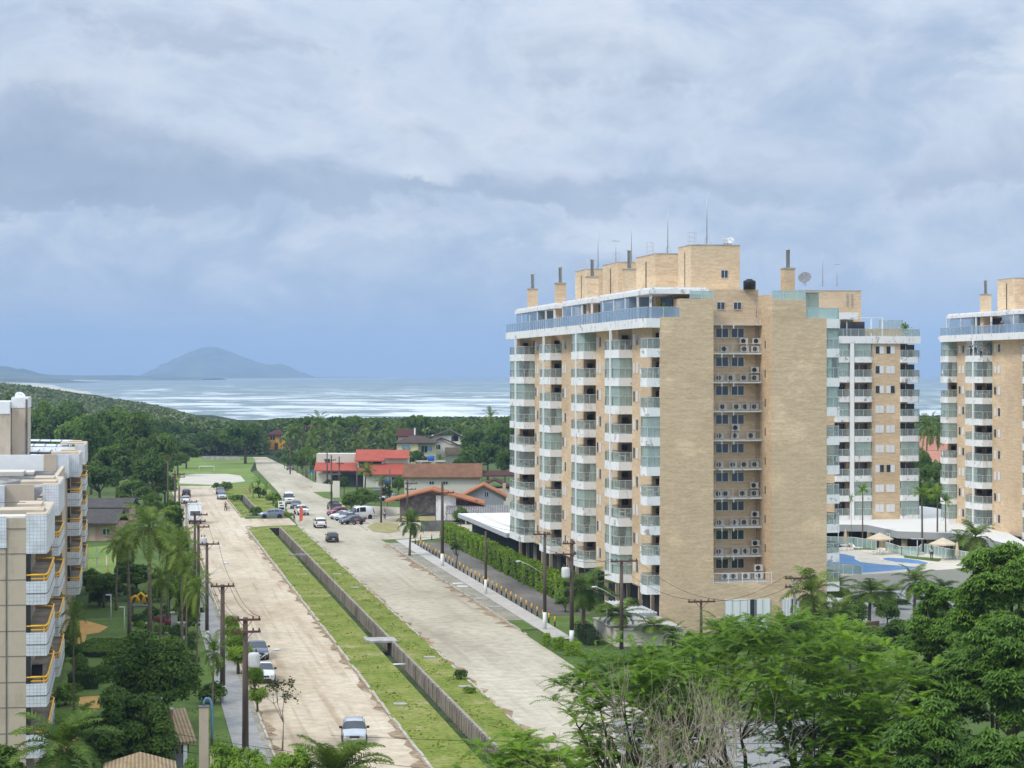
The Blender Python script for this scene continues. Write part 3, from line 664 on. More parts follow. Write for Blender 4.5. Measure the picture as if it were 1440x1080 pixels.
def facade_tower(name,label,n0,s0,L,WD,stacks,first,kinds,right_stacks,front='piers',cores=(),chims=()):
    root=thing(name,label,'apartment building',W(n0,s0),TH)
    REC=1.6
    # solid brick runs between the balcony stacks, both long sides
    b=MB(); lo,hi=ZB0,ZT+.9
    def runs(sts):
        out=[]; y=0.0
        for (yk,ln) in sts:
            if yk-y>.05: out.append((y,yk))
            y=yk+ln
        if L-y>.05: out.append((y,L))
        return out
    inner0=4.55 if front=='piers' else 0.0
    for (ya,yb) in runs(stacks): b.box(0,REC,ya if ya>0 else .0,yb,lo,hi)
    for (ya,yb) in runs(right_stacks): b.box(WD-REC,WD,ya,yb,lo,hi)
    if front=='piers':
        b.box(REC,2.0,0,L,.0,hi); b.box(2.0,5.3,0,L,0,hi+.0)
        b.box(11.2,WD-REC,0,L,0,hi)
        b.box(5.3,11.2,4.55,L,4.7,hi); b.box(5.3,11.2,.002,L,0,4.7)
        b.box(0,REC,0.0,.0+3.2 if stacks[0][0]>0 else .35,0,lo); b.box(WD-REC,WD,0,.35,0,lo)
        # near piers rise past the terrace
        b.box(2.0,5.3,0,3.4,hi,32.2); b.box(0,2.0,0,.22,hi,hi+.12)
        b.box(11.2,14.6,0,3.4,hi,32.1); b.box(14.6,WD,0,.25,hi,hi+.1)
        b.box(5.32,11.18,4.56,9.0,hi,33.3)
        if stacks[0][0]==0: b.box(0,REC,0,.02,lo,hi) if False else None
    else:
        b.box(REC,WD-REC,0,L,lo,hi)
    b.build('wall',M['brick'],root)
    if front=='piers':
        [MB().box(a,c,0,.34,lo,hi).build('end_pier',M['brick'],root) for a,c in ((0,REC-.002),(WD-REC+.002,WD))]
    # ground storey: columns and shaded void
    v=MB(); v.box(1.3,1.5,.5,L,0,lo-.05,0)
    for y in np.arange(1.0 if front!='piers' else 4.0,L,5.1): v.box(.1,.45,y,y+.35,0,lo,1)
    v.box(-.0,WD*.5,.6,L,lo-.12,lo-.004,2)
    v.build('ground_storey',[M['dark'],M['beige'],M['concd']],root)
    # terrace band, deck, glass rail
    tb=MB(); x=-1.62
    path=[(0,.02),(-1.3,.02),(x,1.4),(x,L-1.5),(-.9,L)]
    along(path,.16,ZT,ZT+.9,tb)
    tb.box(-1.5,.05,.3,L-.4,ZT+.35,ZT+.75)
    pr=[(WD-p[0],p[1]) for p in path[:4]]; along(pr,.16,ZT,ZT+.9,tb); tb.box(WD-.05,WD+1.5,.3,L-.4,ZT+.35,ZT+.75)
    tb.build('terrace_parapet',M['plaster'],root)
    g=MB(); rl=MB()
    pin=[(1.98,.1),(-1.25,.1),(x,1.45),(x,L*.25),(x,L*.5),(x,L*.75),(x,L-1.5)]
    glass_rail(g,rl,pin,ZT+.9,1.1)
    if front=='piers':
        rl.build('terrace_railing',M['alu'],root); g.build('terrace_glass',M['glassb'],root); g=MB(); rl=MB()
        glass_rail(g,rl,[(14.7,.12),(WD+1.25,.12),(WD+1.6,1.45),(WD+1.6,8)],ZT+.9,1.1); glass_rail(g,rl,[(11.25,.1),(14.55,.1)],32.1,.95); g2=MB(); r2=MB(); glass_rail(g2,r2,[(3.0,.15),(5.3,.15)],32.2,.75); r2.build('terrace_railing',M['alu'],root); g2.build('terrace_glass',M['glassc'],root)
        glass_rail(g,rl,[(14.62,.3),(14.62,2.2),(WD-.1,2.2)],ZT+.9,2.6,1.0)
        rl.box(14.6,WD-.05,.3,2.3,ZT+3.5,ZT+3.56)
    rl.build('terrace_railing',M['alu'],root); g.build('terrace_glass',M['glassc' if front=='piers' else 'glassb'],root)
    # penthouse set back from the edge
    ph=MB(); ph.box(1.9,WD-1.9,9.2 if front=='piers' else 3.0,L-4,ZT+.9,ZT+3.55)
    ph.build('penthouse_wall',M['brick'],root)
    rf=MB(); segs=[(1.2,.32),(.36,.58),(.63,.97)]
    for i,(a,c) in enumerate(segs):
        ya=a if a>1 else L*a; yb=L*c
        rf.box(-.7,5.2,ya,yb,ZT+3.3,ZT+3.75,0); rf.box(-.5,5.0,ya+.2,yb-.2,ZT+3.75,ZT+3.95,0)
        for yy in np.arange(ya+.3,yb,5.2): rf.box(-.65,-.45,yy,yy+.2,ZT+.9,ZT+3.3,0)
    rf.build('penthouse_roof',M['plaster'],root)
    for i,(a,c) in enumerate(segs):
        dk=MB(); gg=MB()
        ya=a if a>1 else L*a; yb=L*c
        dk.box(1.86,1.9,ya+1.5,ya+6,ZT+.9,ZT+3.1,0)
        gg.strip([(-.55,ya+(yb-ya)*.4),(-.55,yb-.8)],.04,ZT+.95,ZT+3.28); gg.strip([(-.55,ya+(yb-ya)*.4),(1.9,ya+(yb-ya)*.4)],.04,ZT+.95,ZT+3.28)
        dk.build('penthouse_window',M['win'],root); gg.build('penthouse_glass',M['glassb'],root)
    for (x0,x1,y0,y1,zt) in cores:
        c=MB(); c.box(x0,x1,y0,y1,ZT+.9,zt,0); c.box(x0-.04,x1+.04,y0-.04,y1+.04,zt,zt+.1,1)
        c.box(x0-.01,x0,y0+(y1-y0)*.45,y0+(y1-y0)*.5,ZT+4,zt-.6,2)
        c.build('roof_core',[M['brick'],M['conc'],M['dark']],root)
    for (x,y) in chims: chimney(root,x,y,ZT+.9,35.8)
    # balconies and windows
    for si,(yk,ln) in enumerate(stacks):
        pl=PLAN1 if ln<4 else PLAN
        for k in range(first[si],NF):
            kd=kinds[(si*5+k*3+(k*k)%4)%len(kinds)]; var=(k+si)%2
            put(('bal',kd,ln<4,var),lambda p,kd=kd,pl=pl,var=var:balcony(kd,pl,p,var+3),root,(0,yk,ZB0+FH*k),1,ln/pl[-1][1])
        if yk>1:
            for k in range(NF):
                for j,(dy,hh) in enumerate(((-2.75,1.15),(-1.45,1.15))):
                    kd='dark' if (k*7+j*3+si*5)%5<2 else 'shut'
                    put(('win',kd),lambda p,kd=kd:small_window(p,kd),root,(0,yk+dy,ZB0+FH*k+1.25))
    for si,(yk,ln) in enumerate(right_stacks):
        pl=PLAN1 if ln<4 else PLAN
        for k in range(NF):
            kd=kinds[(si*3+k*2)%len(kinds)]
            put(('bal',kd,ln<4,k%2),lambda p,kd=kd,pl=pl,k=k:balcony(kd,pl,p,k%2+3),root,(WD,yk,ZB0+FH*k),-1)
    return root
def chim_at(px,n0,s0,n=None):
    n=n0+.5 if n is None else n; k=(px-720)/FP
    s=(CT*n-k*ST*n)/(ST+k*CT); return (n-n0,s-s0)
TN,TS=50.3,199.2
KINDS=['open','curtain','open','half','open','curtain','open','open','glazed','half','open']
tower=facade_tower('brick_tower','nearest beige brick tower with stepped white balconies and a service shaft between two blank piers',TN,TS,77,16.7,
   [(0,3.2),(11.6,6.2),(28.6,6.2),(47.3,6.2),(64.3,10.2)],[0]*5,KINDS,[(0,3.2),(11.6,6.2)],'piers',
   cores=[(5.5,10.6,9.1,14.2,37.9),(5.8,10.8,25,34,37.9),(5.8,10.8,43,51,37.9),(5.8,10.8,60,67,37.9)],
   chims=[chim_at(p,TN,TS) for p in (749,788,833,885)]+[chim_at(1108,TN,TS,TN+16.2)])
# --- service shaft: slabs, rails, windows, doors
sv=[]
for k in range(NF+1):
    z=ZB0+FH*k+.32
    if k==0: continue
    b=MB(); b.box(5.32,11.18,3.4,4.54,z,z+.16,0)
    for xx in (7.05,8.25): b.box(xx,xx+.1,3.36,3.5,z-.32,z,1)
    o=b.build('service_balcony',[M['plaster'] if k<9 else M['cream'],M['white']],tower)
    rl=MB(); dense_rail(rl,(5.35,3.46),(11.1,3.46),z+.16,.95,.16); rl.build('railing',M['cream'],o)
o=MB(); o.box(5.34,11.16,.25,3.4,4.7,4.8); o=o.build('service_balcony',M['conc'],tower)
rl=MB(); dense_rail(rl,(5.35,.1),(11.15,.1),4.7,1.0,.16); rl.build('railing',M['white'],o)
def wide_window(parent,open_=0):
    b=MB(); w,h=1.35,1.0
    for (x0,x1,z0,z1) in ((0,w,0,.06),(0,w,h-.06,h),(0,.06,.06,h-.06),(w-.06,w,.06,h-.06),(w/2-.04,w/2+.04,.06,h-.06)): b.box(x0,x1,-.08,0.02,z0,z1)
    o=b.build('window',M['alu'],parent)
    p=MB(); p.box(.06,w/2-.04,-.03,.0,.06,h-.06); p.box(w/2+.04,w-.06,-.045,-.015,.06,h-.06); p.build('pane',M['win'],o)
    return o
for k in range(NF):
    for j,x in enumerate((6.75,8.35)):
        put(('wide',),wide_window,tower,(x,4.55,ZB0+FH*k+1.95))
for x in (6.9,8.6):
    o=put(('wide',),wide_window,tower,(x,4.55,31.3)); o.scale=(.6,1,.75)
o=put(('wide',),wide_window,tower,(8.6,9.1,34.6)); o.scale=(.55,1,.85)
for k in range(NF):
    b=MB(); 
    if k: b.box(-.05,0,0,.16,0,.75); o=b.build('slit_window',M['win'],tower,(11.2,2.2,ZB0+FH*k+.9))
b=MB(); b.tube([(10.9,4.3,5),(10.9,4.3,30.5)],.05,6); b.tube([(10.9,4.3,30.5),(10.9,4.3,33)],.05,6); b.build('drain_pipe',M['conc'],tower)
# ground-floor shop windows below the shaft
for (x0,x1) in ((6.4,10.95),(12.15,13.9)):
    b=MB(); b.box(x0,x1,-.06,.0,.3,3.15,0); o=b.build('glass_door',M['curtainw'],tower)
    p=MB()
    for i in range(7): p.box(x0+(x1-x0)*i/6-.03,x0+(x1-x0)*i/6+.03,-.1,-.06,.3,3.15)
    p.box(x0+(x1-x0)*.56,x0+(x1-x0)*.7,-.085,-.06,.35,3.1,1); p.build('frame',[M['alu'],M['dark']],o)
# --- air conditioners on the service balconies
def ac_unit():
    root=thing('air_conditioner','x','air conditioner')
    b=MB(); b.box(0,.82,-.3,0,.08,.68,0); b.box(.05,.12,-.28,-.02,0,.08,1); b.box(.7,.77,-.28,-.02,0,.08,1); b.build('case',[M['acw'],M['steel']],root)
    f=MB(); f.lathe([(.0,0),(.23,0),(.25,.015),(.23,.02),(.0,.02)],(.33,-.322,.38),16,0,False,'y'); f.build('fan_grille',M['dark'],root)
    r=MB(); r.lathe([(.24,0),(.27,0),(.27,.03),(.24,.03)],(.33,-.33,.38),16,0,False,'y',False); r.build('grille_ring',M['acw'],root)
    return root
acp=None; posn=['leftmost','second from the left','third from the left','fourth from the left','fifth from the left','sixth from the left']
rr=random.Random(11)
AC={1:[5.5,7.4,8.5,9.7,(9.7,1)],2:[5.5,7.3,8.4,9.6,(9.6,1)],3:[5.5,6.3,8.3,9.5,(9.5,1)],4:[5.6,7.0,8.3,9.6],5:[5.5,7.4,9.3,(7.4,1)],6:[6.0,7.6,8.6,9.7],7:[5.5,6.9,8.3,9.6,(9.6,1)],8:[6.1,8.4,9.7,(8.4,1),(9.7,1)],9:[6.0,8.4,9.6,(9.6,1)],0:[5.5,6.5,7.9,9.5,(9.5,1)]}
for k,xs in AC.items():
    xs=[(x[0]*.88+1.75,1) if isinstance(x,tuple) else x*.88+1.75 for x in xs]
    zt=(ZB0+FH*k+.48) if k else 4.8
    lev=('on the %s service balcony above the shop windows'%ORD[k]) if k<5 else ('on the %s service balcony from the top'%ORD[9-k])
    if k==0: lev='on the white railed ledge above the shop windows'
    if k==9: continue                       # the topmost slab is bare
    raised=[q for q in xs if isinstance(q,tuple)]
    for i,x in enumerate(xs):
        up=0
        if isinstance(x,tuple): x,up=x
        if up: lab=('air conditioner raised above the others ' if len(raised)==1 else '%s of the two raised air conditioners '%('left' if x<9.6 else 'right'))+lev
        else: lab='air conditioner %s, %s'%(lev,posn[i].replace(' from the left',' from left'))
        y=4.2 if k else 2.4
        loc=W(TN+x+rr.uniform(-.1,.1),TS+y,zt+(.78 if up else 0))
        if acp is None:
            acp=ac_unit(); acp.location=loc; acp.rotation_euler=(0,0,TH); acp['label']=lab; acp['group']='air conditioners on the service balconies'
        else: dup(acp,loc,TH,lab)
# ---------------------------------------------------------------- rear tower (square on to us)
BN,BS=98.2,293.3
rear=thing('brick_tower','farther brick tower behind the pool with white banded balconies and paired white shutters','apartment building',W(BN,BS),TH)
b=MB(); BW=14.4
cols=[(1.6,3.85),(4.5,7.25)]
b.box(-6,1.6,0,40,ZB0,ZT+.9); b.box(3.85,4.5,1.5,2,ZB0,ZT); b.box(7.25,11.55,0,40,ZB0,ZT+.9); b.box(1.6,7.25,1.7,40,ZB0,ZT+.9); b.box(11.55,13.3,1.7,40,ZB0,ZT+.9)
b.build('wall',M['brick'],rear)
b=MB(); b.box(3.88,4.47,-.36,-.05,ZB0,ZT); b.build('column',M['white'],rear)
KB=['glazed','open','open','open','open','open','glazed','open','glazed','curtain']
def flat_balcony(parent,w,kind,side=0):
    b=MB(); pl=[(0,1.7),(0,-.2),(.25,-.35),(w-.25,-.35),(w,-.2),(w,1.7)] if not side else [(0,1.7),(0,-.2),(.2,-.35),(w-.35,-.35),(w,.1),(w,1.7)]
    b.prism(pl,0,.82,0); o=b.build('balcony',M['plaster'],parent)
    r=MB(); g=MB(); path=[(.06,-.12),(.25,-.28),(w-.25,-.28),(w-.06,-.1)]+([(w-.06,1.6)] if side else [])
    glass_rail(g,r,path,.82,1.0,.9); r.build('railing',M['alu'],o)
    if kind!='open':
        for a,c in zip(path[:-1],path[1:]): g.strip([a,c],.02,1.84,2.83)
    g.build('glass_panel',M['glass'],o)
    if kind in('curtain','glazed'):
        c=MB(); c.box(.15,w-.15,-.1,-.04,.83,2.83); c.build('curtain',M['curtain'],o)
    d=MB(); d.box(.15,w-.15,1.62,1.68,.82,2.6,0); d.box(w*.5-.04,w*.5+.04,1.58,1.62,.82,2.6,1); d.box(.2,.6,1.5,1.6,.82,2.7,2); d.build('sliding_door',[M['win'],M['alu'],M['curtain']],o)
    return o
for k in range(NF):
    z=ZB0+FH*k
    for j,(x0,x1) in enumerate(cols+[(11.5,14.45)]):
        kd=['open','glazed','open','curtain','open'][(k*2+j*3+(k//3))%5] if not(j==0 and k==8) else 'glazed'
        if j==1 and k in(0,1,3): kd='curtain'
        put(('flat',j,kd),lambda p,j=j,kd=kd,x0=x0,x1=x1:flat_balcony(p,x1-x0,kd,1 if j==2 else 0),rear,(x0,0,z))
    for j,x in enumerate((7.75,9.4)):
        for q in range(2):
            dk=(k>=6 and ((k==8 and q==0) or (k==7 and q==0 and j==0) or (k==6 and ((j==0 and q==0) or (j==1 and q==1))))) or (k==2 and ((j==0 and q==1) or (j==1 and q==0)))
            key=('rw',dk)
            def mk(p,dk=dk):
                b=MB(); b.box(0,.66,-.04,0,0,1.15); o=b.build('window',M['alu'],p); c=MB(); c.box(.05,.63,-.055,-.04,.05,1.1); c.build('pane' if dk else 'shutter',M['win'] if dk else M['shut'],o); return o
            put(key,mk,rear,(x+q*.66,0,z+1.25))
b=MB(); b.box(1.6,14.5,-.36,1.7,ZT-.1,ZT+.95); b.build('terrace_parapet',M['plaster'],rear)
g=MB(); r=MB(); glass_rail(g,r,[(1.7,-.25),(14.35,-.25),(14.35,10)],ZT+.95,1.05,1.2); glass_rail(g,r,[(9.6,3.8),(13.4,3.8)],ZT+2.2,1.2); r.build('terrace_railing',M['alu'],rear); g.build('terrace_glass',M['glass'],rear)
b=MB(); b.box(1.0,5.6,1.2,8,ZT+3.4,ZT+4.4,0); b.box(1.6,5.5,3,8,ZT+.9,ZT+3.4,1); b.box(7.0,13.4,4,9,ZT+.9,ZT+2.2,2); b.box(5.6,9.4,1.4,1.6,ZT+3.6,ZT+3.7,0); b.box(9.3,9.45,1.4,1.6,ZT+.9,ZT+3.7,0); b.box(7.6,7.75,1.4,1.6,ZT+.9,ZT+3.7,0)
b.box(1.8,7.2,2.92,2.99,ZT+.95,ZT+3.1,3); b.box(4.4,4.55,2.85,2.92,ZT+.95,ZT+3.1,0)
b.build('penthouse',[M['plaster'],M['room'],M['brick'],M['win']],rear)
b=MB(); b.box(-.8,8.8,9,16,ZT+.9,37.2,0); b.box(-.85,8.85,8.95,16.05,37.2,37.3,1); b.box(6.6,6.8,8.9,8.95,34.9,36.8,1); b.box(7.3,7.5,8.9,8.95,34.9,36.8,1); b.build('roof_core',[M['brick'],M['conc']],rear)
b=MB(); b.box(0,13.5,.8,1.2,0,ZB0,0); 
for x in (.5,4,8,12.5): b.box(x,x+.5,-.1,.4,0,ZB0,1)
b.build('ground_storey',[M['dark'],M['beige']],rear)
# ---------------------------------------------------------------- third tower at the right edge
right_tower=facade_tower('brick_tower','brick tower at the right edge of the photo with rope workers hanging on its balconies',114.4,240,47,16,
   [(12,6.2),(31,6.2),(43.4,3.2)],[0]*3,['half','open','curtain','half','open','glazed','curtain','open'],[],'plain',
   cores=[(5.0,11,35,41,38.0)],chims=[chim_at(1386,114.4,240)])
# ---------------------------------------------------------------- roof clutter
def antenna(px,py0,py1,Z,lab,kind='mast'):
    z0,z1=ZA(py0,Z),ZA(py1,Z); b=MB(); b.tube([(0,0,0),(0,0,(z1-z0)*.5),(0,0,z1-z0)],[.06,.045,.022],6)
    if kind=='tv':
        h=z1-z0
        for i in range(4): b.box(-.45+.0,.45,-.5+i*.3,-.48+i*.3,h-.1,h-.08)
        b.box(-.02,.02,-.6,.6,h-.12,h-.09)
    else:
        for q in range(3):
            a=2*PI*q/3; b.bar((math.cos(a)*.5,math.sin(a)*.5,0),(0,0,1.2),.015)
    tag(b.build('antenna_mast',M['steel'],None,(XA(px,Z),Z,z0)),lab,'antenna',None)
antenna(994,345,269,218,'tallest lightning rod on the nearest roof block of the near tower')
antenna(939,358,289,234,'lightning rod on the second roof block from the right')
antenna(888,372,307,252,'thin rod rising just behind the right chimney flue of the left row')
antenna(841,382,319,268,'lightning rod on the leftmost and farthest roof block of the near tower')
antenna(866,372,338,254,'small comb television antenna between two lightning rods on the tower roof','tv')
antenna(1157,403,349,316,'lightning rod on the roof block of the rear tower beside the big dish')
antenna(1177,403,371,317,'short television antenna right of the rod on the rear tower roof','tv')
def ladder_cage(px,py,Z,lab):
    z=ZA(py,Z); b=MB()
    for x in(-.35,.35):
        for y in(-.3,.3): b.box(x-.02,x+.02,y-.02,y+.02,0,1.3)
    for zz in(.4,.85,1.3):
        b.strip([(-.35,-.3),(.35,-.3),(.35,.3),(-.35,.3)],.03,zz-.03,zz,0,True)
    tag(b.build('access_ladder_cage',M['alu'],None,(XA(px,Z),Z,z),TH),lab,'ladder cage','ladder cages on the roof blocks')
ladder_cage(973,345,216,'white ladder cage on the edge of the nearest and highest roof block')
ladder_cage(914,358,233,'white ladder cage on the second roof block behind the nearest')
ladder_cage(866,371,251,'white ladder cage on the third roof block, under the comb antenna')
ladder_cage(819,381,268,'white ladder cage on the farthest roof block at the left')
def dish(px,py,Z,rad,lab,rz=0,m='steel',tilt=.9):
    root=thing('satellite_dish',lab,'satellite dish',(XA(px,Z),Z,ZA(py,Z)),rz)
    b=MB(); b.tube([(0,0,0),(0,0,rad*1.1)],.05,6); b.bar((-.4,-.3,0),(0,0,rad*.8),.03); b.bar((.4,-.3,0),(0,0,rad*.8),.03); b.build('stand',M['steel'],root)
    d=MB(); d.lathe([(0,0),(rad*.4,rad*.05),(rad*.75,rad*.17),(rad,rad*.32),(rad*.99,rad*.34),(rad*.74,rad*.2),(rad*.4,rad*.08),(0,.03)],(0,0,0),20); o=d.build('reflector',M[m],root,(0,0,rad*1.1)); o.rotation_euler=(tilt,0.35,0)
    f=MB(); f.bar((rad*.9,0,rad*.3),(0,0,rad*.8),.02); f.bar((-rad*.5,rad*.7,rad*.3),(0,0,rad*.8),.02); f.box(-.06,.06,-.06,.06,rad*.76,rad*.9); f.build('feed_horn',M['steel'],o)
    return root
dish(1132,402,305,.95,'large grey mesh dish on the rear tower roof beside a chimney',-.6,'dishmesh')
dish(1019,345,219,.36,'small white dish on the nearest roof block, right of the tallest rod',.5,'acw')
dish(1027,345,219,.4,'right one of two small white dishes on the nearest roof block',-.4,'acw')
b=MB(); b.lathe([(.0,0),(.62,0),(.62,.75),(.58,.85),(.3,.95),(.3,1.02),(0,1.02)],(0,0,0),16); tag(b.build('water_tank',M['blackp'],None,(XA(1054,211),211,33.3)),'round black water tank on the parapet beside the service shaft','water tank')
# rope workers' people are built later
# ================================================================ long white-tiled block at the left
LN,LS=-5.6,121.7
left=thing('apartment_block','long low block with white tiled balconies and yellow rails at the left edge','apartment building',W(LN,LS),TH)
b=MB(); LL=140
b.box(-30,0,0,32.0,0,15.5); b.box(-30,-.35,32.0,89,0,15.5); b.box(-30,-.2,89,LL,0,15.5)
b.box(-30,.0,.02,.4,15.5,16.95); b.box(-7,-6.8,-.5,.0,0,16.6)
o=b.build('wall',M['lbeige'],left)
MB().box(-30,-1.06,-.06,0,15.3,17.05).build('tile_band',M['tile'],left)
j=MB()                                         # panel joints
for k in range(6): j.box(-14,0,-.02,.0,2.1+k*2.85,2.13+k*2.85); j.box(-14,0,-.02,.0,3.55+k*2.85,3.58+k*2.85)
j.box(-1.1,-1.02,-.03,0,0,15.3); j.build('panel_joint',M['concd'],left)
r=MB(); r.box(-30,-.4,.4,31.6,15.5,15.62,0); r.box(-30,-.75,32.4,88.6,15.5,15.6,0); r.build('roof_membrane',M['rmem'],left)
for i,y in enumerate(np.arange(90,138,5.8)):
    q=MB(); zz=16.2+.35*(i%3)
    q.poly([(-14,y,zz+.25),(-.9,y,zz),(-.9,y+5.6,zz+.05),(-14,y+5.6,zz+.3)])
    q.box(-14,-.9,y-.03,y+.03,zz-.3,zz+.32) if False else None
    for x in np.arange(-13.5,-.8,1.25): q.tube([(x,y,zz+.3-(x+14)*.019),(x,y+5.6,zz+.35-(x+14)*.019)],.04,4,1)
    q.build('roof_sheet',[M['sheet'],M['concd']],left)
p=MB()                                         # cross parapets
p.box(-30,-4.2,31.6,32.0,15.5,16.7,1); p.box(-4.2,-2.9,31.2,32.0,14.9,17.15,0); p.box(-2.9,-.9,31.6,32.0,14,17.2,1)
p.box(-30,-2.4,88.4,89.0,15.45,17.15,2); p.box(-2.4,-1.2,88.3,89.0,14.5,17.2,1); p.box(-1.2,.0,88.4,89.0,14.9,17.2,0)
p.box(-.55,-.2,.4,31.6,15.5,16.0,1); p.box(-.75,-.4,32.0,88,15.5,16.1,1); p.box(-.55,-.25,89,LL,15.5,16.1,0)
p.box(-30,-.2,118,118.3,15.5,16.9,2)
p.build('roof_parapet',[M['tilep'],M['lbeige'],M['white']],left)
c=MB(); c.box(-5.85,-4.3,97,104,15.5,21.55,0); c.box(-5.9,-4.25,96.95,104.05,21.55,22.6,1); c.box(-12,-5.9,95,104,15.5,21.0,0); c.box(-12,-5.95,94.9,104.05,21.0,22.2,1); c.box(-4.5,-4.3,96.9,97,15.5,22.4,2)
c.build('lift_tower',[M['lbeige'],M['plaster'],M['concd']],left)
rt=random.Random(3)
for i in range(9):
    d=MB(); x=-14+rt.random()*11; y=3+rt.random()*26; d.box(x,x+rt.uniform(.8,2.6),y,y+rt.uniform(1,4),15.62,15.62+rt.uniform(.1,.6)); d.build('roof_ridge_block',M['cream'],left)
for i in range(9):
    d=MB(); x=-12+rt.random()*8; y=36+rt.random()*46; d.box(x,x+rt.uniform(.8,3),y,y+rt.uniform(1,5),15.6,15.6+rt.uniform(.1,.5)); d.build('roof_ridge_block',M['cream'],left)
# balcony stacks
LP=[(0,0),(1.12,0),(1.2,1.2),(1.2,11.4),(1.0,12),(0,12)]
def lbalc(parent,fine=False):
    b=MB(); b.prism(LP,0,1.3,0); b.strip([(1.13,-.012),(.02,-.012)],.02,.62,.66,1); b.strip([(1.135,.02),(1.213,1.2),(1.213,11.3)],.02,.62,.66,1)
    o=b.build('balcony',[M['tile'],M['concd']],parent)
    r=MB()
    for zz,rad in ((1.44,.035),(1.66,.06)):
        r.tube([(.03,.06,zz),(1.06,.06,zz),(1.14,1.2,zz),(1.14,11.3,zz),(.95,11.9,zz),(.03,11.9,zz)],rad,6)
    for (x,y) in ((.2,.06),(.98,.06),(1.12,1.0),(1.14,3.6),(1.14,6.4),(1.14,9.2),(.9,11.9)): r.box(x-.03,x+.03,y-.03,y+.03,1.3,1.66)
    for zz in (1.9,2.4): r.tube([(.1,8.2,zz),(1.2,8.2,zz)],.04,5)
    r.build('railing',M['yellow'],o)
    d=MB(); d.poly([(x*.97,y*.99+.03,1.305) for x,y in LP],1); d.box(-.04,.0,1.2,9.5,1.3,2.75,0); d.box(.02,1.0,11.86,11.95,1.32,2.8,1); d.box(.0,.25,.02,.3,1.3,2.85,2); d.build('balcony_door',[M['win'],M['room'],M['dark']],o)
    return o
STK=[(0,4),(32.3,4),(89.3,4),(118,4)]
for si,(y0,nf) in enumerate(STK):
    x0=(-.0,-.35,-.2,-.2)[si]
    for k in range(nf+1):
        z=3.55+2.85*k
        if k==4:
            u=MB(); u.prism([(x,y) for x,y in LP],14.95,17.1,0); u.prism([(x*.98-.02,y*.98+.1) for x,y in LP],17.1,17.16,1); u.box(-1.6,.9,1.5,4.5,17.1,17.3,1); u.box(-.8,.6,6,9.5,17.1,17.35,1); u.build('balcony_canopy',[M['tile'],M['lbeige']],left,(x0,y0,0))
        else: 
            o=put(('lb',),lbalc,left,(x0,y0,z))

b=MB(); b.box(.1,.14,.6,.64,0,1); 
lounge=thing('balcony_chair','dark reclining chair on the near white tiled balcony behind yellow rails','chair',W(LN+.55,LS+.9,6.4+2.85+1.32-2.85+2.85-2.85),TH)
s_=MB(); s_.box(-.3,.3,-.3,.3,.3,.36); s_.build('seat',M['blackp'],lounge); s_=MB(); s_.poly([(-.3,.3,.33),(.3,.3,.33),(.3,.6,.85),(-.3,.6,.85)]); s_.poly([(-.3,.34,.33),(.3,.34,.33),(.3,.64,.85),(-.3,.64,.85)]); s_.build('backrest',M['blackp'],lounge)
for x in(-.27,.27):
    for y in(-.27,.27): MB().box(x-.02,x+.02,y-.02,y+.02,0,.3).build('leg',M['blackp'],lounge)
dish(28,567,216,.55,'small white dish on the lift tower of the left block',.3,'white')
# ================================================================ houses, walls, pool
def win_part(root,x,z,w,h,y,glass='win',frame='alu'):
    b=MB(); b.box(x,x+w,y-.05,y,z,z+h); o=b.build('window',M[frame],root)
    p=MB(); 
    for i in range(2): p.box(x+.05+i*(w/2),x+w/2-.05+i*(w/2),y-.07,y-.05,z+.06,z+h-.06)
    p.build('pane',M[glass],o); return o
def roof_prof(root,prof,y0,y1,t,m,name='roof'):
    """roof swept along y over an open profile of (x,z)"""
    b=MB(); n=len(prof)
    up=[(x,z) for x,z in prof]; lo=[(x,z-t) for x,z in prof]
    for i in range(n-1):
        (a,za),(c,zc)=up[i],up[i+1]
        b.poly([(a,y0,za),(c,y0,zc),(c,y1,zc),(a,y1,za)]); b.poly([(a,y1,za-t),(c,y1,zc-t),(c,y0,zc-t),(a,y0,za-t)])
        b.poly([(a,y0,za-t),(c,y0,zc-t),(c,y0,zc),(a,y0,za)]); b.poly([(c,y1,zc-t),(a,y1,za-t),(a,y1,za),(c,y1,zc)])
    for k in (0,n-1):
        x,z=up[k]; b.poly([(x,y0,z-t),(x,y0,z),(x,y1,z),(x,y1,z-t)])
    return b.build(name,m,root)
def roof_x(root,x0,x1,prof,t,m,name='roof'):
    """roof swept along x over an open profile of (y,z)"""
    b=MB(); n=len(prof)
    for i in range(n-1):
        (a,za),(c,zc)=prof[i],prof[i+1]
        b.poly([(x0,a,za),(x1,a,za),(x1,c,zc),(x0,c,zc)]); b.poly([(x0,c,zc-t),(x1,c,zc-t),(x1,a,za-t),(x0,a,za-t)])
        for x in (x0,x1): b.poly([(x,a,za-t),(x,a,za),(x,c,zc),(x,c,zc-t)])
    for k in (0,n-1):
        y,z=prof[k]; b.poly([(x0,y,z-t),(x1,y,z-t),(x1,y,z),(x0,y,z)])
    return b.build(name,m,root)
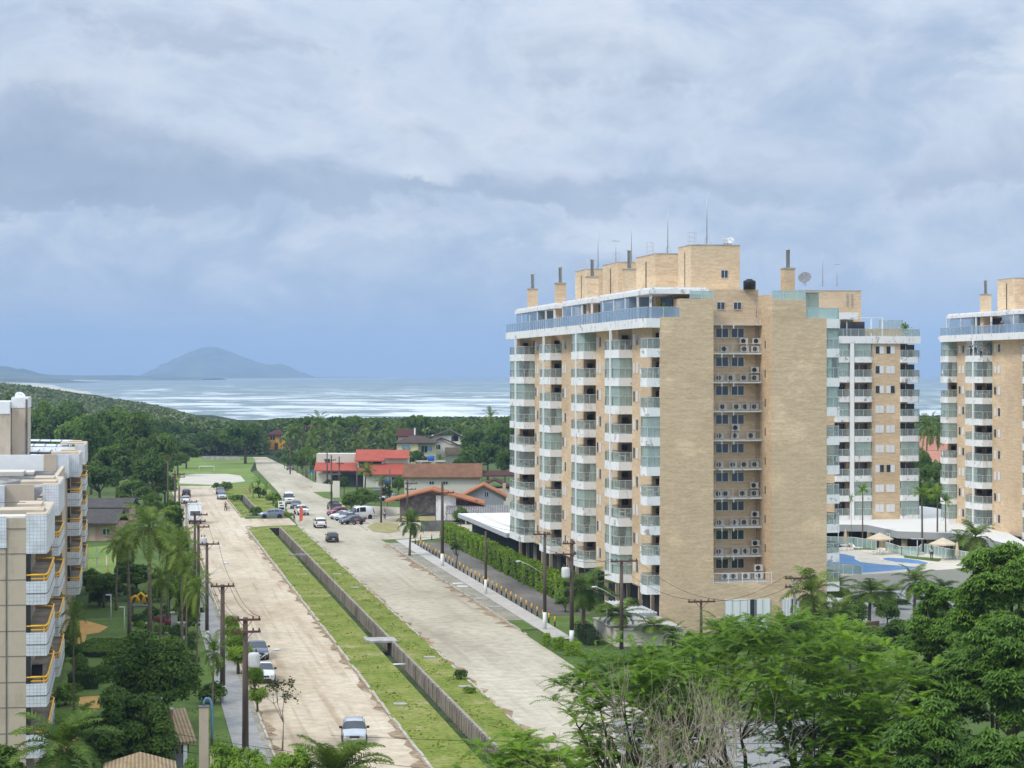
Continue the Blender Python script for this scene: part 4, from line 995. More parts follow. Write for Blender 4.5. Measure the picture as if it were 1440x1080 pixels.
def hip(root,x0,x1,y0,y1,z,zr,m,ov=.5,name='roof'):
    x0-=ov;x1+=ov;y0-=ov;y1+=ov; cy=(y0+y1)/2; d=min((x1-x0),(y1-y0))/2; a,c=x0+d,x1-d
    b=MB(); t=.16
    P=[(x0,y0,z),(x1,y0,z),(x1,y1,z),(x0,y1,z),(a,cy,zr),(c,cy,zr)]
    if x1-x0<y1-y0: cx=(x0+x1)/2; P[4]=(cx,y0+d,zr); P[5]=(cx,y1-d,zr); F=[(0,1,4),(1,2,5,4),(2,3,5),(3,0,4,5)]
    else: F=[(0,1,5,4),(1,2,5),(2,3,4,5),(3,0,4)]
    for f in F: b.poly([P[i] for i in f])
    b.poly([(x0,y0,z-t),(x0,y1,z-t),(x1,y1,z-t),(x1,y0,z-t)])
    for i in range(4):
        p,q=P[i],P[(i+1)%4]; b.poly([(p[0],p[1],z-t),(q[0],q[1],z-t),q,p])
    return b.build(name,m,root)
def house(label,px,Z,rz=0.0,cat='house',name='house'): return thing(name,label,cat,(XA(px,Z),Z,0),rz)
def PX(px,Z,px0): return (px-px0)*Z/FP
# brown-roofed long house
Z=405; h=house('cream two storey house with a long plain brown tiled roof',622,Z); w=7.2
b=MB(); b.box(-w,w,0,8,0,5.4); b.build('wall',M['cream'],h)
for x in (-2.5,.1): win_part(h,x,3.9,.95,.62,0)
roof_x(h,-w-.35,w+.4,[(-.7,5.35),(4.0,7.75),(8.7,5.35)],.22,M['rbrown']); b=MB(); b.box(-w+1,-w+1.9,-.04,0,0,2.1); b.build('door',M['rdark'],h)
# orange gable house with stone front
Z=358; h=house('low orange tiled gable house with a dark stone front and white panel',610,Z); zz=lambda y:ZA(y,358); xx=lambda p:PX(p,358,610)
prof=[(xx(540),zz(705)),(xx(607),zz(687.5)),(xx(681),zz(708))]
b=MB(); q=[(xx(562),0),(xx(676),0),(xx(676),zz(709)),(xx(607),zz(690)),(xx(562),zz(702))]
b.poly([(x,.6,z) for x,z in q],0); b.poly([(x,8.5,z) for x,z in q[::-1]],0)
for (a,c) in ((q[0],q[4]),(q[1],q[2])): b.poly([(a[0],.6,a[1]),(a[0],8.5,a[1]),(c[0],8.5,c[1]),(c[0],.6,c[1])],0)
b.build('wall',M['stone'],h)
b=MB(); b.box(xx(613),xx(641),.45,.6,.3,zz(697)); b.build('white_panel',M['plaster'],h)
b=MB(); b.box(xx(641),xx(672),.5,.6,1.6,zz(704)); b.build('dark_panel',M['rmar'],h)
b=MB(); b.box(xx(565),xx(612),.45,.6,.25,1.0); b.build('canopy_band',M['yband'],h)
b=MB(); b.box(xx(570),xx(611),.52,.6,1.0,1.55); b.build('window',M['win'],h)
roof_prof(h,prof,-.5,9.2,.28,M['rclay'])
# grey gable house behind it
Z=373; h=house('small grey gable house with an orange tiled roof behind the stone-fronted one',680,Z); xx=lambda p:PX(p,373,680)
q=[(xx(652),0),(xx(708),0),(xx(708),ZA(696,373)),(xx(680),ZA(683,373)),(xx(652),ZA(697,373))]
b=MB(); b.poly([(x,0,z) for x,z in q]); b.poly([(x,8,z) for x,z in q[::-1]]); b.poly([(q[1][0],0,0),(q[1][0],8,0),(q[1][0],8,q[2][1]),(q[1][0],0,q[2][1])]); b.poly([(q[0][0],0,0),(q[0][0],8,0),(q[0][0],8,q[4][1]),(q[0][0],0,q[4][1])]); b.build('wall',M['gwall'],h)
win_part(h,.15,ZA(699,373),.7,.95,0); roof_prof(h,[(xx(645),ZA(699,373)),(xx(680),ZA(681,373)),(xx(713),ZA(698,373))],-.6,8.6,.25,M['rclay'])
b=MB(); b.box(3.3,3.9,3,3.6,2.5,5.6); b.build('chimney',M['beige'],h)
# lean-to of fibre cement
Z=352; h=house('grey corrugated lean-to roof beside the hedge',670,Z,0,'shed','lean_to'); xx=lambda p:PX(p,352,670)
roof_x(h,xx(626),xx(716),[(0,ZA(722,352)),(7,ZA(710,359))],.1,M['fib']); b=MB(); b.box(xx(628),xx(714),6.6,6.8,0,2.7); b.build('wall',M['concd'],h)
for p in (628,655,684,712): MB().box(xx(p)-.1,xx(p)+.1,.2,.4,0,2.0).build('post',M['conc'],h)
tag(MB().strip([(XA(592,337),337),(XA(636,337),338.5)],.25,0,1.7).build('garden_wall',M['concd'],None),'low weathered grey wall at the end of the side street','wall')
# red-roofed house
Z=470; h=house('white house with several bright red tiled roofs and a dark upper veranda',515,Z); xx=lambda p:PX(p,470,515); zz=lambda y:ZA(y,470)
b=MB(); b.box(xx(503),xx(538),1.2,9,0,5.9); b.box(xx(538),xx(573),.4,9,0,6.1); b.box(xx(443),xx(503),3.2,9,0,zz(639)); b.box(xx(512),xx(573),-2.6,.4,0,3.1); b.box(xx(447),xx(480),.2,3.2,0,2.9)
b.build('wall',M['cream'],h)
roof_x(h,xx(499),xx(541),[(-.6,zz(647.5)),(4.2,zz(633))],.25,M['rred']); roof_x(h,xx(541.2),xx(575),[(-.4,zz(644)),(4.0,zz(633.5))],.25,M['rred'])
roof_x(h,xx(442),xx(513),[(-1.4,zz(661)),(3.3,zz(651))],.2,M['rred']); roof_x(h,xx(513.2),xx(575),[(-3.4,zz(666)),(.3,zz(651.5))],.2,M['rred'])
b=MB(); b.box(xx(504),xx(537),1.1,1.2,3.9,5.8); b.build('veranda_opening',M['dark'],h)
for p in (503,538): MB().box(xx(p)-.2,xx(p)+.2,.1,.5,3.2,5.9).build('post',M['white'],h)
b=MB(); b.box(xx(466),xx(512),.1,.2,0,2.6); b.build('garage_opening',M['dark'],h); win_part(h,xx(539),4.0,.9,1.2,.4); win_part(h,xx(455),5.0,1.2,1.1,3.2)
b=MB(); b.box(xx(552),xx(570),-2.7,-2.6,.2,2.2); b.build('door',M['rdark'],h)
b=MB(); b.lathe([(0,0),(.7,0),(.8,1.1),(.5,1.25),(0,1.3)],(0,0,0),14); tag(b.build('water_tank',M['bluep'],None,(XA(545,447),447,1.6)),'blue water tank in the yard in front of the red-roofed house','water tank')
b=MB(); b.lathe([(0,0),(.75,0),(.85,1.0),(.5,1.2),(0,1.25)],(0,0,0),14); tag(b.build('water_tank',M['bluep'],None,(XA(606,470),470,ZA(648,470))),'blue water tank above the brown roof, in front of the cream houses','water tank')
tag(MB().box(-3.2,3.2,-2.4,2.4,-.1,.1).box(-3,-2.8,-2.2,-2,-6.2,-.1).box(2.8,3,-2.2,-2,-6.2,-.1).box(-3,-2.8,2,2.2,-6.2,-.1).box(2.8,3,2,2.2,-6.2,-.1).build('tank_stand',M['conc'],None,(XA(606,470),470,ZA(648,470)-.12)),'concrete stand carrying the blue tank behind the brown-roofed house','tank stand')
# cream houses farther back
Z=556; h=house('pale yellow two storey house with a dark hipped roof and blue window panes',585,Z); xx=lambda p:PX(p,556,585); zz=lambda y:ZA(y,556)
b=MB(); b.box(xx(558),xx(588),0,8,0,zz(623)); b.box(xx(588),xx(612),1.2,8,0,zz(624)); b.build('wall',M['ywall'],h); hip(h,xx(556),xx(612),0,8,zz(622.5),zz(613),M['rdark'],.6)
win_part(h,xx(565),zz(634),2.2,1.6,0,'bluepane'); win_part(h,xx(592),zz(637),1.6,1.9,1.2); win_part(h,xx(600),zz(635),1.4,1.4,1.2,'bluepane')
Z=580; h=house('upper storey house with a brown roof and a thin white chimney',571,Z); xx=lambda p:PX(p,580,571); zz=lambda y:ZA(y,580)
b=MB(); b.box(xx(560),xx(582),0,6,0,zz(612)); b.build('wall',M['cream'],h); roof_x(h,xx(557),xx(584),[(-.6,zz(613)),(3,zz(603.5)),(6.6,zz(613))],.25,M['rmar']); b=MB(); b.box(xx(582.2),xx(584.2),0,.5,0,zz(602)); b.build('chimney',M['white'],h)
Z=566; h=house('cream house with two tiers of dark gabled roofs facing the street',628,Z); xx=lambda p:PX(p,566,628); zz=lambda y:ZA(y,566)
b=MB(); b.box(xx(606),xx(648),3,10,0,zz(613)); b.box(xx(608),xx(646),0,3,0,zz(624)); b.poly([(xx(608),0,zz(624)),(xx(632),0,zz(624)),(xx(620),0,zz(616.5))]); b.build('wall',M['cream'],h)
roof_prof(h,[(xx(602),zz(615)),(xx(632),zz(605)),(xx(650.5),zz(614.5))],2.2,11,.3,M['rdark']); roof_prof(h,[(xx(605),zz(623)),(xx(620),zz(615)),(xx(650),zz(627))],-.6,2.1,.3,M['rdark'])
win_part(h,xx(634),zz(621),1.6,1.5,3); win_part(h,xx(638),zz(621),1.2,1.5,3); win_part(h,xx(612),zz(632),1.4,1.3,0); b=MB(); b.box(xx(626),xx(649),-1.4,-1.25,zz(637),zz(629)); b.box(xx(627),xx(649),-1.4,0,zz(639),zz(637)); b.build('balcony',M['wood2'],h)
b=MB(); b.box(xx(645),xx(656),-3,-1.6,2,zz(639)); tag(b.build('garden_shed',M['bluew'],None,(XA(628,566),566,-1.9)),'pale blue shed wall beside the two-tier cream house','shed')
# orange and yellow houses near the beach
Z=700; h=house('bright orange two storey house at the far end of the road',388,Z); xx=lambda p:PX(p,700,388); zz=lambda y:ZA(y,700)
b=MB(); b.box(xx(376),xx(403),0,8,0,zz(612)); b.build('wall',M['orangew'],h); hip(h,xx(376),xx(403),0,8,zz(611),zz(604),M['rmar'],.7); win_part(h,xx(380),zz(619),1.6,1.4,0); win_part(h,xx(393),zz(619),1.6,1.4,0); b=MB(); b.box(xx(386),xx(391),-.05,0,0,2.2); b.build('door',M['rdark'],h)
for (p0,p1,y0,Zc,lab) in ((428,440,597,735,'small yellow upper storey among the palms near the beach'),(434,445,620,690,'yellow house corner half hidden by palms left of the white wall'),):
    h=house(lab,(p0+p1)/2,Zc); w_=(p1-p0)*Zc/FP/2
    b=MB(); b.box(-w_,w_,0,5,0,ZA(y0,Zc)-.6); b.build('wall',M['ywall2'],h); hip(h,-w_,w_,0,5,ZA(y0,Zc)-.6,ZA(y0,Zc)+.6,M['rbrown'],.5); win_part(h,-.7,ZA(y0,Zc)-2.3,1.4,1.1,0)
Z=396; h=house('house with a maroon gabled roof right of the brown-roofed one',695,Z); xx=lambda p:PX(p,396,695); zz=lambda y:ZA(y,396)
b=MB(); b.box(xx(676),xx(722),0,8,0,zz(687)); b.build('wall',M['cream'],h); roof_prof(h,[(xx(671),zz(687)),(xx(695),zz(674)),(xx(724),zz(688))],-.6,9,.25,M['rmar']); win_part(h,xx(690),1.2,1.1,1.1,0)
b=MB(); roof_x(h,xx(674),xx(724),[(9.2,zz(672)),(13,zz(666))],.2,M['rmar'])
# dark-roofed houses behind the left block
for (p0,p1,ye,yr,Zc,lab) in ((118,186,713,700,352,'low house with a dark grey tiled roof left of the palms'),(100,168,735,716,318,'nearer dark tiled roof with a pale striped edge beside the left block')):
    h=house(lab,(p0+p1)/2,Zc); w_=(p1-p0)*Zc/FP/2
    b=MB(); b.box(-w_+.5,w_-.5,0,6,0,ZA(ye,Zc)); b.build('wall',M['pinkw'],h); roof_x(h,-w_,w_,[(-1.2,ZA(ye,Zc)),(3.2,ZA(yr,Zc+3)),(7.5,ZA(ye,Zc))],.2,M['rgrey']); win_part(h,w_-2.5,.9,1.1,1.0,0); b=MB(); b.box(w_-4.5,w_-3.6,-.04,0,0,2.0); b.build('door',M['beige'],h)
for (p0,p1,ye,yr,Zc,lab) in ((1293,1345,633,613,520,'house with a pale terracotta roof seen between the two right towers'),(1300,1340,650,634,470,'lower pink tiled roof in the gap between the two right towers')):
    h=house(lab,(p0+p1)/2,Zc); w_=(p1-p0)*Zc/FP/2
    b=MB(); b.box(-w_+.5,w_-.5,0,7,0,ZA(ye,Zc)-.1); b.build('wall',M['cream'],h); roof_x(h,-w_,w_,[(-.8,ZA(ye,Zc)),(3.5,ZA(yr,Zc+3)),(8,ZA(ye,Zc))],.25,M['rpink']); win_part(h,-1,ZA(ye,Zc)-2,1.4,1.2,0)
# gatehouse roofs at lower left
h=thing('gatehouse','small beige tiled gatehouse with brick chimneys half hidden by a round tree','gatehouse',(XA(240,129),129,0),TH+.25)
b=MB(); b.box(-2.0,1.1,.4,4.2,0,2.9); b.build('wall',M['gwall'],h)
roof_x(h,-2.4,1.5,[(-.5,2.75),(2.0,4.4),(4.7,2.9)],.16,M['rbeige'])
for i in range(9): MB().box(-1.6+i*.32,-1.48+i*.32,-.2,-.1,2.0,2.7).build('rafter',M['redwood'],h)
for (x,y,z) in ((-.3,2.2,5.0),(.1,1.0,4.5)):
    b=MB(); b.box(x-.24,x+.24,y-.24,y+.24,3.5,z,0); b.box(x-.32,x+.32,y-.3,y+.3,z,z+.1,1); b.build('chimney',[M['redbrick'],M['conc']],h)
MB().box(.7,.95,-.3,-.05,0,2.6).build('post',M['white'],h)
h=thing('gate_kiosk','beige tiled hip roof of a kiosk at the bottom edge of the photo','kiosk',(XA(197,119),119,0),TH)
b=MB(); b.box(-1.5,1.5,.2,3.2,0,2.6); b.build('wall',M['gwall'],h); hip(h,-1.6,1.6,.1,3.3,2.65,3.6,M['rbeige'],.45)
b=MB(); b.box(-.27,.27,-.27,.27,0,5.45,0); b.box(-.3,.3,-.3,.3,5.45,5.52,1); o=tag(b.build('masonry_column',[M['lbeige'],M['concd']],None,(XA(286.5,125),125,0),TH),'tall beige column with a curved blue pipe at its top','column')
b=MB(); b.tube([(0,.1,5.5),(.02,.1,5.75),(.15,.1,5.95),(.35,.1,5.9),(.46,.1,5.6),(.48,.1,4.4),(.5,.1,3.6)],.075,8); b.build('curved_pipe',M['bluew2'],o)
b=MB(); b.box(-.22,.22,-.22,.22,0,3.0,0); b.box(-.28,.28,-.28,.28,3.0,3.12,1); tag(b.build('masonry_column',[M['lbeige'],M['concd']],None,(XA(301,124),124,0),TH),'short beige gate pillar right of the tall column','column')
# ---------------------------------------------------------------- grounds of the near tower
pod=thing('podium_wall','low beige garden podium with a slatted skylight at the foot of the near tower','podium',W(TN,TS),TH)
b=MB(); b.box(-6.4,0,-9,.6,0,1.5,0); b.box(-6.5,.0,-9.1,.7,1.5,1.62,1); b.build('wall',[M['pinkst'],M['pave2']],pod)
b=MB(); b.box(-2.6,-.1,.75,12,.3,1.9,0)
for i in range(8): b.box(-2.7+i*.36,-2.64+i*.36,.72,12,1.9,1.98,1)
b.build('skylight',[M['sky_l'],M['white']],pod)
an=thing('annex_roof','flat white annex roof with a pale fascia at the far end of the near tower','annex',W(TN,TS),TH)
b=MB(); b.prism([(-1.3,77.3),(30,77.3),(30,118),(-1.5,118)],3.35,3.95,0,1); b.build('roof_slab',[M['gfascia'],M['roofw']],an)
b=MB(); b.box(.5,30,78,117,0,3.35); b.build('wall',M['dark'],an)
# podium block under the two right towers, with its grey fascia
pb=thing('podium_block','long low podium with a grey fascia behind the pool','podium',(0,0,0))
edge=[(1150,747),(1219,747.5),(1262,757),(1342,760),(1380,766),(1470,790)]
E=[G(p,y,3.0) for p,y in edge]; back=[(x+6,y+60) for x,y in E]
b=MB(); b.prism(E+back[::-1],3.0,3.95,0,1); b.build('fascia',[M['gfascia'],M['roofw']],pb)
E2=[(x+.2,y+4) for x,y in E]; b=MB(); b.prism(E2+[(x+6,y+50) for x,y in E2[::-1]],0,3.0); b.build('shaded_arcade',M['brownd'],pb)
for i,(x,y) in enumerate(E[:-1]):
    for t in (.15,.6):
        xx_,yy_=x+(E[i+1][0]-x)*t,y+(E[i+1][1]-y)*t; MB().box(xx_-.35,xx_+.35,yy_+.8,yy_+1.5,0,3.0).build('pillar',M['beige'],pb)
DZ=2.2
deck=[G(p,y,DZ) for p,y in ((1150,770),(1200,769),(1262,771),(1330,781),(1392,794),(1378,798),(1210,808),(1150,812))]
pool=[G(p,y,DZ) for p,y in ((1150,776),(1172,777),(1190,780),(1204,783),(1204,787),(1212,791),(1240,794),(1270,796),(1298,798),(1286,800.5),(1250,804),(1212,806.8),(1172,806),(1150,805))]
isl=[G(p,y,DZ) for p,y in ((1150,795),(1172,794.5),(1190,795),(1203,797),(1203,799.5),(1190,801),(1150,802))]
kid=[G(p,y,DZ) for p,y in ((1239,785.5),(1250,784.6),(1272,785.5),(1292,788),(1308,792),(1304,794),(1285,793.3),(1258,791),(1241,788))]
b=MB(); b.prism(deck,0,DZ,0,1); tag(b.build('pool_deck',[M['pinkst'],M['deck']]),None,None,None,'structure')
def water(nm,P_,lab):
    root=thing('swimming_pool',lab,'swimming pool',(0,0,DZ))
    b=MB(); b.poly([(x,y,.02) for x,y in P_]); b.build('water',M['pool'],root)
    c=MB(); c.strip([(x,y) for x,y in P_],.35,.0,.06,0,True); c.build('coping',M['deck2'],root)
water('p',pool,'large curved blue swimming pool on the deck beside the near tower'); water('k',kid,'small blue kidney-shaped pool behind the large one')
b=MB(); b.prism(isl,0,.09); tag(b.build('pool_island',M['deck'],None,(0,0,DZ)),'pale rounded island in the large pool','pool island')
def deck_rail(pts,lab,h=1.1,z=DZ,nm='pool_fence',step=1.1,mg='glassc'):
    P_=[G(p,y,z) for p,y in pts]; root=thing(nm,lab,'fence',(0,0,z)); g=MB(); r=MB(); glass_rail(g,r,P_,0,h,step); g.build('glass',M[mg],root); r.build('railing',M['white'],root)
deck_rail([(1158,767),(1200,768),(1232,773)],'white framed glass fence behind the pool, left of the open parasol',1.2)
deck_rail([(1246,774),(1268,781),(1292,781),(1296,777)],'white balustrade ramp behind the small pool',1.1)
deck_rail([(1300,778),(1340,786),(1395,796)],'glass fence behind the man in white at the right of the pool',1.2)
deck_rail([(1160,806),(1212,808.5)],'white fence along the near edge of the large pool',1.1)
def parasol(px,py,lab,open_=True):
    x,y=G(px,py,DZ); root=thing('parasol',lab,'parasol',(x,y,DZ))
    b=MB(); b.tube([(0,0,0),(0,0,2.5)],.035,6); b.lathe([(0,0),(.28,0),(.28,.06),(0,.08)],(0,0,0),10); b.build('pole',M['white'],root)
    c=MB()
    if open_: 
        c.lathe([(1.75,1.95),(1.2,2.2),(.5,2.5),(0,2.72)],(0,0,0),8,0,False); c.lathe([(1.75,1.95),(1.74,1.8)],(0,0,0),8,0,False)
    else: c.lathe([(.12,.9),(.26,1.1),(.2,1.8),(.09,2.5),(0,2.75)],(0,0,0),8)
    c.build('canopy',M['canvas'],root)
parasol(1237,779,'open beige parasol over a table behind the small pool'); parasol(1326,787,'open beige parasol at the right end of the deck'); parasol(1189,773,'closed beige parasol near the white chairs at the left of the deck',False); parasol(1346,793,'closed beige parasol at the right end near the wall',False)
def pool_table(px,py,lab):
    x,y=G(px,py,DZ); t=thing('table',lab,'table',(x,y,DZ)); b=MB(); b.lathe([(0,.72),(.5,.72),(.5,.76),(0,.77)],(0,0,0),12); b.build('tabletop',M['white'],t)
    for q in range(4): a=q*PI/2+.4; MB().bar((math.cos(a)*.4,math.sin(a)*.4,0),(math.cos(a)*.3,math.sin(a)*.3,.72),.025).build('leg',M['white'],t)
def pool_chair(px,py,rz,lab):
    x,y=G(px,py,DZ); t=thing('chair',lab,'chair',(x,y,DZ),rz); MB().box(-.24,.24,-.24,.24,.42,.46).build('seat',M['canvas'],t); MB().box(-.24,.24,.22,.26,.46,.98).build('backrest',M['canvas'],t)
    for dx in(-.22,.22):
        for dy in(-.22,.22): MB().box(dx-.02,dx+.02,dy-.02,dy+.02,0,.42).build('leg',M['white'],t)
pool_table(1236,780.5,'white round table under the open parasol behind the small pool'); pool_table(1187,774.5,'white round table beside the closed parasol')
pool_chair(1244,780,-1.4,'beige chair right of the parasol table behind the small pool'); pool_chair(1229,780.5,1.4,'beige chair left of the parasol table behind the small pool'); pool_chair(1195,774.5,-1.2,'pale chair right of the table with the closed parasol'); pool_chair(1180,775,1.3,'pale chair left of the table with the closed parasol'); pool_chair(1353,793,-.5,'pale chair at the right end of the deck beside a closed parasol')
def lounger(px,py,rz,lab):
    x,y=G(px,py,DZ); t=thing('sun_lounger',lab,'sun lounger',(x,y,DZ),rz); MB().box(-.33,.33,-1,.35,.3,.36).build('seat',M['white'],t); b=MB(); b.poly([(-.33,.35,.33),(.33,.35,.33),(.33,.95,.75),(-.33,.95,.75)]); b.poly([(-.33,.35,.37),(.33,.35,.37),(.33,.95,.79),(-.33,.95,.79)]); b.build('backrest',M['white'],t)
    for dx in(-.3,.3):
        for dy in(-.9,.3): MB().box(dx-.02,dx+.02,dy-.02,dy+.02,0,.3).build('leg',M['white'],t)
lounger(1203,773,.6,'white lounger left of the lawn behind the large pool'); lounger(1363,795,-.8,'white lounger at the far right of the deck')
for P_,lab in ((((1200,770),(1236,770),(1234,773.5),(1201,772.5)),'strip of lawn behind the large pool'),(((1270,781),(1325,786),(1320,790),(1272,784.5)),'strip of lawn beside the man in white')):
    b=MB(); b.poly([(*G(p,y,DZ),DZ+.03) for p,y in P_]); tag(b.build('lawn_strip',M['lawn']),None,None,None,'structure')
# service yard right of the near tower: driveway, white walls, metal fences
b=MB(); yd=[G(p,y) for p,y in ((1120,900),(1330,872),(1420,840),(1200,836),(1150,850))]; b.poly([(x,y,.03) for x,y in yd]); tag(b.build('driveway',M['pave2']),None,None,None,'structure')
b=MB(); b.prism([G(p,y) for p,y in ((980,1500),(1150,1500),(1150,1014),(860,1014))],.0,.035,0); tag(b.build('near_street',M['lightstreet']),None,None,None,'structure')
def fence_run(pts,lab,h=1.9,m='alu',step=.16,base=.35):
    P_=[G(p,y) for p,y in pts]; root=thing('metal_fence',lab,'fence',(0,0,0)); r=MB()
    for a,c in zip(P_[:-1],P_[1:]): dense_rail(r,a,c,base,h-base,step,0,2.4)
    r.build('bars',M[m],root); w_=MB(); w_.strip(P_,.2,0,base); w_.build('plinth',M['conc'],root)
fence_run([(1222,884),(1284,876),(1300,868)],'pale metal fence below the pool wall, behind the leafy trees'); fence_run([(1288,858),(1322,851)],'grey metal gate panels right of the single coconut palm',2.2,'steel',.1)
b=MB(); b.strip([G(1254,852),G(1320,846)],.25,0,1.5); tag(b.build('garden_wall',M['plaster'],None),'white wall below the pool terrace beside the coconut palm','wall')
b=MB(); b.strip([G(1190,898),G(1235,892)],.3,0,1.3); tag(b.build('garden_wall',M['redwood2'],None),'short brown brick wall under the palms right of the near tower','wall')
sh=thing('entrance_canopy','white slanted entrance canopy beside the foot of the near tower','canopy',W(TN+19,TS+6,0),TH); b=MB(); b.poly([(-1.8,-3,2.5),(2.2,-3,2.1),(2.2,3,2.1),(-1.8,3,2.5)]); b.poly([(-1.8,-3,2.4),(-1.8,3,2.4),(2.2,3,2.0),(2.2,-3,2.0)]); b.box(-1.85,-1.78,-3,3,2.35,2.55); b.build('roof',M['white'],sh)
for y in(-2.8,2.8): MB().box(1.9,2.05,y-.07,y+.07,0,2.05).build('post',M['white'],sh)
# ================================================================ vegetation
RNG=np.random.default_rng(7)
def unit(a): return a/np.maximum(1e-9,np.linalg.norm(a,axis=-1,keepdims=True))
def leaf_quads(P,Nrm,a,b,rng,droop=0.0,T=None):
    """diamond leaves at P facing Nrm; half length a, half width b"""
    n=len(P); 
    if T is None: T=rng.normal(size=(n,3)); T[:,2]-=droop
    T=unit(T-Nrm*np.sum(T*Nrm,1,keepdims=True)); S=np.cross(Nrm,T)
    a=np.broadcast_to(np.asarray(a,dtype=float),(n,))[:,None]; b=np.broadcast_to(np.asarray(b,dtype=float),(n,))[:,None]
    return np.stack([P-T*a,P+S*b-T*a*.1,P+T*a,P-S*b-T*a*.1],1).reshape(-1,3)
def crown_pts(rng,rx,rz,hc,nc,rc,nl,flat=.12,low=-.45):
    """clumps spread through a crown; leaves on and in each clump"""
    C0=[]
    while len(C0)<nc:
        d=unit(rng.normal(size=3)); 
        if d[2]<low: continue
        r=rng.uniform(.35,1.0)**.6; C0.append(d*r*np.array([rx,rx,rz])*(1-rc*.4/rx*0)+np.array([0,0,hc]))
    C0=np.array(C0); R=rc*rng.uniform(.65,1.25,nc)
    w=R**2; w/=w.sum(); idx=rng.choice(nc,nl,p=w)
    d=unit(rng.normal(size=(nl,3))); d[:,2]=np.where(d[:,2]<-.3,-d[:,2],d[:,2])
    rad=R[idx]*rng.uniform(.55,1.0,nl)
    P=C0[idx]+d*rad[:,None]*np.array([1,1,1-flat])
    N=unit(d*1.0+np.array([0,0,.4])+rng.normal(size=(nl,3))*.45)
    return P,N,C0
def trunk_mb(h,r0,C0,rng,nb=7,lean=0.0,fork=.45):
    b=MB(); p=[(0,0,-.3),(lean*.3,0,h*fork*.5),(lean*.6,lean*.2,h*fork)]
    b.tube(p,[r0*1.25,r0,r0*.8],8)
    idx=rng.choice(len(C0),min(nb,len(C0)),replace=False)
    for i in idx:
        c=C0[i]; q=np.array(p[2]); m=(q+c)/2+np.array([0,0,-.06*h])
        b.tube([tuple(q),tuple(m),tuple(c)],[r0*.6,r0*.38,r0*.14],6)
    return b
def broad_tree(h,rx,rz,seed,nl,ls,leaf,bark='bark',nc=26,rc=None,asp=.5,droop=.3,fork=.4,label='x',name='tree',nb=7,low=-.45,lean=0):
    rng=np.random.default_rng(seed); rc=rc or rx*.36
    P,N,C0=crown_pts(rng,rx-rc*.7,rz-rc*.5,h-rz,nc,rc,nl,low=low)
    t=thing(name,label,'tree')
    P[:,2]=np.maximum(P[:,2],.5); V=leaf_quads(P,N,ls*rng.uniform(.7,1.2,nl),ls*asp*rng.uniform(.7,1.2,nl),rng,droop)
    np_mesh('crown',V,4,M[leaf],t); trunk_mb(h,max(.1,rx*.06),C0,rng,nb,lean,fork).build('trunk',M[bark],t)
    t['H']=h; t['Wd']=rx*2; return t
def frond(rng,base,az,el,L,droop,nlf,ll,lw,plume=.25,hang=.5):
    """one pinnate frond: returns quads for rachis and leaflets"""
    n=12; u=np.linspace(0,1,n); d=np.array([math.cos(az),math.sin(az)])
    ang=el-droop*u**1.4; dx=np.cos(ang); dz=np.sin(ang); x=np.concatenate([[0],np.cumsum((dx[1:]+dx[:-1])/2)])*L/(n-1); z=np.concatenate([[0],np.cumsum((dz[1:]+dz[:-1])/2)])*L/(n-1)
    P=np.stack([base[0]+x*d[0],base[1]+x*d[1],base[2]+z],1)
    T=unit(np.gradient(P,axis=0)); side=np.array([-d[1],d[0],0]); 
    out=[]
    w=.045*np.linspace(1.2,.3,n)[:,None]*L/3
    A=P-side*w; B=P+side*w
    out.append(np.stack([A[:-1],A[1:],B[1:],B[:-1]],1).reshape(-1,3))
    t=np.linspace(.12,1,nlf); pi=np.stack([np.interp(t,u,P[:,k]) for k in range(3)],1); ti=unit(np.stack([np.interp(t,u,T[:,k]) for k in range(3)],1))
    le=ll*np.sin(PI*np.clip(t*.86+.1,0,1))**.6*rng.uniform(.85,1.15,nlf)
    for s in (-1,1):
        dirn=unit(side*s*1.0+ti*.55+np.array([0,0,plume])+rng.normal(size=(nlf,3))*.12)
        mid=pi+dirn*le[:,None]*.5; dn=unit(dirn+np.array([0,0,-hang])); tip=mid+dn*le[:,None]*.5
        wv=ti*(lw/2)
        out.append(np.stack([pi-wv,mid-wv*1.1,mid+wv*1.1,pi+wv],1).reshape(-1,3)); out.append(np.stack([mid-wv*1.1,tip-wv*.15,tip+wv*.15,mid+wv*1.1],1).reshape(-1,3))
    return np.concatenate(out)
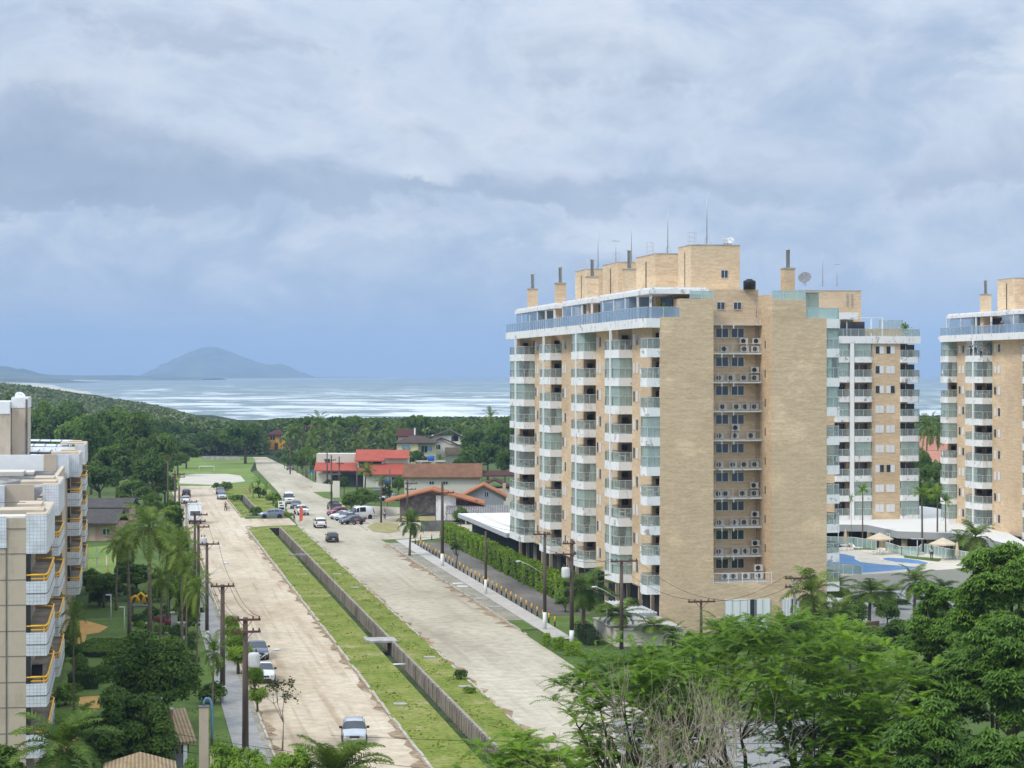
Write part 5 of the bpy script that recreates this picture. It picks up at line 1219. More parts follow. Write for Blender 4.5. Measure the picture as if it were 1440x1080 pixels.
def palm(h,seed,nf=20,L=3.0,nlf=30,ll=.75,lw=.06,label='x',leaf='leafP',r=.16,lean=.4,nuts=True,el0=1.25,el1=-.55,plume=.15,hang=.6,name='palm_tree',shaft=0):
    rng=np.random.default_rng(seed); t=thing(name,label,'palm tree')
    pts=[(lean*(q**2),lean*.3*q,h*q) for q in (-.03,.25,.5,.75,1)]
    b=MB(); b.tube(pts,[r*1.5,r*1.1,r,r*.9,r*.85],8)
    if shaft: b.tube([(lean,lean*.3,h-.2),(lean,lean*.3,h+shaft)],[r*1.05,r*.6],8,1)
    b.build('trunk',[M['palmbark'],M['leafY']],t)
    top=np.array([lean,lean*.3,h+shaft*.9]); V=[]
    for i in range(nf):
        f=i/(nf-1); el=el0+(el1-el0)*f+rng.normal()*.12; az=i*2.399+rng.normal()*.15
        V.append(frond(rng,top+np.array([0,0,.1]),az,el,L*rng.uniform(.85,1.1)*(0.82+.18*math.sin(PI*min(1,f+.15))),rng.uniform(.9,1.5),nlf,ll,lw,plume,hang))
    np_mesh('crown',np.concatenate(V),4,M[leaf],t)
    if nuts:
        b=MB()
        for i in range(7):
            a=i*2.4; b.lathe([(0,-.16),(.12,-.08),(.14,0),(.1,.1),(0,.15)],(top[0]+math.cos(a)*.3,top[1]+math.sin(a)*.3,top[2]-.3-.08*(i%3)),7)
        b.build('fruit_cluster',M['nut'],t)
    t['H']=h+L*.55; t['Wd']=L*1.7; return t
def strip_ids(o):
    for k in ('H','Wd'):
        if k in o: del o[k]
PROT={}
def place(key,px,ptop,Z,wpx,label,group=None,z0=0.0,rz=None,n0=None):
    """set a tree so that its top and width fall where the photo shows them"""
    p=PROT[key]; H,Wd=HW[key]
    s=(ZA(ptop,Z)-z0)/H; w=wpx*Z/FP/Wd if wpx else s
    rz=random.Random(int(px*7+Z)).uniform(0,6.28) if rz is None else rz
    loc=(XA(px,Z),Z,z0)
    if key not in USED:
        USED.add(key); p.location=loc; p.rotation_euler=(0,0,rz); p.scale=(w,w,s); p['label']=label
        if group: p['group']=group
        return p
    o=dup(p,loc,rz,label,None,(w,w,s))
    if group: o['group']=group
    elif 'group' in o: del o['group']
    return o
USED=set(); HW={}
def proto(key,o): PROT[key]=o; HW[key]=(o['H'],o['Wd']); strip_ids(o)
proto('b1',broad_tree(9,4.2,3.6,1,4200,.34,'leafD',nc=34))
proto('b2',broad_tree(9,4.6,3.2,2,4200,.34,'leafA',nc=30))
proto('b3',broad_tree(9,3.8,3.9,3,4200,.32,'leafD',nc=38,rc=1.15))
proto('umb',broad_tree(8,4.6,1.5,4,2600,.34,'leafA',nc=26,rc=1.1,fork=.6,low=-.1))
proto('sp',broad_tree(8,3.2,3.4,5,1500,.3,'olive',nc=22,rc=.8))
proto('c1',palm(6.5,11,22,3.1,24,.8,.075))
proto('c2',palm(6.5,12,18,3.0,24,.75,.075,el1=-.8,lean=-.5))
# ---- trees one can tell apart, left of the road
big=[('b1',150,568,470,85),('b3',188,572,455,70),('b2',128,590,440,60),('b1',222,604,430,62),('b3',165,620,405,80),('b1',215,640,395,66),('b2',140,650,385,70),('b3',190,672,380,60),('b1',232,668,402,44),('b2',110,588,520,70),('b3',85,572,540,70),('b2',60,566,560,60),('b1',250,634,520,36),('b3',262,622,560,40)]
adj=['tallest','rounded','pale topped','broad','thick','dark','low','small','narrow','left-hand dense','dense','far left','young','distant']
where=['above the others in the dense group behind the left block','next to the tallest tree behind the left block','at the edge of the left block roof','beside the poles left of the football field','in the middle of the dense group left of the road','leaning over the poles on the left of the road','just above the dark tiled roof','behind the coconut crowns left of the road','between two poles left of the road end','behind the sheet roof of the left block','rising beyond the sheet roof of the left block','beyond the lift tower of the left block','at the left corner of the playing field','behind the left corner of the playing field']
for i,(k,px,pt,Z,w) in enumerate(big): place(k,px,pt,Z,w,'%s dark leafy tree %s'%(adj[i],where[i]) if i!=2 else 'pale topped leafy tree at the edge of the left block roof')
place('b1',345,592,590,62,'broad dark tree at the right edge of the playing field, by the bend')
place('b2',326,600,620,40,'tree left of the broad dark one behind the playing field')
for i,(k,px,pt,Z,w) in enumerate([('b2',20,556,640,60),('b1',100,560,680,50),('b3',285,606,640,36),('b2',305,603,650,36),('b1',240,594,700,40),('b3',268,596,690,40),('b2',205,580,640,50),('b1',225,585,650,40)]):
    place(k,px,pt,Z,w,'dark tree standing in the wood beyond the playing field and the left block','trees in the wood beyond the field')
# ---- trees and palms behind the houses
r0=random.Random(21)
for i in range(52):
    px=372+i*6.7+r0.uniform(-5,5); Z=r0.uniform(585,760)
    if px<406: Z=r0.uniform(725,770)
    k=r0.choice(['c1','c2','c1','b1','b2','b3','umb','c2'])
    pt=r0.uniform(588,612) if k[0]!='u' else r0.uniform(584,592)
    if k[0]=='c': place(k,px,pt,Z,r0.uniform(22,32),'coconut palm rising from the trees between the houses and the sea','palms behind the houses')
    else: place(k,px,pt,Z,r0.uniform(26,48),'leafy tree in the belt between the houses and the sea','trees behind the houses')
for (px,pt,Z,w) in ((452,580,600,34),(470,592,590,30),(438,604,560,26),(520,598,610,30),(548,600,600,28),(688,574,640,26),(505,612,560,26)):
    place('c1' if px%2 else 'c2',px,pt,Z,w,{452:'tallest coconut palm behind the red-roofed house',470:'palm just right of the tallest one behind the red roofs',438:'palm left of the tallest one, beyond the white wall',520:'palm above the red upper roof',548:'palm between the red roof and the cream houses',688:'palm standing out against the sea left of the near tower',505:'low palm behind the white wall of the red-roofed house'}[px])
for (px,pt,Z,w) in ((668,600,540,50),(700,592,560,46),(686,620,500,50),(710,630,470,36),(660,626,520,36),(640,596,600,40)):
    place(['b2','b1','b3'][px%3],px,pt,Z,w,'leafy tree massed left of the near tower above the maroon roof','trees left of the near tower')
for (px,pt,Z,w,k,lab) in ((444,632,500,22,'c2','slim palm in the row before the white wall'),(432,630,508,20,'c1','leftmost slim palm in the row by the dusty road'),(452,636,495,22,'c2','palm in the row just left of the pale gate wall'),(426,640,520,18,'sp','thin tree at the left end of the palm row'),(462,628,500,20,'c1','right end palm of the row by the white wall'),
    (513,652,440,34,'c1','coconut palm in front of the red roof veranda'),(540,668,420,30,'c2','small palm between the yard and the brown-roofed house'),(573,630,520,24,'c1','palm before the pale yellow house'),(617,640,500,24,'c2','palm in front of the two-tier cream house'),(600,640,520,20,'sp','bushy tree beside the tank stand')):
    place(k,px,pt,Z,w,lab)
place('b2',508,687,372,58,'spreading green tree shading the parked cars at the corner')
place('b1',494,694,378,30,'smaller left lobe tree beside the spreading corner tree')
place('b2',648,712,330,24,'leafy tree behind the grey wall at the end of the hedge'); place('sp',545,676,395,18,'sparse bush in the yard left of the orange roof')
for (px,pt,Z,w,k,lab) in ((462,673,455,17,'b3','clipped dark round tree at the kerb before the pale gate'),(400,640,560,14,'b2','small tree at the kerb near the far bend'),(392,634,600,12,'b3','tiny tree at the bend before the orange house'),(408,644,545,12,'b1','small dark tree by a far utility pole')): place(k,px,pt,Z,w,lab)
# ---- gap between the right towers and behind them
for (px,pt,Z,w,k,lab) in ((1302,584,480,34,'c1','palm cluster top in the gap between the right towers'),(1318,590,490,30,'c2','right palm in the gap between the right towers'),(1310,650,400,40,'b1','dark tree below the pink roofs in the gap'),(1302,690,370,34,'b3','dark tree behind the podium in the gap'),(1322,676,385,36,'b2','leafy tree against the left edge of the third tower'),(1296,630,440,30,'b2','tree against the right edge of the rear tower')): place(k,px,pt,Z,w,lab)
# ---- far wood: uncountable crowns
def far_wood():
    rng=np.random.default_rng(5); V=[]; V2=[]
    lim=[(-60,534),(0,537),(60,544),(100,552),(150,559),(200,566),(235,574),(265,583),(300,590),(350,594),(400,589),(560,587),(720,586),(1000,586),(1500,584)]
    lx,ly=zip(*lim); K=6200
    Y=500+np.sqrt(rng.uniform(0,1,K))*730; px=np.concatenate([rng.uniform(-60,420,K*6//10),rng.uniform(350,1460,K-K*6//10)])
    X=(px-720)/FP*Y
    n_,s_=CT*X+ST*Y,-ST*X+CT*Y
    shx=np.array([p[0] for p in shore_w[:14]]); 
    for i in range(K):
        x,y=X[i],Y[i]
        # keep the field, roads and houses free, stop before the beach
        if 9<n_[i]<46 and s_[i]<690: continue
        if px[i]>355 and y<600: continue
        if 370<px[i]<406 and y<720: continue
        if px[i]>228 and px[i]<370 and y<655: continue
        if px[i]<228 and y<520: continue
        shore_y=1180 if x>-130 else 1180+(-130-x)*3.4
        if y>shore_y-45: continue
        g_=hill_h(x,y); zt=EYE-(np.interp(px[i],lx,ly)-525)*y/FP
        h=min(rng.uniform(5.5,10.5),zt-g_-.0)
        if h<.8: continue
        r=min(rng.uniform(1.6,5.4),h*.75); m=int(rng.integers(34,52)); 
        d=unit(rng.normal(size=(m,3))); d[:,2]=np.abs(d[:,2])*.95-.12
        lob=1+.22*np.sin(d[:,0]*5+i)+.18*np.cos(d[:,1]*6+2*i)
        P=np.array([x,y,g_+h-r*.72])+d*np.array([r,r,r*.72])*lob[:,None]*rng.uniform(.75,1,m)[:,None]
        N=unit(d+rng.normal(size=(m,3))*.5+np.array([0,0,.3])); q=rng.uniform(.55,1.0,m)*(y/900)**.5
        (V2 if (px[i]<330 and y>740) else V).append(leaf_quads(P,N,q,q*.7,rng))
    for i in range(2300):
        zone=i%3
        if zone==0: pxx=rng.uniform(365,725); y=rng.uniform(585,760); h=rng.uniform(2.5,6.5)
        elif zone==1: pxx=rng.uniform(225,372); y=rng.uniform(652,720); h=rng.uniform(2.5,6.0)
        else: pxx=rng.uniform(1285,1345) if i%2 else rng.uniform(20,235); y=rng.uniform(380,520) if i%2 else rng.uniform(520,640); h=rng.uniform(2.5,6)
        x=(pxx-720)/FP*y; n0_,s0_=CT*x+ST*y,-ST*x+CT*y
        if 30<n0_<46 and s0_<668 and zone==0 and pxx<400: continue
        if zone==0 and 30<n0_<43.5 and s0_<650: continue
        if zone==0 and 371<pxx<405 and y<705: continue
        if any(abs(pxx-a)<b+8 and abs(y-c)<14 for a,b,c in ((388,14,704),(434,10,700),(585,28,560),(628,26,571),(571,14,583))): continue
        r=rng.uniform(1.6,3.0); m=30; d=unit(rng.normal(size=(m,3))); d[:,2]=np.abs(d[:,2]); P=np.array([x,y,max(.2,h-r)+hill_h(x,y)])+d*r*rng.uniform(.7,1,m)[:,None]; P[:m//3,2]=rng.uniform(.2,h,m//3)
        V.append(leaf_quads(P,unit(d+rng.normal(size=(m,3))*.5),rng.uniform(.4,.75,m),.4,rng))
    o=np_mesh('far_wood',np.concatenate(V),4,M['leafW']); tag(o,None,None,None,'stuff')
    o=np_mesh('coastal_scrub',np.concatenate(V2),4,M['leafS']); o['kind']='stuff'
def hill_h(x,y):
    sy=1180 if x>-130 else 1180+(-130-x)*3.4; e=min(1,max(0,(sy-70-y)/160))
    t=min(1,max(0,(-x-135-.03*y)/130)); u=min(1,max(0,(y-560)/420)); return e*10.5*t*t*(3-2*t)*u*u*(3-2*u)
b=MB(); NX,NY=40,26
for j in range(NY+1):
    for i in range(NX+1):
        y=540+j*(1750-540)/NY; x=-560+i*(460/NX)
        sy=1180 if x>-130 else 1180+(-130-x)*3.4; z=hill_h(x,y); b.v.append((x,y,z-.15-(4 if y>sy-60 else 0)))
for j in range(NY):
    for i in range(NX):
        a=j*(NX+1)+i; b.f.append((a,a+1,a+NX+2,a+NX+1)); b.m.append(0); b.sm.append(True)
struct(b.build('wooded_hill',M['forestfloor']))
M['leafW']=leafmat('wood_leaf',(.045,.082,.02),(.19,.245,.065),.25,.11,.6,.5)
far_wood()
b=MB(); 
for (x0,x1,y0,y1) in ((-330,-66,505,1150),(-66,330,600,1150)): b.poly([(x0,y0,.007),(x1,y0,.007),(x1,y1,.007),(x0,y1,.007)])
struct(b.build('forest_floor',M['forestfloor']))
# ---- left garden: two big round trees, palms, lamps' lawn
place_b=lambda o,loc,rz=0,sc=None: (setattr(o,'location',loc),setattr(o,'rotation_euler',(0,0,rz)),strip_ids(o))
o=broad_tree(6.8,4.0,3.2,31,30000,.14,'leafD','bark',44,1.15,.55,.2,.3,'large round dark green tree standing behind the nearer round one in the garden',low=-.95); place_b(o,(XA(212,150),150,0))
o=broad_tree(6.6,3.25,2.9,32,30000,.12,'leafD','bark',44,.9,.55,.2,.3,'nearer round dark green tree beside the tiled gatehouse',low=-.95); place_b(o,(XA(180,125.5),125.5,0))
o=broad_tree(5.6,1.9,1.5,33,2600,.15,'leafA','bark',22,.6,.5,.2,.5,'small tree at the left edge in front of the block wall'); place_b(o,(XA(-2,112),112,0))
proto('p1',palm(8.5,41,20,3.4,34,.8,.06,el1=-.75,lean=.3,plume=.2,hang=.8))
proto('p2',palm(7.5,42,18,2.9,34,.75,.06,el1=-.6,lean=-.3,plume=.2,hang=.8))
gp=[('p1',211,706,198,100,'tallest coconut palm of the garden, its crown above the parked truck'),('p2',182,735,205,66,'coconut palm left of the tallest one in the garden'),('p2',256,745,186,60,'leaning slim palm with orange fruit beside the pavement'),('p1',277,803,168,44,'thin palm on the lawn edge left of the poles'),('p2',298,893,143,46,'short palm on the lawn beside the pavement and a pole'),('p2',225,795,185,50,'low palm under the tallest one in the garden'),('p1',236,738,215,50,'farther palm crown between the tall garden palms'),('p2',163,752,225,44,'left palm over the bright green grass patch'),('p1',262,772,176,40,'low palm crown touching the crossarmed poles'),('p2',104,842,150,40,'palm squeezed beside the yellow railed balconies')]
for k,px,pt,Z,w,lab in gp: place(k,px,pt,Z,w,lab)
for (px,pt,Z,w,k,lab) in ((146,803,228,56,'b1','dark tree behind the white garden lamps'),(192,790,236,66,'b3','dense tree under the garden palms'),(238,815,222,50,'b2','leafy tree right of the white garden lamps'),(262,800,190,40,'b1','dark tree beside the leaning slim palm'),(126,800,232,40,'b2','tree at the corner of the block above the ochre path'),(245,700,300,34,'b1','leafy tree by the far poles left of the parked truck'),(236,730,262,44,'b2','tree left of the parked truck'),(254,742,240,30,'b3','tree below the parked truck by the poles'),(215,690,330,40,'b3','tree behind the tall palm crown')): place(k,px,pt,Z,w,lab)
o=palm(5.2,51,24,3.3,44,.85,.055,'big feathery palm at the bottom left under the balconies','leafP',.2,.2,False,1.3,-.5,.35,.6); place_b(o,(XA(80,112),112,0),.4)
o=palm(3.4,52,14,2.6,44,.7,.05,'smaller feathery palm right of the big one at the bottom left','leafY',.15,.2,False,1.35,-.2,.35,.6); place_b(o,(XA(95,128),128,0),.4)
o=palm(5.9,53,30,3.3,64,.75,.045,'feathery palm crown rising at the bottom edge in front of the silver car','leafP',.16,.1,False,1.3,-.15,.4,.7); place_b(o,(XA(470,106),106,-1.15),.9)
# street trees along the left pavement
proto('ball',broad_tree(2.5,1.0,.9,61,6500,.07,'hedge','bark',40,.45,.6,.1,.55,low=-.9))
for (px,pt,Z,w,lab) in ((325,865,200,22,'farthest clipped ball tree on the left pavement'),(329,880,192,25,'second clipped ball tree from the far end'),(331,893,184,29,'third clipped ball tree, touching the widest one'),(335,908,177,36,'widest clipped ball tree behind the tall crossarm pole'),(358,937,165,24,'clipped ball tree in front of the white sedan'),(362,966,157,24,'nearest clipped ball tree, thin and dull green')):
    place('ball',px,pt,Z,w*1.25,lab)
def sapling():
    rng=np.random.default_rng(71); t=thing('tree','slender street sapling with sparse brownish leaves on the left pavement edge','tree',(*G(397,1056)[:2],0)); b=MB(); P=[]
    def grow(p,d,L,r,lv):
        q=p+d*L; b.tube([tuple(p),tuple((p+q)/2+rng.normal(size=3)*.04*L),tuple(q)],[r,r*.8,r*.55],5)
        if lv==0: P.extend([q+rng.normal(size=3)*.16 for _ in range(11)]); return
        for _ in range(3 if lv>1 else 4): grow(q,unit(d+rng.normal(size=3)*.55+np.array([0,0,.15])),L*rng.uniform(.55,.8),r*.55,lv-1)
    grow(np.zeros(3),np.array([.04,0,1.]),1.9,.07,3); P=np.array(P); N=unit(rng.normal(size=P.shape)+[0,0,.8])
    np_mesh('crown',leaf_quads(P,N,.11,.06,rng,.3),4,M['olive'],t); b.build('trunk',M['barkg'],t)
sapling()
# bushes
def bush(rx,rz,seed,nl,ls,leaf,label,name='bush',nc=18):
    rng=np.random.default_rng(seed); P,N,C0=crown_pts(rng,rx*.75,rz*.7,rz*.35,nc,rx*.4,nl,low=-.1); P[:,2]=np.maximum(P[:,2],.02)
    t=thing(name,label,'bush'); np_mesh('foliage',leaf_quads(P,N,ls,ls*.5,rng),4,M[leaf],t)
    b=MB(); 
    for i in range(5): a=i*1.26; b.tube([(0,0,-.05),(math.cos(a)*rx*.25,math.sin(a)*rx*.25,rz*.5),(math.cos(a)*rx*.5,math.sin(a)*rx*.5,rz*1.0)],[.03,.02,.01],5)
    b.build('stems',M['bark'],t); t['H']=rz*1.3; t['Wd']=rx*2; return t
proto('s1',bush(1.0,.9,81,1300,.11,'leafA','x')); proto('s2',bush(1.0,.9,82,1300,.11,'leafY','x')); proto('s3',bush(1.0,1.0,83,1100,.12,'leafD','x'))
proto('fl',bush(.8,.7,84,900,.09,'pinkleaf','x'))
bs=[('s3',300,990,128,50,'dark bush between the tall column and the lawn'),
('fl',226,880,168,26,'pink flowering bush beside the garden pillars'),('fl',240,884,166,22,'right pink flowering bush by the garden steps'),('s2',228,892,160,26,'bright yellow green shrub below the pink flowers'),('s2',204,884,165,22,'spiky pale shrub left of the pink flowers'),('s2',246,868,172,24,'pale yellow shrub on the garden pillar'),('s3',100,905,150,36,'dark shrub at the foot of the white balconies'),('s3',104,980,137,30,'clipped dark shrub beside the ochre path'),('s1',118,955,142,36,'low dark hedge bush left of the round trees'),('s3',140,960,143,40,'hedge bush between the path and the large round tree'),('s1',262,960,147,34,'shrub at the lawn edge right of the large round tree'),('s3',268,940,152,34,'dark shrub below the leaning palm'),('s2',190,905,160,30,'light shrub above the large round tree'),
('s1',360,725,368,22,'bush left of the grey blue car on the upper median'),('s2',405,728,364,16,'small bush beside the black and white sign board'),('s1',318,690,420,22,'bush on the upper median behind the parked silver car'),('s2',330,705,400,18,'pale bush on the upper median beside the ditch'),('s3',365,700,395,24,'dark bush on the upper median near the palms'),('s1',385,708,385,26,'bush at the edge of the upper median by the dusty road'),('s2',395,716,378,20,'pale bush behind the sign board'),('s1',305,688,440,16,'bush at the far end of the upper median'),
('s1',648,955,176,24,'round tuft of tall grass on the right median'),('s2',660,975,168,18,'bright tuft of grass on the right median'),('s1',733,818,240,20,'purple tinged shrub between two bollards in the lot')]
for k,px,pb,Z,w,lab in bs:
    o=place(k,px,pb,Z,w,lab,None,0.0) if False else None
    Zb=75000/(pb-525) if pb<1045 else Z
    p=PROT[k]; H,Wd=HW[k]; sc=w*Zb/FP/Wd; loc=(XA(px,Zb),Zb,0.02)
    if k not in USED: USED.add(k); p.location=loc; p.scale=(sc,)*3; p['label']=lab
    else: dup(p,loc,px*.37,lab,None,sc*(1 if pb<1045 else 1.2))
gs=random.Random(44); spots=[(150,845),(168,838),(186,846),(204,852),(222,846),(240,838),(256,850),(268,846),(252,872),(262,890),(232,868),(214,872),(196,880),(128,835),(140,852),(262,822),(246,812),(228,826),(176,818),(270,905),(264,925),(258,940),(112,945),(104,930),(92,992),(250,905)]
for i,(px,pb) in enumerate(spots):
    k=gs.choice(['s3','s1','s3','s1','s2']); Zb=75000/(pb-525); sc=gs.uniform(24,44)*Zb/FP/HW[k][1]; dup(PROT[k],(XA(px,Zb),Zb,.02),px,'garden shrub growing thickly under the palms left of the pavement','garden shrubs under the palms',(sc,sc,sc*gs.uniform(.9,1.5)))
for i,(px,Zb,w) in enumerate([(700,90,60),(760,86,70),(820,90,80),(880,94,70),(960,98,70),(1020,104,60),(1130,103,70),(1190,100,80),(1250,98,80),(1290,92,90),(1340,88,90),(1170,88,80),(1240,84,90),(770,80,70),(850,79,70),(690,84,60)]):
    k=['s1','s3'][i%2]; sc=w*Zb/FP/HW[k][1]*1.5; dup(PROT[k],(XA(px,Zb),Zb,gs.uniform(0,.1)),px,'leafy understorey bush below the foreground trees','bushes below the foreground trees',(sc,sc,sc*1.6))
proto('y1',broad_tree(5.0,1.6,1.5,131,2600,.12,'leafY',nc=20,rc=.5,fork=.4))
for px,pt,Z,w,lab in ((318,1040,106,80,'yellow green treetop at the bottom edge beside the short pillar'),(352,1050,104,70,'treetop at the bottom edge right of the short pillar'),(415,1046,105,80,'treetop at the bottom edge left of the feathery palm'),(382,1060,103,60,'low treetop at the bottom edge below the street sapling'),(262,1066,108,44,'treetop at the bottom edge left of the tall column')): place('y1',px,pt,Z,w,lab)
for px,pt,Z,w,k,lab in ((1212,836,228,44,'b2','leafy tree against the pool wall behind the full palm'),(1262,842,226,40,'b1','dark tree against the pool wall left of the white wall'),(1180,826,232,40,'b2','tree against the left end of the pool wall'),(1316,826,226,40,'b3','tree against the right end of the pool wall'),(430,626,512,26,'b2','leafy tree in the palm row by the dusty road'),(446,640,500,24,'b3','dark tree in the palm row by the dusty road'),(418,640,535,20,'b1','tree at the far end of the palm row'),(470,640,490,20,'b2','tree between the palm row and the white veranda wall'),(484,668,440,18,'b3','dark tree behind the pale gate wall'),(560,670,420,22,'b2','tree behind the yard wall near the small palm'),(586,632,540,26,'b1','tree between the red roof and the pale yellow house'),(650,642,500,30,'b2','tree behind the ridge of the brown roof'),(612,655,450,24,'b3','low tree above the ridge of the brown roof')): place(k,px,pt,Z,w,lab)
# banana-like plants on the upper median
def banana(seed):
    rng=np.random.default_rng(seed); t=thing('banana_plant','x','plant'); V=[]
    for i in range(9):
        az=i*2.4; el=rng.uniform(.5,1.35); L=rng.uniform(1.6,2.3); n=8; u=np.linspace(0,1,n); ang=el-1.5*u**1.5; x=np.cumsum(np.cos(ang))*L/n; z=np.cumsum(np.sin(ang))*L/n+1.4
        d=np.array([math.cos(az),math.sin(az)]); P=np.stack([x*d[0],x*d[1],z],1); side=np.array([-d[1],d[0],0]); w=(.28*np.sin(PI*np.clip(u*.9+.08,0,1)))[:,None]
        for s in (-1,1): A=P; B=P+side*s*w+np.array([0,0,.06]); V.append(np.stack([A[:-1],A[1:],B[1:],B[:-1]],1).reshape(-1,3))
    np_mesh('leaves',np.concatenate(V),4,M['leafY'],t); b=MB(); b.tube([(0,0,0),(.05,0,1.6)],[.13,.08],7); b.build('stem',M['leafA'],t); t['H']=3.0; t['Wd']=3.4; return t
proto('ban',banana(5))
for (px,pt,Z,w,lab) in ((364,666,432,20,'tall banana plant at the edge of the dusty road bend'),(374,676,420,20,'banana plant right of the tall one on the upper median'),(384,690,402,18,'banana plant nearest the parked white van'),(356,676,428,16,'banana plant left end of the clump on the upper median'),(390,700,392,12,'small yellowing plant at the end of the banana clump')): place('ban',px,pt,Z,w,lab)
# ---- hedge along the near tower
def hedge(name,label,path,w,h,leaf,n,ls,seed,z0=0.0):
    rng=np.random.default_rng(seed); t=thing(name,label,'hedge',(0,0,z0)); P=[];N=[]
    pts=[np.array(p) for p in path]; seg=[np.linalg.norm(b-a) for a,b in zip(pts[:-1],pts[1:])]; tot=sum(seg)
    for (a,b),L in zip(zip(pts[:-1],pts[1:]),seg):
        m=int(n*L/tot); d=(b-a)/L; o=np.array([-d[1],d[0]]); u=rng.uniform(0,1,m)*L; face=rng.uniform(0,1,m)
        pf=h/(2*h+w); sd=np.where(face<pf,-1,np.where(face<2*pf,1,0)); k=rng.uniform(0,1,m)
        off=np.where(sd==0,(k-.5)*w,sd*w/2); z=np.where(sd==0,h,k*h); jit=.13*h*(np.sin(u*1.7+seed)+np.sin(u*.6)*.7+np.sin(u*4.1+z*3)*.6)*.4
        q=a[None,:]+d[None,:]*u[:,None]+o[None,:]*(off+sd*jit)[:,None]; P.append(np.column_stack([q,z+np.where(sd==0,jit,0)])+rng.normal(size=(m,3))*.06*min(1,h)); N.append(np.column_stack([o[None,:]*sd[:,None],np.where(sd==0,1.,.35)])+rng.normal(size=(m,3))*.45)
    np_mesh('foliage',leaf_quads(np.concatenate(P),unit(np.concatenate(N)),ls,ls*.55,rng),4,M[leaf],t)
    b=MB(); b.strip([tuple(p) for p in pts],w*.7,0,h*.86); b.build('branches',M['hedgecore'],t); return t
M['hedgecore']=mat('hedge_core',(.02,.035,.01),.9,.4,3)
hedge('hedge','long bright green clipped hedge between the parking lot and the near tower',[W(46.9,317)[:2],W(47.1,290)[:2],W(47.0,262)[:2],W(47.3,226)[:2]],1.7,2.5,'hedge',26000,.17,3)
for (a,b_,w,h,lab) in (((764,908),(772,908),1.3,1.0,'farthest of the low clipped hedge blocks by the corner lawn'),((778,914),(792,914),1.3,1.0,'middle low clipped hedge block on the corner lawn'),((795,921),(815,921),1.5,1.05,'nearest low clipped hedge block on the corner lawn'),((818,894),(832,908),1.2,1.3,'dark hedge block against the podium wall')):
    hedge('hedge',lab,[G(*a),G(*b_)],w,h,'hedge' if h<1.2 else 'hedged',2400,.09,int(a[0]))
hedge('hedge','low leafy ground hedge on the garden lawn above the round trees',[G(122,925),G(166,905)],4.5,.5,'leafA',6000,.13,8)
hedge('hedge','dark clipped hedge beside the ochre garden path',[G(98,970),G(136,968)],1.2,1.2,'hedged',3500,.09,9)
# garden ground
sheet('garden_lawn',[[NS(*G(p,y)) for p,y in ((100,872),(180,868),(262,858),(280,1000),(262,1200),(60,1200),(88,960))]],.03,M['lawn'])
sheet('ochre_path',[[NS(*G(p,y)) for p,y in ((104,874),(120,873),(152,882),(140,890),(122,893),(117,912),(106,925),(100,900))],[NS(*G(p,y)) for p,y in ((112,981),(140,979),(140,997),(110,996))],[NS(*G(p,y)) for p,y in ((96,1012),(120,1006),(116,1030),(92,1060),(70,1090),(70,1040))]],.045,M['ochre'])
sheet('grass_plot',[[NS(*G(p,y)) for p,y in ((124,770),(178,765),(185,805),(124,812))]],.03,M['field'])
# ---- palms at the near tower and pool
proto('q1',palm(4.6,91,22,3.0,40,.85,.06,el1=-.7,lean=.3)); proto('q2',palm(4.2,92,20,2.9,40,.8,.06,el1=-.6,lean=-.25,plume=.2))
for k,px,pt,Z,w,lab in (('q1',820,806,200,90,'big coconut palm with drooping fronds before the podium wall'),('q2',872,848,196,72,'coconut palm in front of the podium skylight'),('q2',921,868,196,64,'low palm at the corner pier of the near tower'),('q1',576,720,292,46,'single palm on the pavement by the dusty road'),('q1',1146,806,188,84,'palm in front of the right pier of the near tower'),('q2',1020,872,178,54,'small palm below the tall shop windows'),('q1',1060,872,176,40,'low palm crown right of the shop windows'),('q2',1222,815,208,76,'full palm below the pool wall, left of the single trunk palm'),('q1',1286,800,214,62,'single coconut palm standing on the driveway below the pool wall'),('q2',1105,860,180,60,'palm crown behind the concrete utility pole'),('q1',1180,842,195,50,'dull palm beside the entrance canopy'),('q2',945,878,182,40,'palm tip above the fern-leaved tree')): place(k,px,pt,Z,w,lab)
proto('r1',palm(8.5,95,13,2.2,30,.6,.05,el0=1.3,el1=.1,lean=.05,nuts=False,plume=.3,hang=.5,r=.14,shaft=.9,leaf='leafY'))
for px,pt,Z,w,lab in ((1213,688,285,26,'tall thin palm against the rear tower balconies'),(1197,702,288,8,'bare topped palm trunk left of the thin palm'),(1297,692,278,40,'tall palm in front of the gap between the right towers'),(1318,694,283,34,'palm right of the tall one in the gap'),(1330,704,283,26,'shorter palm at the left edge of the third tower')): place('r1',px,pt,Z,w,lab)
place('q1',1172,812,222,60,'palm in front of the left end of the pool wall'); place('q2',1252,822,222,56,'palm before the pool wall, left of the driveway palm'); place('q2',1328,815,228,50,'palm at the right end of the pool wall')
place('q2',1372,735,262,64,'bushy palm in front of the third tower'); place('q1',1355,748,268,40,'low palm left of the bushy one at the third tower')
for px,pt,Z,w,k,lab in ((1200,842,200,50,'b2','leafy tree between the two palms below the pool'),(1248,840,205,40,'b1','dark tree left of the driveway palm'),(1160,868,185,50,'b2','tree under the palms right of the near tower'),(1240,878,180,60,'b1','dark tree in front of the metal fence'),(885,832,215,30,'s9','x')):
    if k in PROT: place(k,px,pt,Z,w,lab)
proto('s4',broad_tree(4.2,1.7,1.6,97,2400,.14,'leafA',nc=22,rc=.55,fork=.3))
for px,pt,Z,w,lab in ((795,838,223,34,'bushy tree between the hedge and the big coconut palm'),(858,846,214,40,'leafy tree against the ground storey of the near tower'),(890,838,212,30,'tree below the lowest balconies of the near tower'),(690,740,262,12,'crooked thin tree in the parking lot by the bollards')): 
    if px!=690: place('s4',px,pt,Z,w,lab)
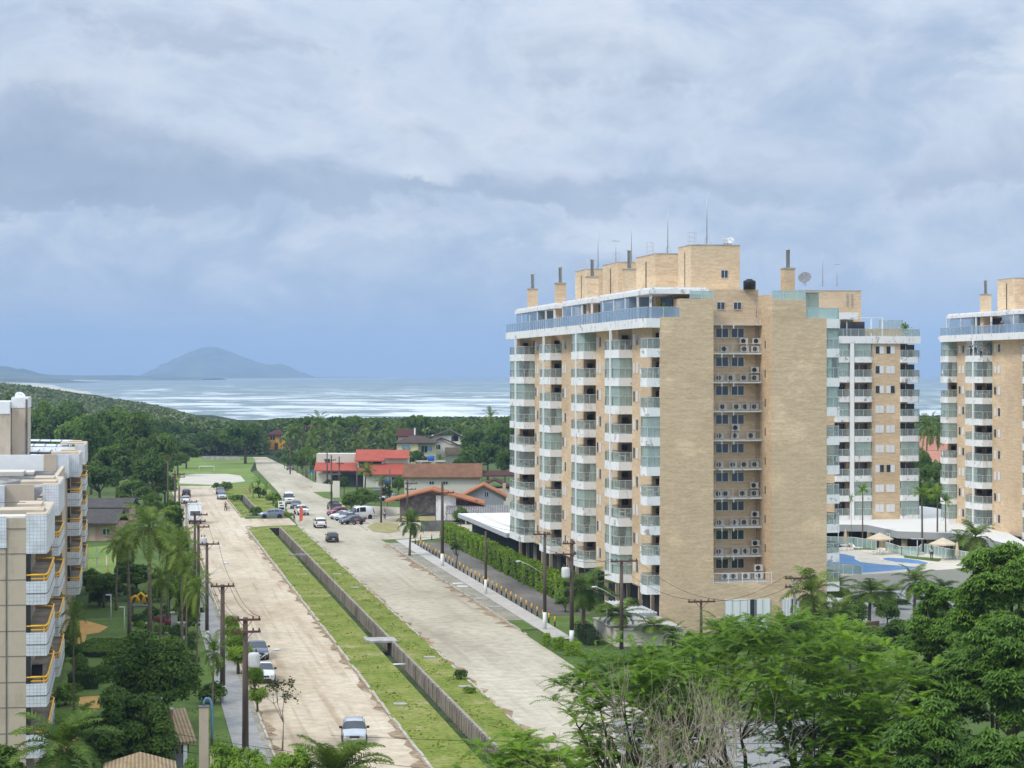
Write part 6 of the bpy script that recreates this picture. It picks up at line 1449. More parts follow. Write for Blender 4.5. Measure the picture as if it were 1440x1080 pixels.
for px,pt,Z,w,k,lab in ((1130,862,182,60,'b2','leafy tree left of the concrete pole, under the palms'),(1085,884,176,50,'b3','low tree below the tall shop windows'),(1160,850,200,50,'b3','dark tree between the palms and the entrance canopy'),(1195,866,180,60,'b2','bright tree right of the entrance canopy'),(1262,866,178,60,'b3','tree in front of the metal fence, right part'),(1215,884,168,60,'b2','low leafy tree under the full palm below the pool'),(1308,850,192,44,'b1','dark tree beside the metal gate'),(975,888,176,46,'b2','low tree at the foot of the blank left pier')): place(k,px,pt,Z,w,lab)
o=broad_tree(3.6,1.0,.9,98,900,.14,'leafD',nc=12,rc=.4,fork=.45,label='crooked small tree leaning over the bollards of the parking lot',lean=.5); place_b(o,(*G(640,800),0))
# ---- fern-leaved tree in the foreground, with long feathery fronds
def fern_tree(loc,seed,R_,zc,n,label,rz=0,dome=2.6,fl=1.0,dense=6):
    """flat-topped tree: limbs reach up to tips under an umbrella, each tip carrying a whorl of long feathery fronds"""
    rng=np.random.default_rng(seed); t=thing('fern_leaved_tree',label,'tree',(loc[0],loc[1],0),rz); b=MB(); V=[]
    forks=[]
    for k in range(5):
        a=k*1.257+rng.uniform(-.2,.2); f1=np.array([math.cos(a)*.5,math.sin(a)*.5,zc*.22]); f2=np.array([math.cos(a)*R_*.3,math.sin(a)*R_*.3,zc*.55])
        b.tube([(math.cos(a)*.25,math.sin(a)*.25,-.3),tuple(f1),tuple((f1+f2)/2+rng.normal(size=3)*.15),tuple(f2)],[.2,.17,.15,.12],7)
        for q in range(4):
            a2=a+rng.uniform(-.55,.55); r2=R_*rng.uniform(.35,.75); f3=np.array([math.cos(a2)*r2,math.sin(a2)*r2,zc*.8+rng.uniform(-.4,.5)]); b.tube([tuple(f2),tuple((f2+f3)/2+rng.normal(size=3)*.15),tuple(f3)],[.11,.085,.06],6); forks.append(f3)
    forks=np.array(forks)
    for i in range(n):
        r=R_*math.sqrt(rng.uniform(0,1)); a=rng.uniform(0,6.28); lob=1+.14*math.sin(a*3+seed)+.1*math.sin(a*5)
        top=zc+dome*(1-(r/R_)**2)+.5*math.sin(a*4+r*1.3)
        q=np.array([math.cos(a)*r*lob,math.sin(a)*r*lob,top-(abs(rng.normal())*.9 if i%2 else rng.uniform(.8,5.2))])
        if i%4==0:
            f=forks[np.argmin(np.linalg.norm(forks-q,axis=1))]; b.tube([tuple(f),tuple((f+q)/2+np.array([0,0,-.15])),tuple(q)],[.05,.035,.02],4)
        az0=rng.uniform(0,6.28)
        for j in range(dense):
            az=az0+j*6.283/dense+rng.normal()*.2; V.append(frond(rng,q,az,rng.uniform(.1,.8),fl*rng.uniform(.75,1.15),rng.uniform(.5,1.0),24,.2*fl,.03*fl,.05,.25))
    np_mesh('crown',np.concatenate(V),4,M['leafF'],t); b.build('trunk',M['bark'],t); return t
fern_tree((XA(1095,97),97,0),3,7.2,11.2,680,'wide fern-leaved tree spreading across the foreground right of centre')
fern_tree((XA(900,92),92,0),4,3.6,11.5,230,'fern-leaved tree behind the leafless grey one',.5,1.6)
fern_tree((XA(735,87),87,0),5,2.9,8.7,200,'low fern-leaved tree at the bottom beside the canal',1.5,1.4)
fern_tree((XA(1225,92),92,0),6,3.8,8.6,260,'lower fern-leaved tree at the bottom right',2.2,2.0)
fern_tree((XA(1085,84),84,0),7,3.6,6.6,230,'low spreading fern-leaved tree in front of the wide one, at the bottom edge',.9,1.6)
fern_tree((XA(985,86),86,0),8,2.4,6.3,130,'small fern-leaved tree right of the leafless one at the bottom edge',1.9,1.2)
# leafless grey tree
def bare_tree():
    rng=np.random.default_rng(9); t=thing('bare_tree','almost leafless pale grey tree with upright branches in the foreground','tree',(XA(938,80),80,0)); b=MB(); P=[]
    def grow(p,d,L,r,lv):
        q=p+d*L; b.tube([tuple(p),tuple((p+q)/2+rng.normal(size=3)*.05*L),tuple(q)],[r,r*.8,r*.6],5)
        if lv==0: P.append(q); return
        for _ in range(3 if lv>1 else 2): grow(q,unit(d*.95+rng.normal(size=3)*.4+np.array([0,0,.2])),L*rng.uniform(.6,.85),r*.6,lv-1)
    for k in range(5):
        a=k*1.3; grow(np.array([math.cos(a)*.25,math.sin(a)*.25,3.4]),unit(np.array([math.cos(a)*.5,math.sin(a)*.35,1.])),3.2,.062,5)
    b.tube([(0,0,-.2),(0,0,3.2)],[.3,.24],8); b.build('trunk',M['barktan'],t)
    P=np.array(P)[rng.choice(len(P),160)]+rng.normal(size=(160,3))*.15; np_mesh('crown',leaf_quads(P,unit(rng.normal(size=(160,3))+[0,0,.6]),.13,.07,rng),4,M['leafY'],t); t.scale=(.9,.9,1.0)
bare_tree()
o=broad_tree(9.0,3.0,2.7,101,9000,.2,'greyleaf','bark',40,.85,.42,.8,.35,'grey green large-leaved tree at the bottom centre'); place_b(o,(XA(830,84),84,0))
# mango-like trees on the right
def mango(label,px,pt,Z,w,seed,n,hgt):
    h=ZA(pt,Z); rx=w*Z/FP/2; rng=np.random.default_rng(seed); rc=rx*.24; rz=hgt
    P,N,C0=crown_pts(rng,rx-rc*.6,rz-rc*.4,h-rz,70,rc,n//6,flat=.2,low=-.7)
    # leaves hang in whorls
    k=6; PP=np.repeat(P,k,0); az=np.tile(np.arange(k)*2*PI/k,len(P))+np.repeat(rng.uniform(0,6,len(P)),k)
    T=np.column_stack([np.cos(az),np.sin(az),-rng.uniform(.25,1.1,len(az))]); T=unit(T); ls=rng.uniform(.13,.2,len(az))
    PP=PP+T*ls[:,None]; NN=unit(np.column_stack([np.cos(az)*.5,np.sin(az)*.5,np.ones(len(az))])+rng.normal(size=PP.shape)*.2)
    t=thing('tree',label,'tree',(XA(px,Z),Z,0)); np_mesh('crown',leaf_quads(PP,NN,ls,.05,rng,0,T),4,M['leafB'],t); trunk_mb(h,.32,C0,rng,9,.2,.35).build('trunk',M['bark'],t)
mango('broad glossy leaved tree at the right edge, tallest in the foreground',1420,735,112,190,111,46000,5.6)
mango('large bright green tree filling the lower right corner',1400,850,96,250,112,60000,5.6)
mango('glossy leaved tree between the fern-leaved tree and the right edge',1330,800,118,150,113,34000,4.6)
mango('bright leafy tree at the bottom right below the others',1310,985,84,170,114,26000,3.6)
mango('lowest glossy leaved tree in the bottom right corner of the photo',1415,1000,82,130,115,22000,3.4)
# ---- grass blades on the verges
def tufts():
    rng=np.random.default_rng(12); K=9000; V=[]
    zones=[(LR1+.25,CAN0-.15,110,346,.26),(CAN1+.3,RR0-.1,110,347,.38),(LR1+.8,DIN0-.1,376,470,.13),(DIN1+.3,28.6,378,470,.13),(4.4,6.8,110,240,.1)]
    for (n0,n1,s0,s1,f) in zones:
        m=int(K*f); s=s0+(s1-s0)*rng.uniform(0,1,m)**1.3; n=rng.uniform(n0,n1,m); 
        cl_=np.sin(n*1.9+s*.31)+np.sin(s*.83-n*2.3)+rng.normal(size=m)*.7; keep=cl_>.35; n=n[keep];s=s[keep];c=cl_[keep]; m=len(n)
        h=np.clip(.02+.022*c,.02,.09)*rng.uniform(.6,1.3,m)
        X=CT*n-ST*s; Y=ST*n+CT*s
        for q in range(3):
            a=rng.uniform(0,6.28,m); w=rng.uniform(.05,.12,m); dx,dy=np.cos(a)*w,np.sin(a)*w; lx,ly=rng.normal(size=(2,m))*.4*h; z=np.full(m,.03)
            V.append(np.stack([np.column_stack([X-dx,Y-dy,z]),np.column_stack([X+dx,Y+dy,z]),np.column_stack([X+dx*.5+lx,Y+dy*.5+ly,z+h]),np.column_stack([X-dx*.5+lx,Y-dy*.5+ly,z+h])],1).reshape(-1,3))
    o=np_mesh('verge_grass',np.concatenate(V),4,M['blade']); o['kind']='stuff'
M['blade']=leafmat('grass_blade',(.15,.19,.028),(.235,.265,.048),.3,.15)
tufts()
# ================================================================ vehicles
PAINT={}
def paint(nm,c,metal=.3):
    if nm not in PAINT:
        m,nt,b=_nt('car_paint_'+nm); n=noise(nt,coords(nt),2.0,3,.5); lk(nt,ramp(nt,n,[(.3,tuple(x*.9 for x in c)),(.7,c)]),b.inputs['Base Color']); b.inputs['Roughness'].default_value=.3; b.inputs['Metallic'].default_value=metal; b.inputs['Coat Weight'].default_value=.5; b.inputs['Coat Roughness'].default_value=.1; PAINT[nm]=m
    return PAINT[nm]
M['headl']=mat('headlight',(.6,.62,.64),.1,.1,5); M['taill']=mat('taillight',(.35,.02,.02),.2,.1,5); M['plate']=mat('number_plate',(.55,.55,.55),.5,.05); M['trimb']=mat('black_trim',(.03,.03,.032),.6,.2)
def car_shape(kind):
    """side profile stations (x along length, front at -x): (x, sill z, beltline z, roof z, half width at belt, half width at roof)"""
    if kind=='hatch': return 3.9,1.66,1.5,[(-1.95,.32,.62,.62,.60),(-1.88,.24,.74,.74,.74),(-1.3,.22,.90,.90,.80),(-.82,.22,.96,.98,.82),(-.25,.22,.98,1.40,.83),(.35,.22,.99,1.49,.83),(1.1,.22,1.0,1.47,.83),(1.62,.24,1.02,1.36,.81),(1.88,.28,.98,1.0,.76),(1.95,.36,.74,.74,.68)]
    if kind=='sedan': return 4.4,1.74,1.45,[(-2.2,.32,.6,.6,.62),(-2.1,.24,.72,.72,.78),(-1.4,.22,.88,.88,.85),(-.85,.22,.93,.95,.86),(-.1,.22,.95,1.38,.87),(.5,.22,.96,1.43,.87),(1.0,.22,.97,1.36,.87),(1.55,.22,.99,1.02,.85),(2.1,.26,.96,.96,.8),(2.2,.36,.72,.72,.7)]
    if kind=='suv': return 4.3,1.8,1.66,[(-2.15,.4,.74,.74,.66),(-2.05,.3,.9,.9,.82),(-1.3,.28,1.05,1.05,.87),(-.85,.28,1.1,1.12,.89),(-.3,.28,1.12,1.55,.9),(.4,.28,1.13,1.65,.9),(1.3,.28,1.14,1.62,.9),(1.8,.3,1.16,1.48,.88),(2.05,.34,1.1,1.12,.84),(2.15,.44,.84,.84,.74)]
    if kind=='pickup': return 5.1,1.84,1.75,[(-2.5,.45,.8,.8,.7),(-2.4,.36,.98,.98,.86),(-1.55,.34,1.1,1.1,.9),(-1.1,.34,1.14,1.16,.91),(-.6,.34,1.16,1.62,.92),(0,.34,1.16,1.74,.92),(.65,.34,1.16,1.70,.92),(.95,.34,1.16,1.18,.92),(2.4,.36,1.16,1.16,.9),(2.5,.46,.9,.9,.84)]
    if kind=='van': return 4.9,1.9,2.2,[(-2.4,.4,.8,.8,.7),(-2.3,.32,1.0,1.0,.86),(-1.7,.3,1.15,1.18,.92),(-1.1,.3,1.2,1.95,.94),(-.5,.3,1.22,2.18,.95),(.8,.3,1.22,2.2,.95),(2.1,.3,1.22,2.15,.94),(2.38,.34,1.2,1.5,.92),(2.45,.46,1.0,1.0,.86)]
def wheel(root,x,y,r,side):
    b=MB(); b.lathe([(r*.6,-.1),(r*.93,-.1),(r,-.06),(r,.06),(r*.93,.1),(r*.6,.1)],(0,0,0),16,0,True,'y',False); o=b.build('wheel',M['black'],root,(x,y,r))
    b=MB(); b.lathe([(0,.04),(r*.28,.05),(r*.6,.1*.6),(r*.63,.1),(r*.63,-.08)],(0,0,0),16,0,True,'y',False); q=b.build('rim',M['alu'],o); q.scale=(1,side,1)
def make_car(kind,col,label,loc,rz,rails=False,detail=True):
    L,Wd,H,st=car_shape(kind); root=thing('pickup_truck' if kind=='pickup' else 'van' if kind=='van' else 'car',label,'pickup truck' if kind=='pickup' else 'van' if kind=='van' else 'car',loc,rz)
    sec=[]
    for (x,zs,zb,zr,hw) in st:
        gr=zr>zb+.06; rw=hw*(.80 if gr else .9)
        zr_=zr if gr else zb+.02
        half=[(hw*.9,zs),(hw,zs+.16),(hw*1.0,(zs+zb)/2),(hw*.97,zb)]+([(rw+.02,zr_-.1),(rw*.86,zr_)] if gr else [(hw*.93,zb+.012),(hw*.7,zb+.02)])+[(0,zr_+(.03 if gr else .03))]
        sec.append([(x,y,z) for y,z in half]+[(x,-y,z) for y,z in half[-2::-1]])
    b=MB(); n=len(sec[0])
    for s in sec: b.v.extend(s)
    glass=MB()
    for i in range(len(sec)-1):
        a,c=st[i],st[i+1]; ga=a[3]>a[2]+.06; gc=c[3]>c[2]+.06
        for j in range(n-1):
            idx=(i*n+j,i*n+j+1,(i+1)*n+j+1,(i+1)*n+j); b.f.append(idx); b.m.append(0); b.sm.append(True)
            up=j in (3,n-5); top=j in (4,5,n-6,n-7); q=[Vector(b.v[k]) for k in idx]
            make=(up and ga and gc) or ((ga!=gc) and (up or top) and not(kind=='pickup' and c[0]>.9 and not top))
            if kind=='van' and a[0]>0 and up and a[0]<2: make=False
            if make:
                nrm=(q[2]-q[0]).cross(q[3]-q[1]); 
                if nrm.length<1e-6: continue
                nrm.normalize(); m=sum(q,Vector())/4; out=Vector((0 if up and ga==gc else m.x-(st[i][0]+.0 if False else 0),m.y,m.z-.8))
                if nrm.dot(Vector((m.x*.3,m.y,m.z-.7)))<0: nrm=-nrm
                g=[m+(p-m)*(.88 if up and ga==gc else 1.0 if top else .97)+nrm*.012 for p in q]
                glass.poly(g,0,True)
    b.f.append(tuple(range(n)))
    b.m.append(0); b.sm.append(False); b.f.append(tuple(reversed(range((len(sec)-1)*n,len(sec)*n)))); b.m.append(0); b.sm.append(False)
    body=b.build('body',col,root); glass.build('window_glass',M['win'],root)
    r=.31 if kind in('hatch','sedan') else .36
    fx,rx={'hatch':(-1.2,1.22),'sedan':(-1.35,1.3),'suv':(-1.3,1.32),'pickup':(-1.6,1.6),'van':(-1.55,1.5)}[kind]; wy=st[4][4]-.08
    for x in (fx,rx):
        for s in (-1,1):
            wheel(root,x,s*wy,r,s)
            b=MB(); b.lathe([(r*1.16,-.02),(r*1.16,.02)],(x,s*(wy+.09),r),16,0,True,'y',False); b.lathe([(0,0),(r*1.14,0)],(x,s*(wy+.085),r),16,0,False,'y'); b.build('wheel_arch',M['trimb'],root) if detail else None
    x0,x1=st[0][0],st[-1][0]; zl=st[1][2]
    for s in (-1,1):
        MB().box(x0-.0,x0+.22,s*st[1][4]*.62,s*st[1][4]*.98,zl-.2,zl-.03).build('headlight',M['headl'],root)
        zt=st[-1][2]; MB().box(x1-.16,x1+.02,s*st[-2][4]*.74,s*st[-2][4]*1.0,zt-.08,zt+.22).build('taillight',M['taill'],root)
        k=3; b=MB(); b.box(st[k][0]+.25,st[k][0]+.4,s*(st[k][4]+.0),s*(st[k][4]+.2),st[k][2]+.02,st[k][2]+.17); b.build('mirror',M['trimb'],root)
    MB().box(x0-.03,x0+.06,-st[0][4]*.85,st[0][4]*.85,st[0][1]-.04,st[0][1]+.1).box(x0-.025,x0+.03,-st[0][4]*.55,st[0][4]*.55,zl-.2,zl-.05).build('front_bumper',M['trimb'],root)
    MB().box(x1-.06,x1+.03,-st[-1][4]*.95,st[-1][4]*.95,st[-1][1]-.04,st[-1][1]+.12).build('rear_bumper',M['trimb'],root)
    MB().box(x0-.05,x0-.03,-.2,.2,st[0][1]+.1,st[0][1]+.22).build('number_plate',M['plate'],root); MB().box(x1+.03,x1+.05,-.2,.2,st[-1][1]+.14,st[-1][1]+.26).build('number_plate',M['plate'],root)
    if kind=='pickup': MB().box(1.0,2.42,-.78,.78,1.17,1.19).build('load_bed',M['trimb'],root)
    if rails:
        b=MB(); 
        for s in (-1,1): b.tube([(-.2,s*.62,st[5][3]),(0,s*.63,st[5][3]+.06),(1.2,s*.63,st[6][3]+.06),(1.4,s*.62,st[6][3]-.02)],.025,5)
        b.build('roof_rail',M['alu'],root)
    return root
DN=TH-PI/2            # car front (-x) pointing towards us along the street: local +x runs away down the street
TOWARD=TH+PI/2; AWAY=TH-PI/2
def car(kind,col,px,py,rz,label,rails=False):
    X,Y=G(px,py); return make_car(kind,col,label,(X,Y,.03),rz,rails)
silver=paint('silver',(.50,.53,.56),.6); whitep=paint('white',(.78,.78,.77),0); blk=paint('black',(.025,.026,.028),.2); dgrey=paint('dark_grey',(.09,.10,.115),.5); bgrey=paint('blue_grey',(.20,.25,.32),.5); redp=paint('red',(.30,.015,.03),.2); dblue=paint('dark_blue',(.06,.08,.13),.4); beigep=paint('grey',(.3,.3,.31),.5)
G0=TOWARD
car('hatch',silver,498,1043,TOWARD-.09,'silver hatchback with roof rails driving towards us on the sandy road',True)
car('sedan',whitep,370,957,TOWARD,'white sedan parked by the left pavement, half hidden by ball trees')
car('sedan',dblue,362,925,TOWARD,'dark blue sedan parked behind the white one beside the pavement')
car('suv',whitep,450,742,AWAY,'white car driving away from us at the crossing'); car('hatch',blk,467,762,AWAY,'black hatchback driving away behind the white car')
car('suv',bgrey,382,729,TH,'grey blue car standing sideways on the crossing road')
car('van',whitep,406,708,TOWARD,'white van parked beside the sign board at the upper median'); car('sedan',dgrey,416,715,TOWARD-.15,'dark car squeezed between the white van and the white pickup'); car('pickup',whitep,424,724,TOWARD+.1,'white pickup truck facing us at the crossing')
car('pickup',dgrey,470,717,AWAY+.1,'dark pickup truck seen from behind on the dusty road'); 
car('hatch',redp,474,725,TOWARD-.9,'dark red car at the back of the row parked under the spreading tree'); car('sedan',whitep,480,730,TOWARD-.9,'white sedan at the left end of the row under the spreading tree'); car('sedan',silver,487,732,TOWARD-.9,'silver sedan in the parked row, behind the dark grey one'); car('sedan',dgrey,495,737,TOWARD-1.15,'dark grey sedan in front of the parked row at the corner'); car('van',whitep,506,730,TOWARD-1.2,'white van in the parked row at the corner under the tree')
car('sedan',whitep,261,708,AWAY,'white car parked on the left ahead of the box truck'); car('hatch',blk,262,698,AWAY,'dark car parked at the far left end of the sandy road')
car('sedan',silver,312,702,TOWARD,'silver car parked by the upper median near the walker'); car('sedan',dgrey,310,695,TOWARD,'dark car parked behind the silver one by the upper median')
car('suv',dblue,525,700,TH+.2,'blue grey car in the yard before the red-roofed house'); car('sedan',silver,548,704,TH-.1,'silver car in the yard beside the small palm'); car('hatch',beigep,408,661,AWAY,'grey car by the far bend left of the palm row')
# box truck
X,Y=G(274,736); t=thing('box_truck','white box truck parked on the left of the sandy road behind the double poles','truck',(X,Y,.03),TOWARD)
b=MB(); b.box(-1.1,3.6,-1.1,1.1,.85,3.25,0); b.box(-1.13,3.63,-1.13,1.13,3.25,3.3,1); b.box(-1.1,3.6,-.95,.95,.6,.85,2); b.build('cargo_box',[M['white'],M['alu'],M['trimb']],t)
b=MB(); b.prism([(-2.7,-1.0),(-1.2,-1.0),(-1.2,1.0),(-2.7,1.0)],.5,1.35,0); b.poly([(-2.7,-1.0,1.35),(-2.7,1.0,1.35),(-2.3,.92,2.25),(-2.3,-.92,2.25)]); b.poly([(-2.3,-.92,2.25),(-2.3,.92,2.25),(-1.2,.95,2.3),(-1.2,-.95,2.3)])
for s in(-1,1): b.poly([(-2.7,s*1.0,1.35),(-2.3,s*.92,2.25),(-1.2,s*.95,2.3),(-1.2,s*1.0,1.35)])
b.poly([(-1.2,-1,1.35),(-1.2,1,1.35),(-1.2,.95,2.3),(-1.2,-.95,2.3)]); b.build('cab',whitep,t)
b=MB(); b.poly([(-2.69,-.88,1.42),(-2.69,.88,1.42),(-2.36,.82,2.18),(-2.36,-.82,2.18)]); b.build('windscreen',M['win'],t)
for s in(-1,1):
    MB().box(-2.74,-2.6,s*.6,s*.92,.75,.95).build('headlight',M['headl'],t)
    for x in(-1.95,2.4): wheel(t,x,s*.9,.42,s)
MB().box(-2.8,-2.65,-1.0,1.0,.42,.68).build('front_bumper',M['trimb'],t)
# motorcycle
X,Y=G(503,738.5); t=thing('motorcycle','red motorcycle parked at the end of the dark grey sedan','motorcycle',(X,Y,.03),TH+.3)
for x in(-.62,.62): MB().lathe([(.2,-.05),(.3,-.05),(.31,0),(.3,.05),(.2,.05)],(x,0,.31),14,0,True,'y',False).build('wheel',M['black'],t)
b=MB(); b.tube([(-.2,0,.75),(.05,0,.86),(.3,0,.78)],[.1,.16,.12],8); b.tube([(-.62,0,.31),(-.4,0,.9)],.035,5); b.tube([(.62,0,.31),(.2,0,.6),(-.35,0,.8)],.04,5); b.tube([(.3,0,.62),(.75,0,.72)],[.12,.06],6); b.build('frame',redp,t)
MB().box(.15,.75,-.13,.13,.8,.88).build('seat',M['black'],t); MB().tube([(-.38,-.35,1.0),(-.42,0,.95),(-.38,.35,1.0)],.02,5).build('handlebar',M['alu'],t); MB().box(-.2,.25,-.12,.12,.3,.6).build('engine',M['steel'],t)
# ================================================================ poles, cables, lamps, signs, people
def insul(b,x,y,z,h=.18): b.lathe([(.03,0),(.07,.03),(.04,.07),(.07,.1),(.03,h)],(x,y,z),6,0)
def pole(px,pb,pt,label,arms=(),m='wood',white=0.0,r=.16,lamp=None,transf=None,rz=TH,group=None,lean=0.0):
    X,Y=G(px,pb); h=ZA(pt,Y); t=thing('utility_pole',label,'utility pole',(X,Y,0),rz,group)
    b=MB(); b.tube([(0,0,-.2),(lean*.5,0,h*.5),(lean,0,h)],[r*1.15,r,r*.8],9); b.build('post',M[m],t)
    if white: 
        w=MB(); w.tube([(0,0,0),(lean*white/h,0,white)],[r*1.2,r*1.14],9); w.build('white_band',M['plaster'],t)
    for (ay,w0,w1) in arms:
        z=ZA(ay,Y); a=MB(); a.box(lean-w0,lean+w1,-.06-r,.06-r,z-.07,z+.07); a.bar((lean-w0*.5,-r,z),(lean,-r,z-.6),.02); a.bar((lean+w1*.5,-r,z),(lean,-r,z-.6),.02)
        o=a.build('crossarm',M['redwood'],t); i=MB()
        for x in (-w0+.1,-w0*.5,w1*.5,w1-.1): insul(i,lean+x,-r,z+.07)
        i.build('insulators',M['porc'],o)
    if lamp:
        lx,ly=lamp; z=ZA(ly,Y); dx=(lx-px)*Y/FP; a=MB(); a.tube([(lean,0,z-1.3 if abs(dx)>1.2 else z-.6),(lean+dx*.6,0,z-.35),(lean+dx*.9,0,z)],[.028,.024,.022],6); a.build('lamp_arm',M['alu'],t)
        l=MB(); l.lathe([(0,-.28),(.09,-.2),(.13,0),(.1,.22),(0,.3)],(0,0,0),8,0,True,'x'); o=l.build('lamp_head',M['lampw'],t,(lean+dx,0,z+.02)); o.scale=(1,1,.6)
    if transf:
        z=ZA(transf,Y); a=MB(); a.lathe([(.0,0),(.36,0),(.38,.1),(.38,.85),(.3,.95),(0,.98)],(0,0,0),14)
        for q in range(10): an=q*.628; a.box(math.cos(an)*.36-.02,math.cos(an)*.36+.06,math.sin(an)*.36-.02,math.sin(an)*.36+.06,.15,.8)
        o=a.build('transformer',M['acw'],t,(lean+TRX.get(px,-.55),-.1,z)); i=MB(); insul(i,-.15,0,.97,.25); insul(i,.15,0,.97,.25); i.build('bushing',M['porc'],o)
    POLES[px]=(X,Y,h,rz,r,[ZA(a[0],Y) for a in arms],arms,lean); return t
POLES={}; TRX={345:.55,804:-.6,279:.5}
pole(345,1058,868,'tall dark wooden pole with two crossarms and a transformer on the left pavement',[(871,.95,1.0),(888,.95,1.0)],white=0,r=.2,lamp=(389,915),transf=938)
pole(313,988,822,'vine-twisted wooden pole with a white foot on the left pavement',[(824,.9,.9)],white=1.3,r=.19)
pole(291,905,763,'slim wooden pole with one crossarm farther along the left pavement',[(765,.85,1.15)],r=.16,white=1.2,lamp=(318,793))
pole(279,852,735,'right one of the twin poles with crossarms before the box truck',[(741,.2,1.2)],r=.17,transf=768)
pole(274,846,720,'left one of the twin poles with crossarms before the box truck',[(724,.2,1.4),(733,.2,1.2)],r=.15)
pole(262,800,704,'grey pole left of the box truck',[(706,.4,1.4)],'poleconc',r=.17)
pole(252,772,683,'dark pole at the left of the far parked cars',[],r=.16)
pole(246,742,662,'far pole rising beside the corner of the playing field',[(667,.5,1.6),(671,.5,1.6)],r=.16)
pole(236,730,643,'farthest pole in the tree edge left of the playing field',[(643,.6,1.2)],r=.15)
pole(766,886,748,'pole with a white foot between the last bollards and the hedge',[(751,1.2,.5)],'wood',1.75,.17,lamp=(728,789))
pole(683,836,747,'shorter pole with a white foot in the middle of the bollard row',[],'wood',1.7,.15)
pole(622,797,677,'tall pole with a white foot behind the single pavement palm',[(693,1.5,1.5)],'wood',1.7,.2)
pole(804,906,758,'pole with a white foot and a transformer by the low hedges',[(779,1.6,.4),(764,.9,.3)],'wood',1.3,.19,transf=812)
pole(874,913,787,'dark pole with a long street lamp arm before the nearest tower balconies',[(789,1.05,1.45)],'wood',0,.17,lamp=(835,825))
pole(986,935,843,'T-shaped wooden pole in front of the blank left pier',[(846,1.2,1.2)],'wood',0,.13)
pole(1117,925,811,'pale concrete pole with white crossarms before the right pier',[(813,.9,1.3),(825,.9,.4)],'poleconc',0,.14,lamp=(1156,842))
pole(184,1105,1015,'weathered concrete pole with clustered insulators at the bottom left',[],'poleconc',0,.16)
for (px,pb,pt,lab,arms) in ((477,700,642,'pole at the pale gate wall',[(652,.5,.9)]),(466,718,640,'pole before the white veranda wall left of the gate',[(647,1.4,.8)]),(502,714,652,'pole in front of the yard trees',[]),(536,735,668,'leaning pole at the parked cars corner',[]),(573,742,675,'pole before the orange roof gable',[(680,.4,1.6),(688,.4,1.4)]),(548,705,660,'dark pole beside the blue yard tank',[]),(408,667,620,'far pole at the bend near the orange house',[(624,.8,.8)]),(424,660,612,'distant pole among the palms by the bend',[(616,.8,.8)]),(460,690,630,'thin pole in the palm row',[])):
    pole(px,pb,pt,lab+', across the road',arms,'wood',0,.15)
def cable(p,q,sag,lab,r=.018):
    P,Q=Vector(p),Vector(q); mid=(P+Q)/2; pts=[]
    for i in range(13):
        t=i/12; v=P.lerp(Q,t); v.z-=sag*4*t*(1-t); pts.append((v.x-P.x,v.y-P.y,v.z-P.z))
    b=MB(); b.tube(pts,r,4); tag(b.build('power_cable',M['cable'],None,tuple(P)),lab,'cable')
def arm_pt(px,ai,k):
    X,Y,h,rz,r,zs,arms,lean=POLES[px]; z=zs[ai]+.2 if zs else h-.3*ai; dx=lean+(0 if not arms else {0:-arms[ai][1]+.1,1:-arms[ai][1]*.5,2:arms[ai][2]*.5,3:arms[ai][2]-.1}[k])
    return (X+math.cos(rz)*dx,Y+math.sin(rz)*dx,z)
nm=['left outer','left inner','right inner','right outer']
for k in range(4): cable(arm_pt(345,0,k),arm_pt(313,0,k),.5,'%s wire between the double crossarm pole and the vine-twisted pole'%nm[k])
for k in (0,3): cable(arm_pt(313,0,k),arm_pt(291,0,k),.6,'%s wire between the vine-twisted pole and the next slim pole'%nm[k])
for (a,b_,ks,sg,lab) in ((291,279,(0,3),.7,'wire from the slim pole to the twin poles'),(279,262,(0,3),.8,'wire from the twin poles to the grey pole by the truck'),(622,766,(0,2,3),1.3,'wire high over the parking lot, palm pole to last bollard pole'),(766,804,(0,3),.5,'high wire from the last bollard pole to the transformer pole'),(804,874,(0,3),.6,'high wire from the transformer pole to the long lamp arm pole'),(874,986,(0,3),.7,'high wire from the long lamp arm pole to the T-shaped pole'),(986,1117,(0,3),.9,'high wire from the T-shaped pole to the pale concrete pole')):
    for k in ks: cable(arm_pt(a,0,k),arm_pt(b_,0,k),sg,'%s %s'%(nm[k],lab),.016)
def low_pt(px,dz,side=0): X,Y,h,rz,r,zs,arms,lean=POLES[px]; return (X+side,Y,h-dz)
for (a,b_,dz,sg,lab) in ((622,683,4.2,1.0,'upper sagging cable from the palm pole to the middle bollard pole'),(683,766,2.2,1.1,'upper sagging cable above the parking lot'),(683,766,2.9,1.4,'lower sagging cable above the parking lot'),(622,683,4.9,1.2,'lower sagging cable from the palm pole to the middle bollard pole'),(766,804,4.6,.6,'cable from the last bollard pole to the transformer pole'),(804,874,3.2,.7,'cable from the transformer pole to the long lamp arm pole')):
    cable(low_pt(a,dz if a!=683 else dz-1.5),low_pt(b_,dz+(1.6 if b_==766 else -1.6 if b_==683 else 0)),sg,lab,.03)
X,Y,h=POLES[184][:3]
cl2=MB()
for i in range(6): insul(cl2,.12*math.cos(i),.12*math.sin(i),h-.1+.06*i,.2)
tag(cl2.build('insulator_cluster',M['lampw'],None,(X,Y,0)),'cluster of pale insulators on top of the pole at the bottom left','insulators')
for i,(dz,lab) in enumerate(((.25,'upper'),(.75,'middle'),(1.2,'lower'))):
    for side,(tx,ty) in (('left',(-46,112)),('right',(4,108))): cable((X,Y,h-dz),(tx,ty,h-dz+.6),.35,'%s %s wire from the insulator pole at the bottom left'%(lab,side),.014)
cable((-9,40+66,7.0),(26,99,8.2),.4,'thin cable crossing the sandy road in front of the silver car',.012)
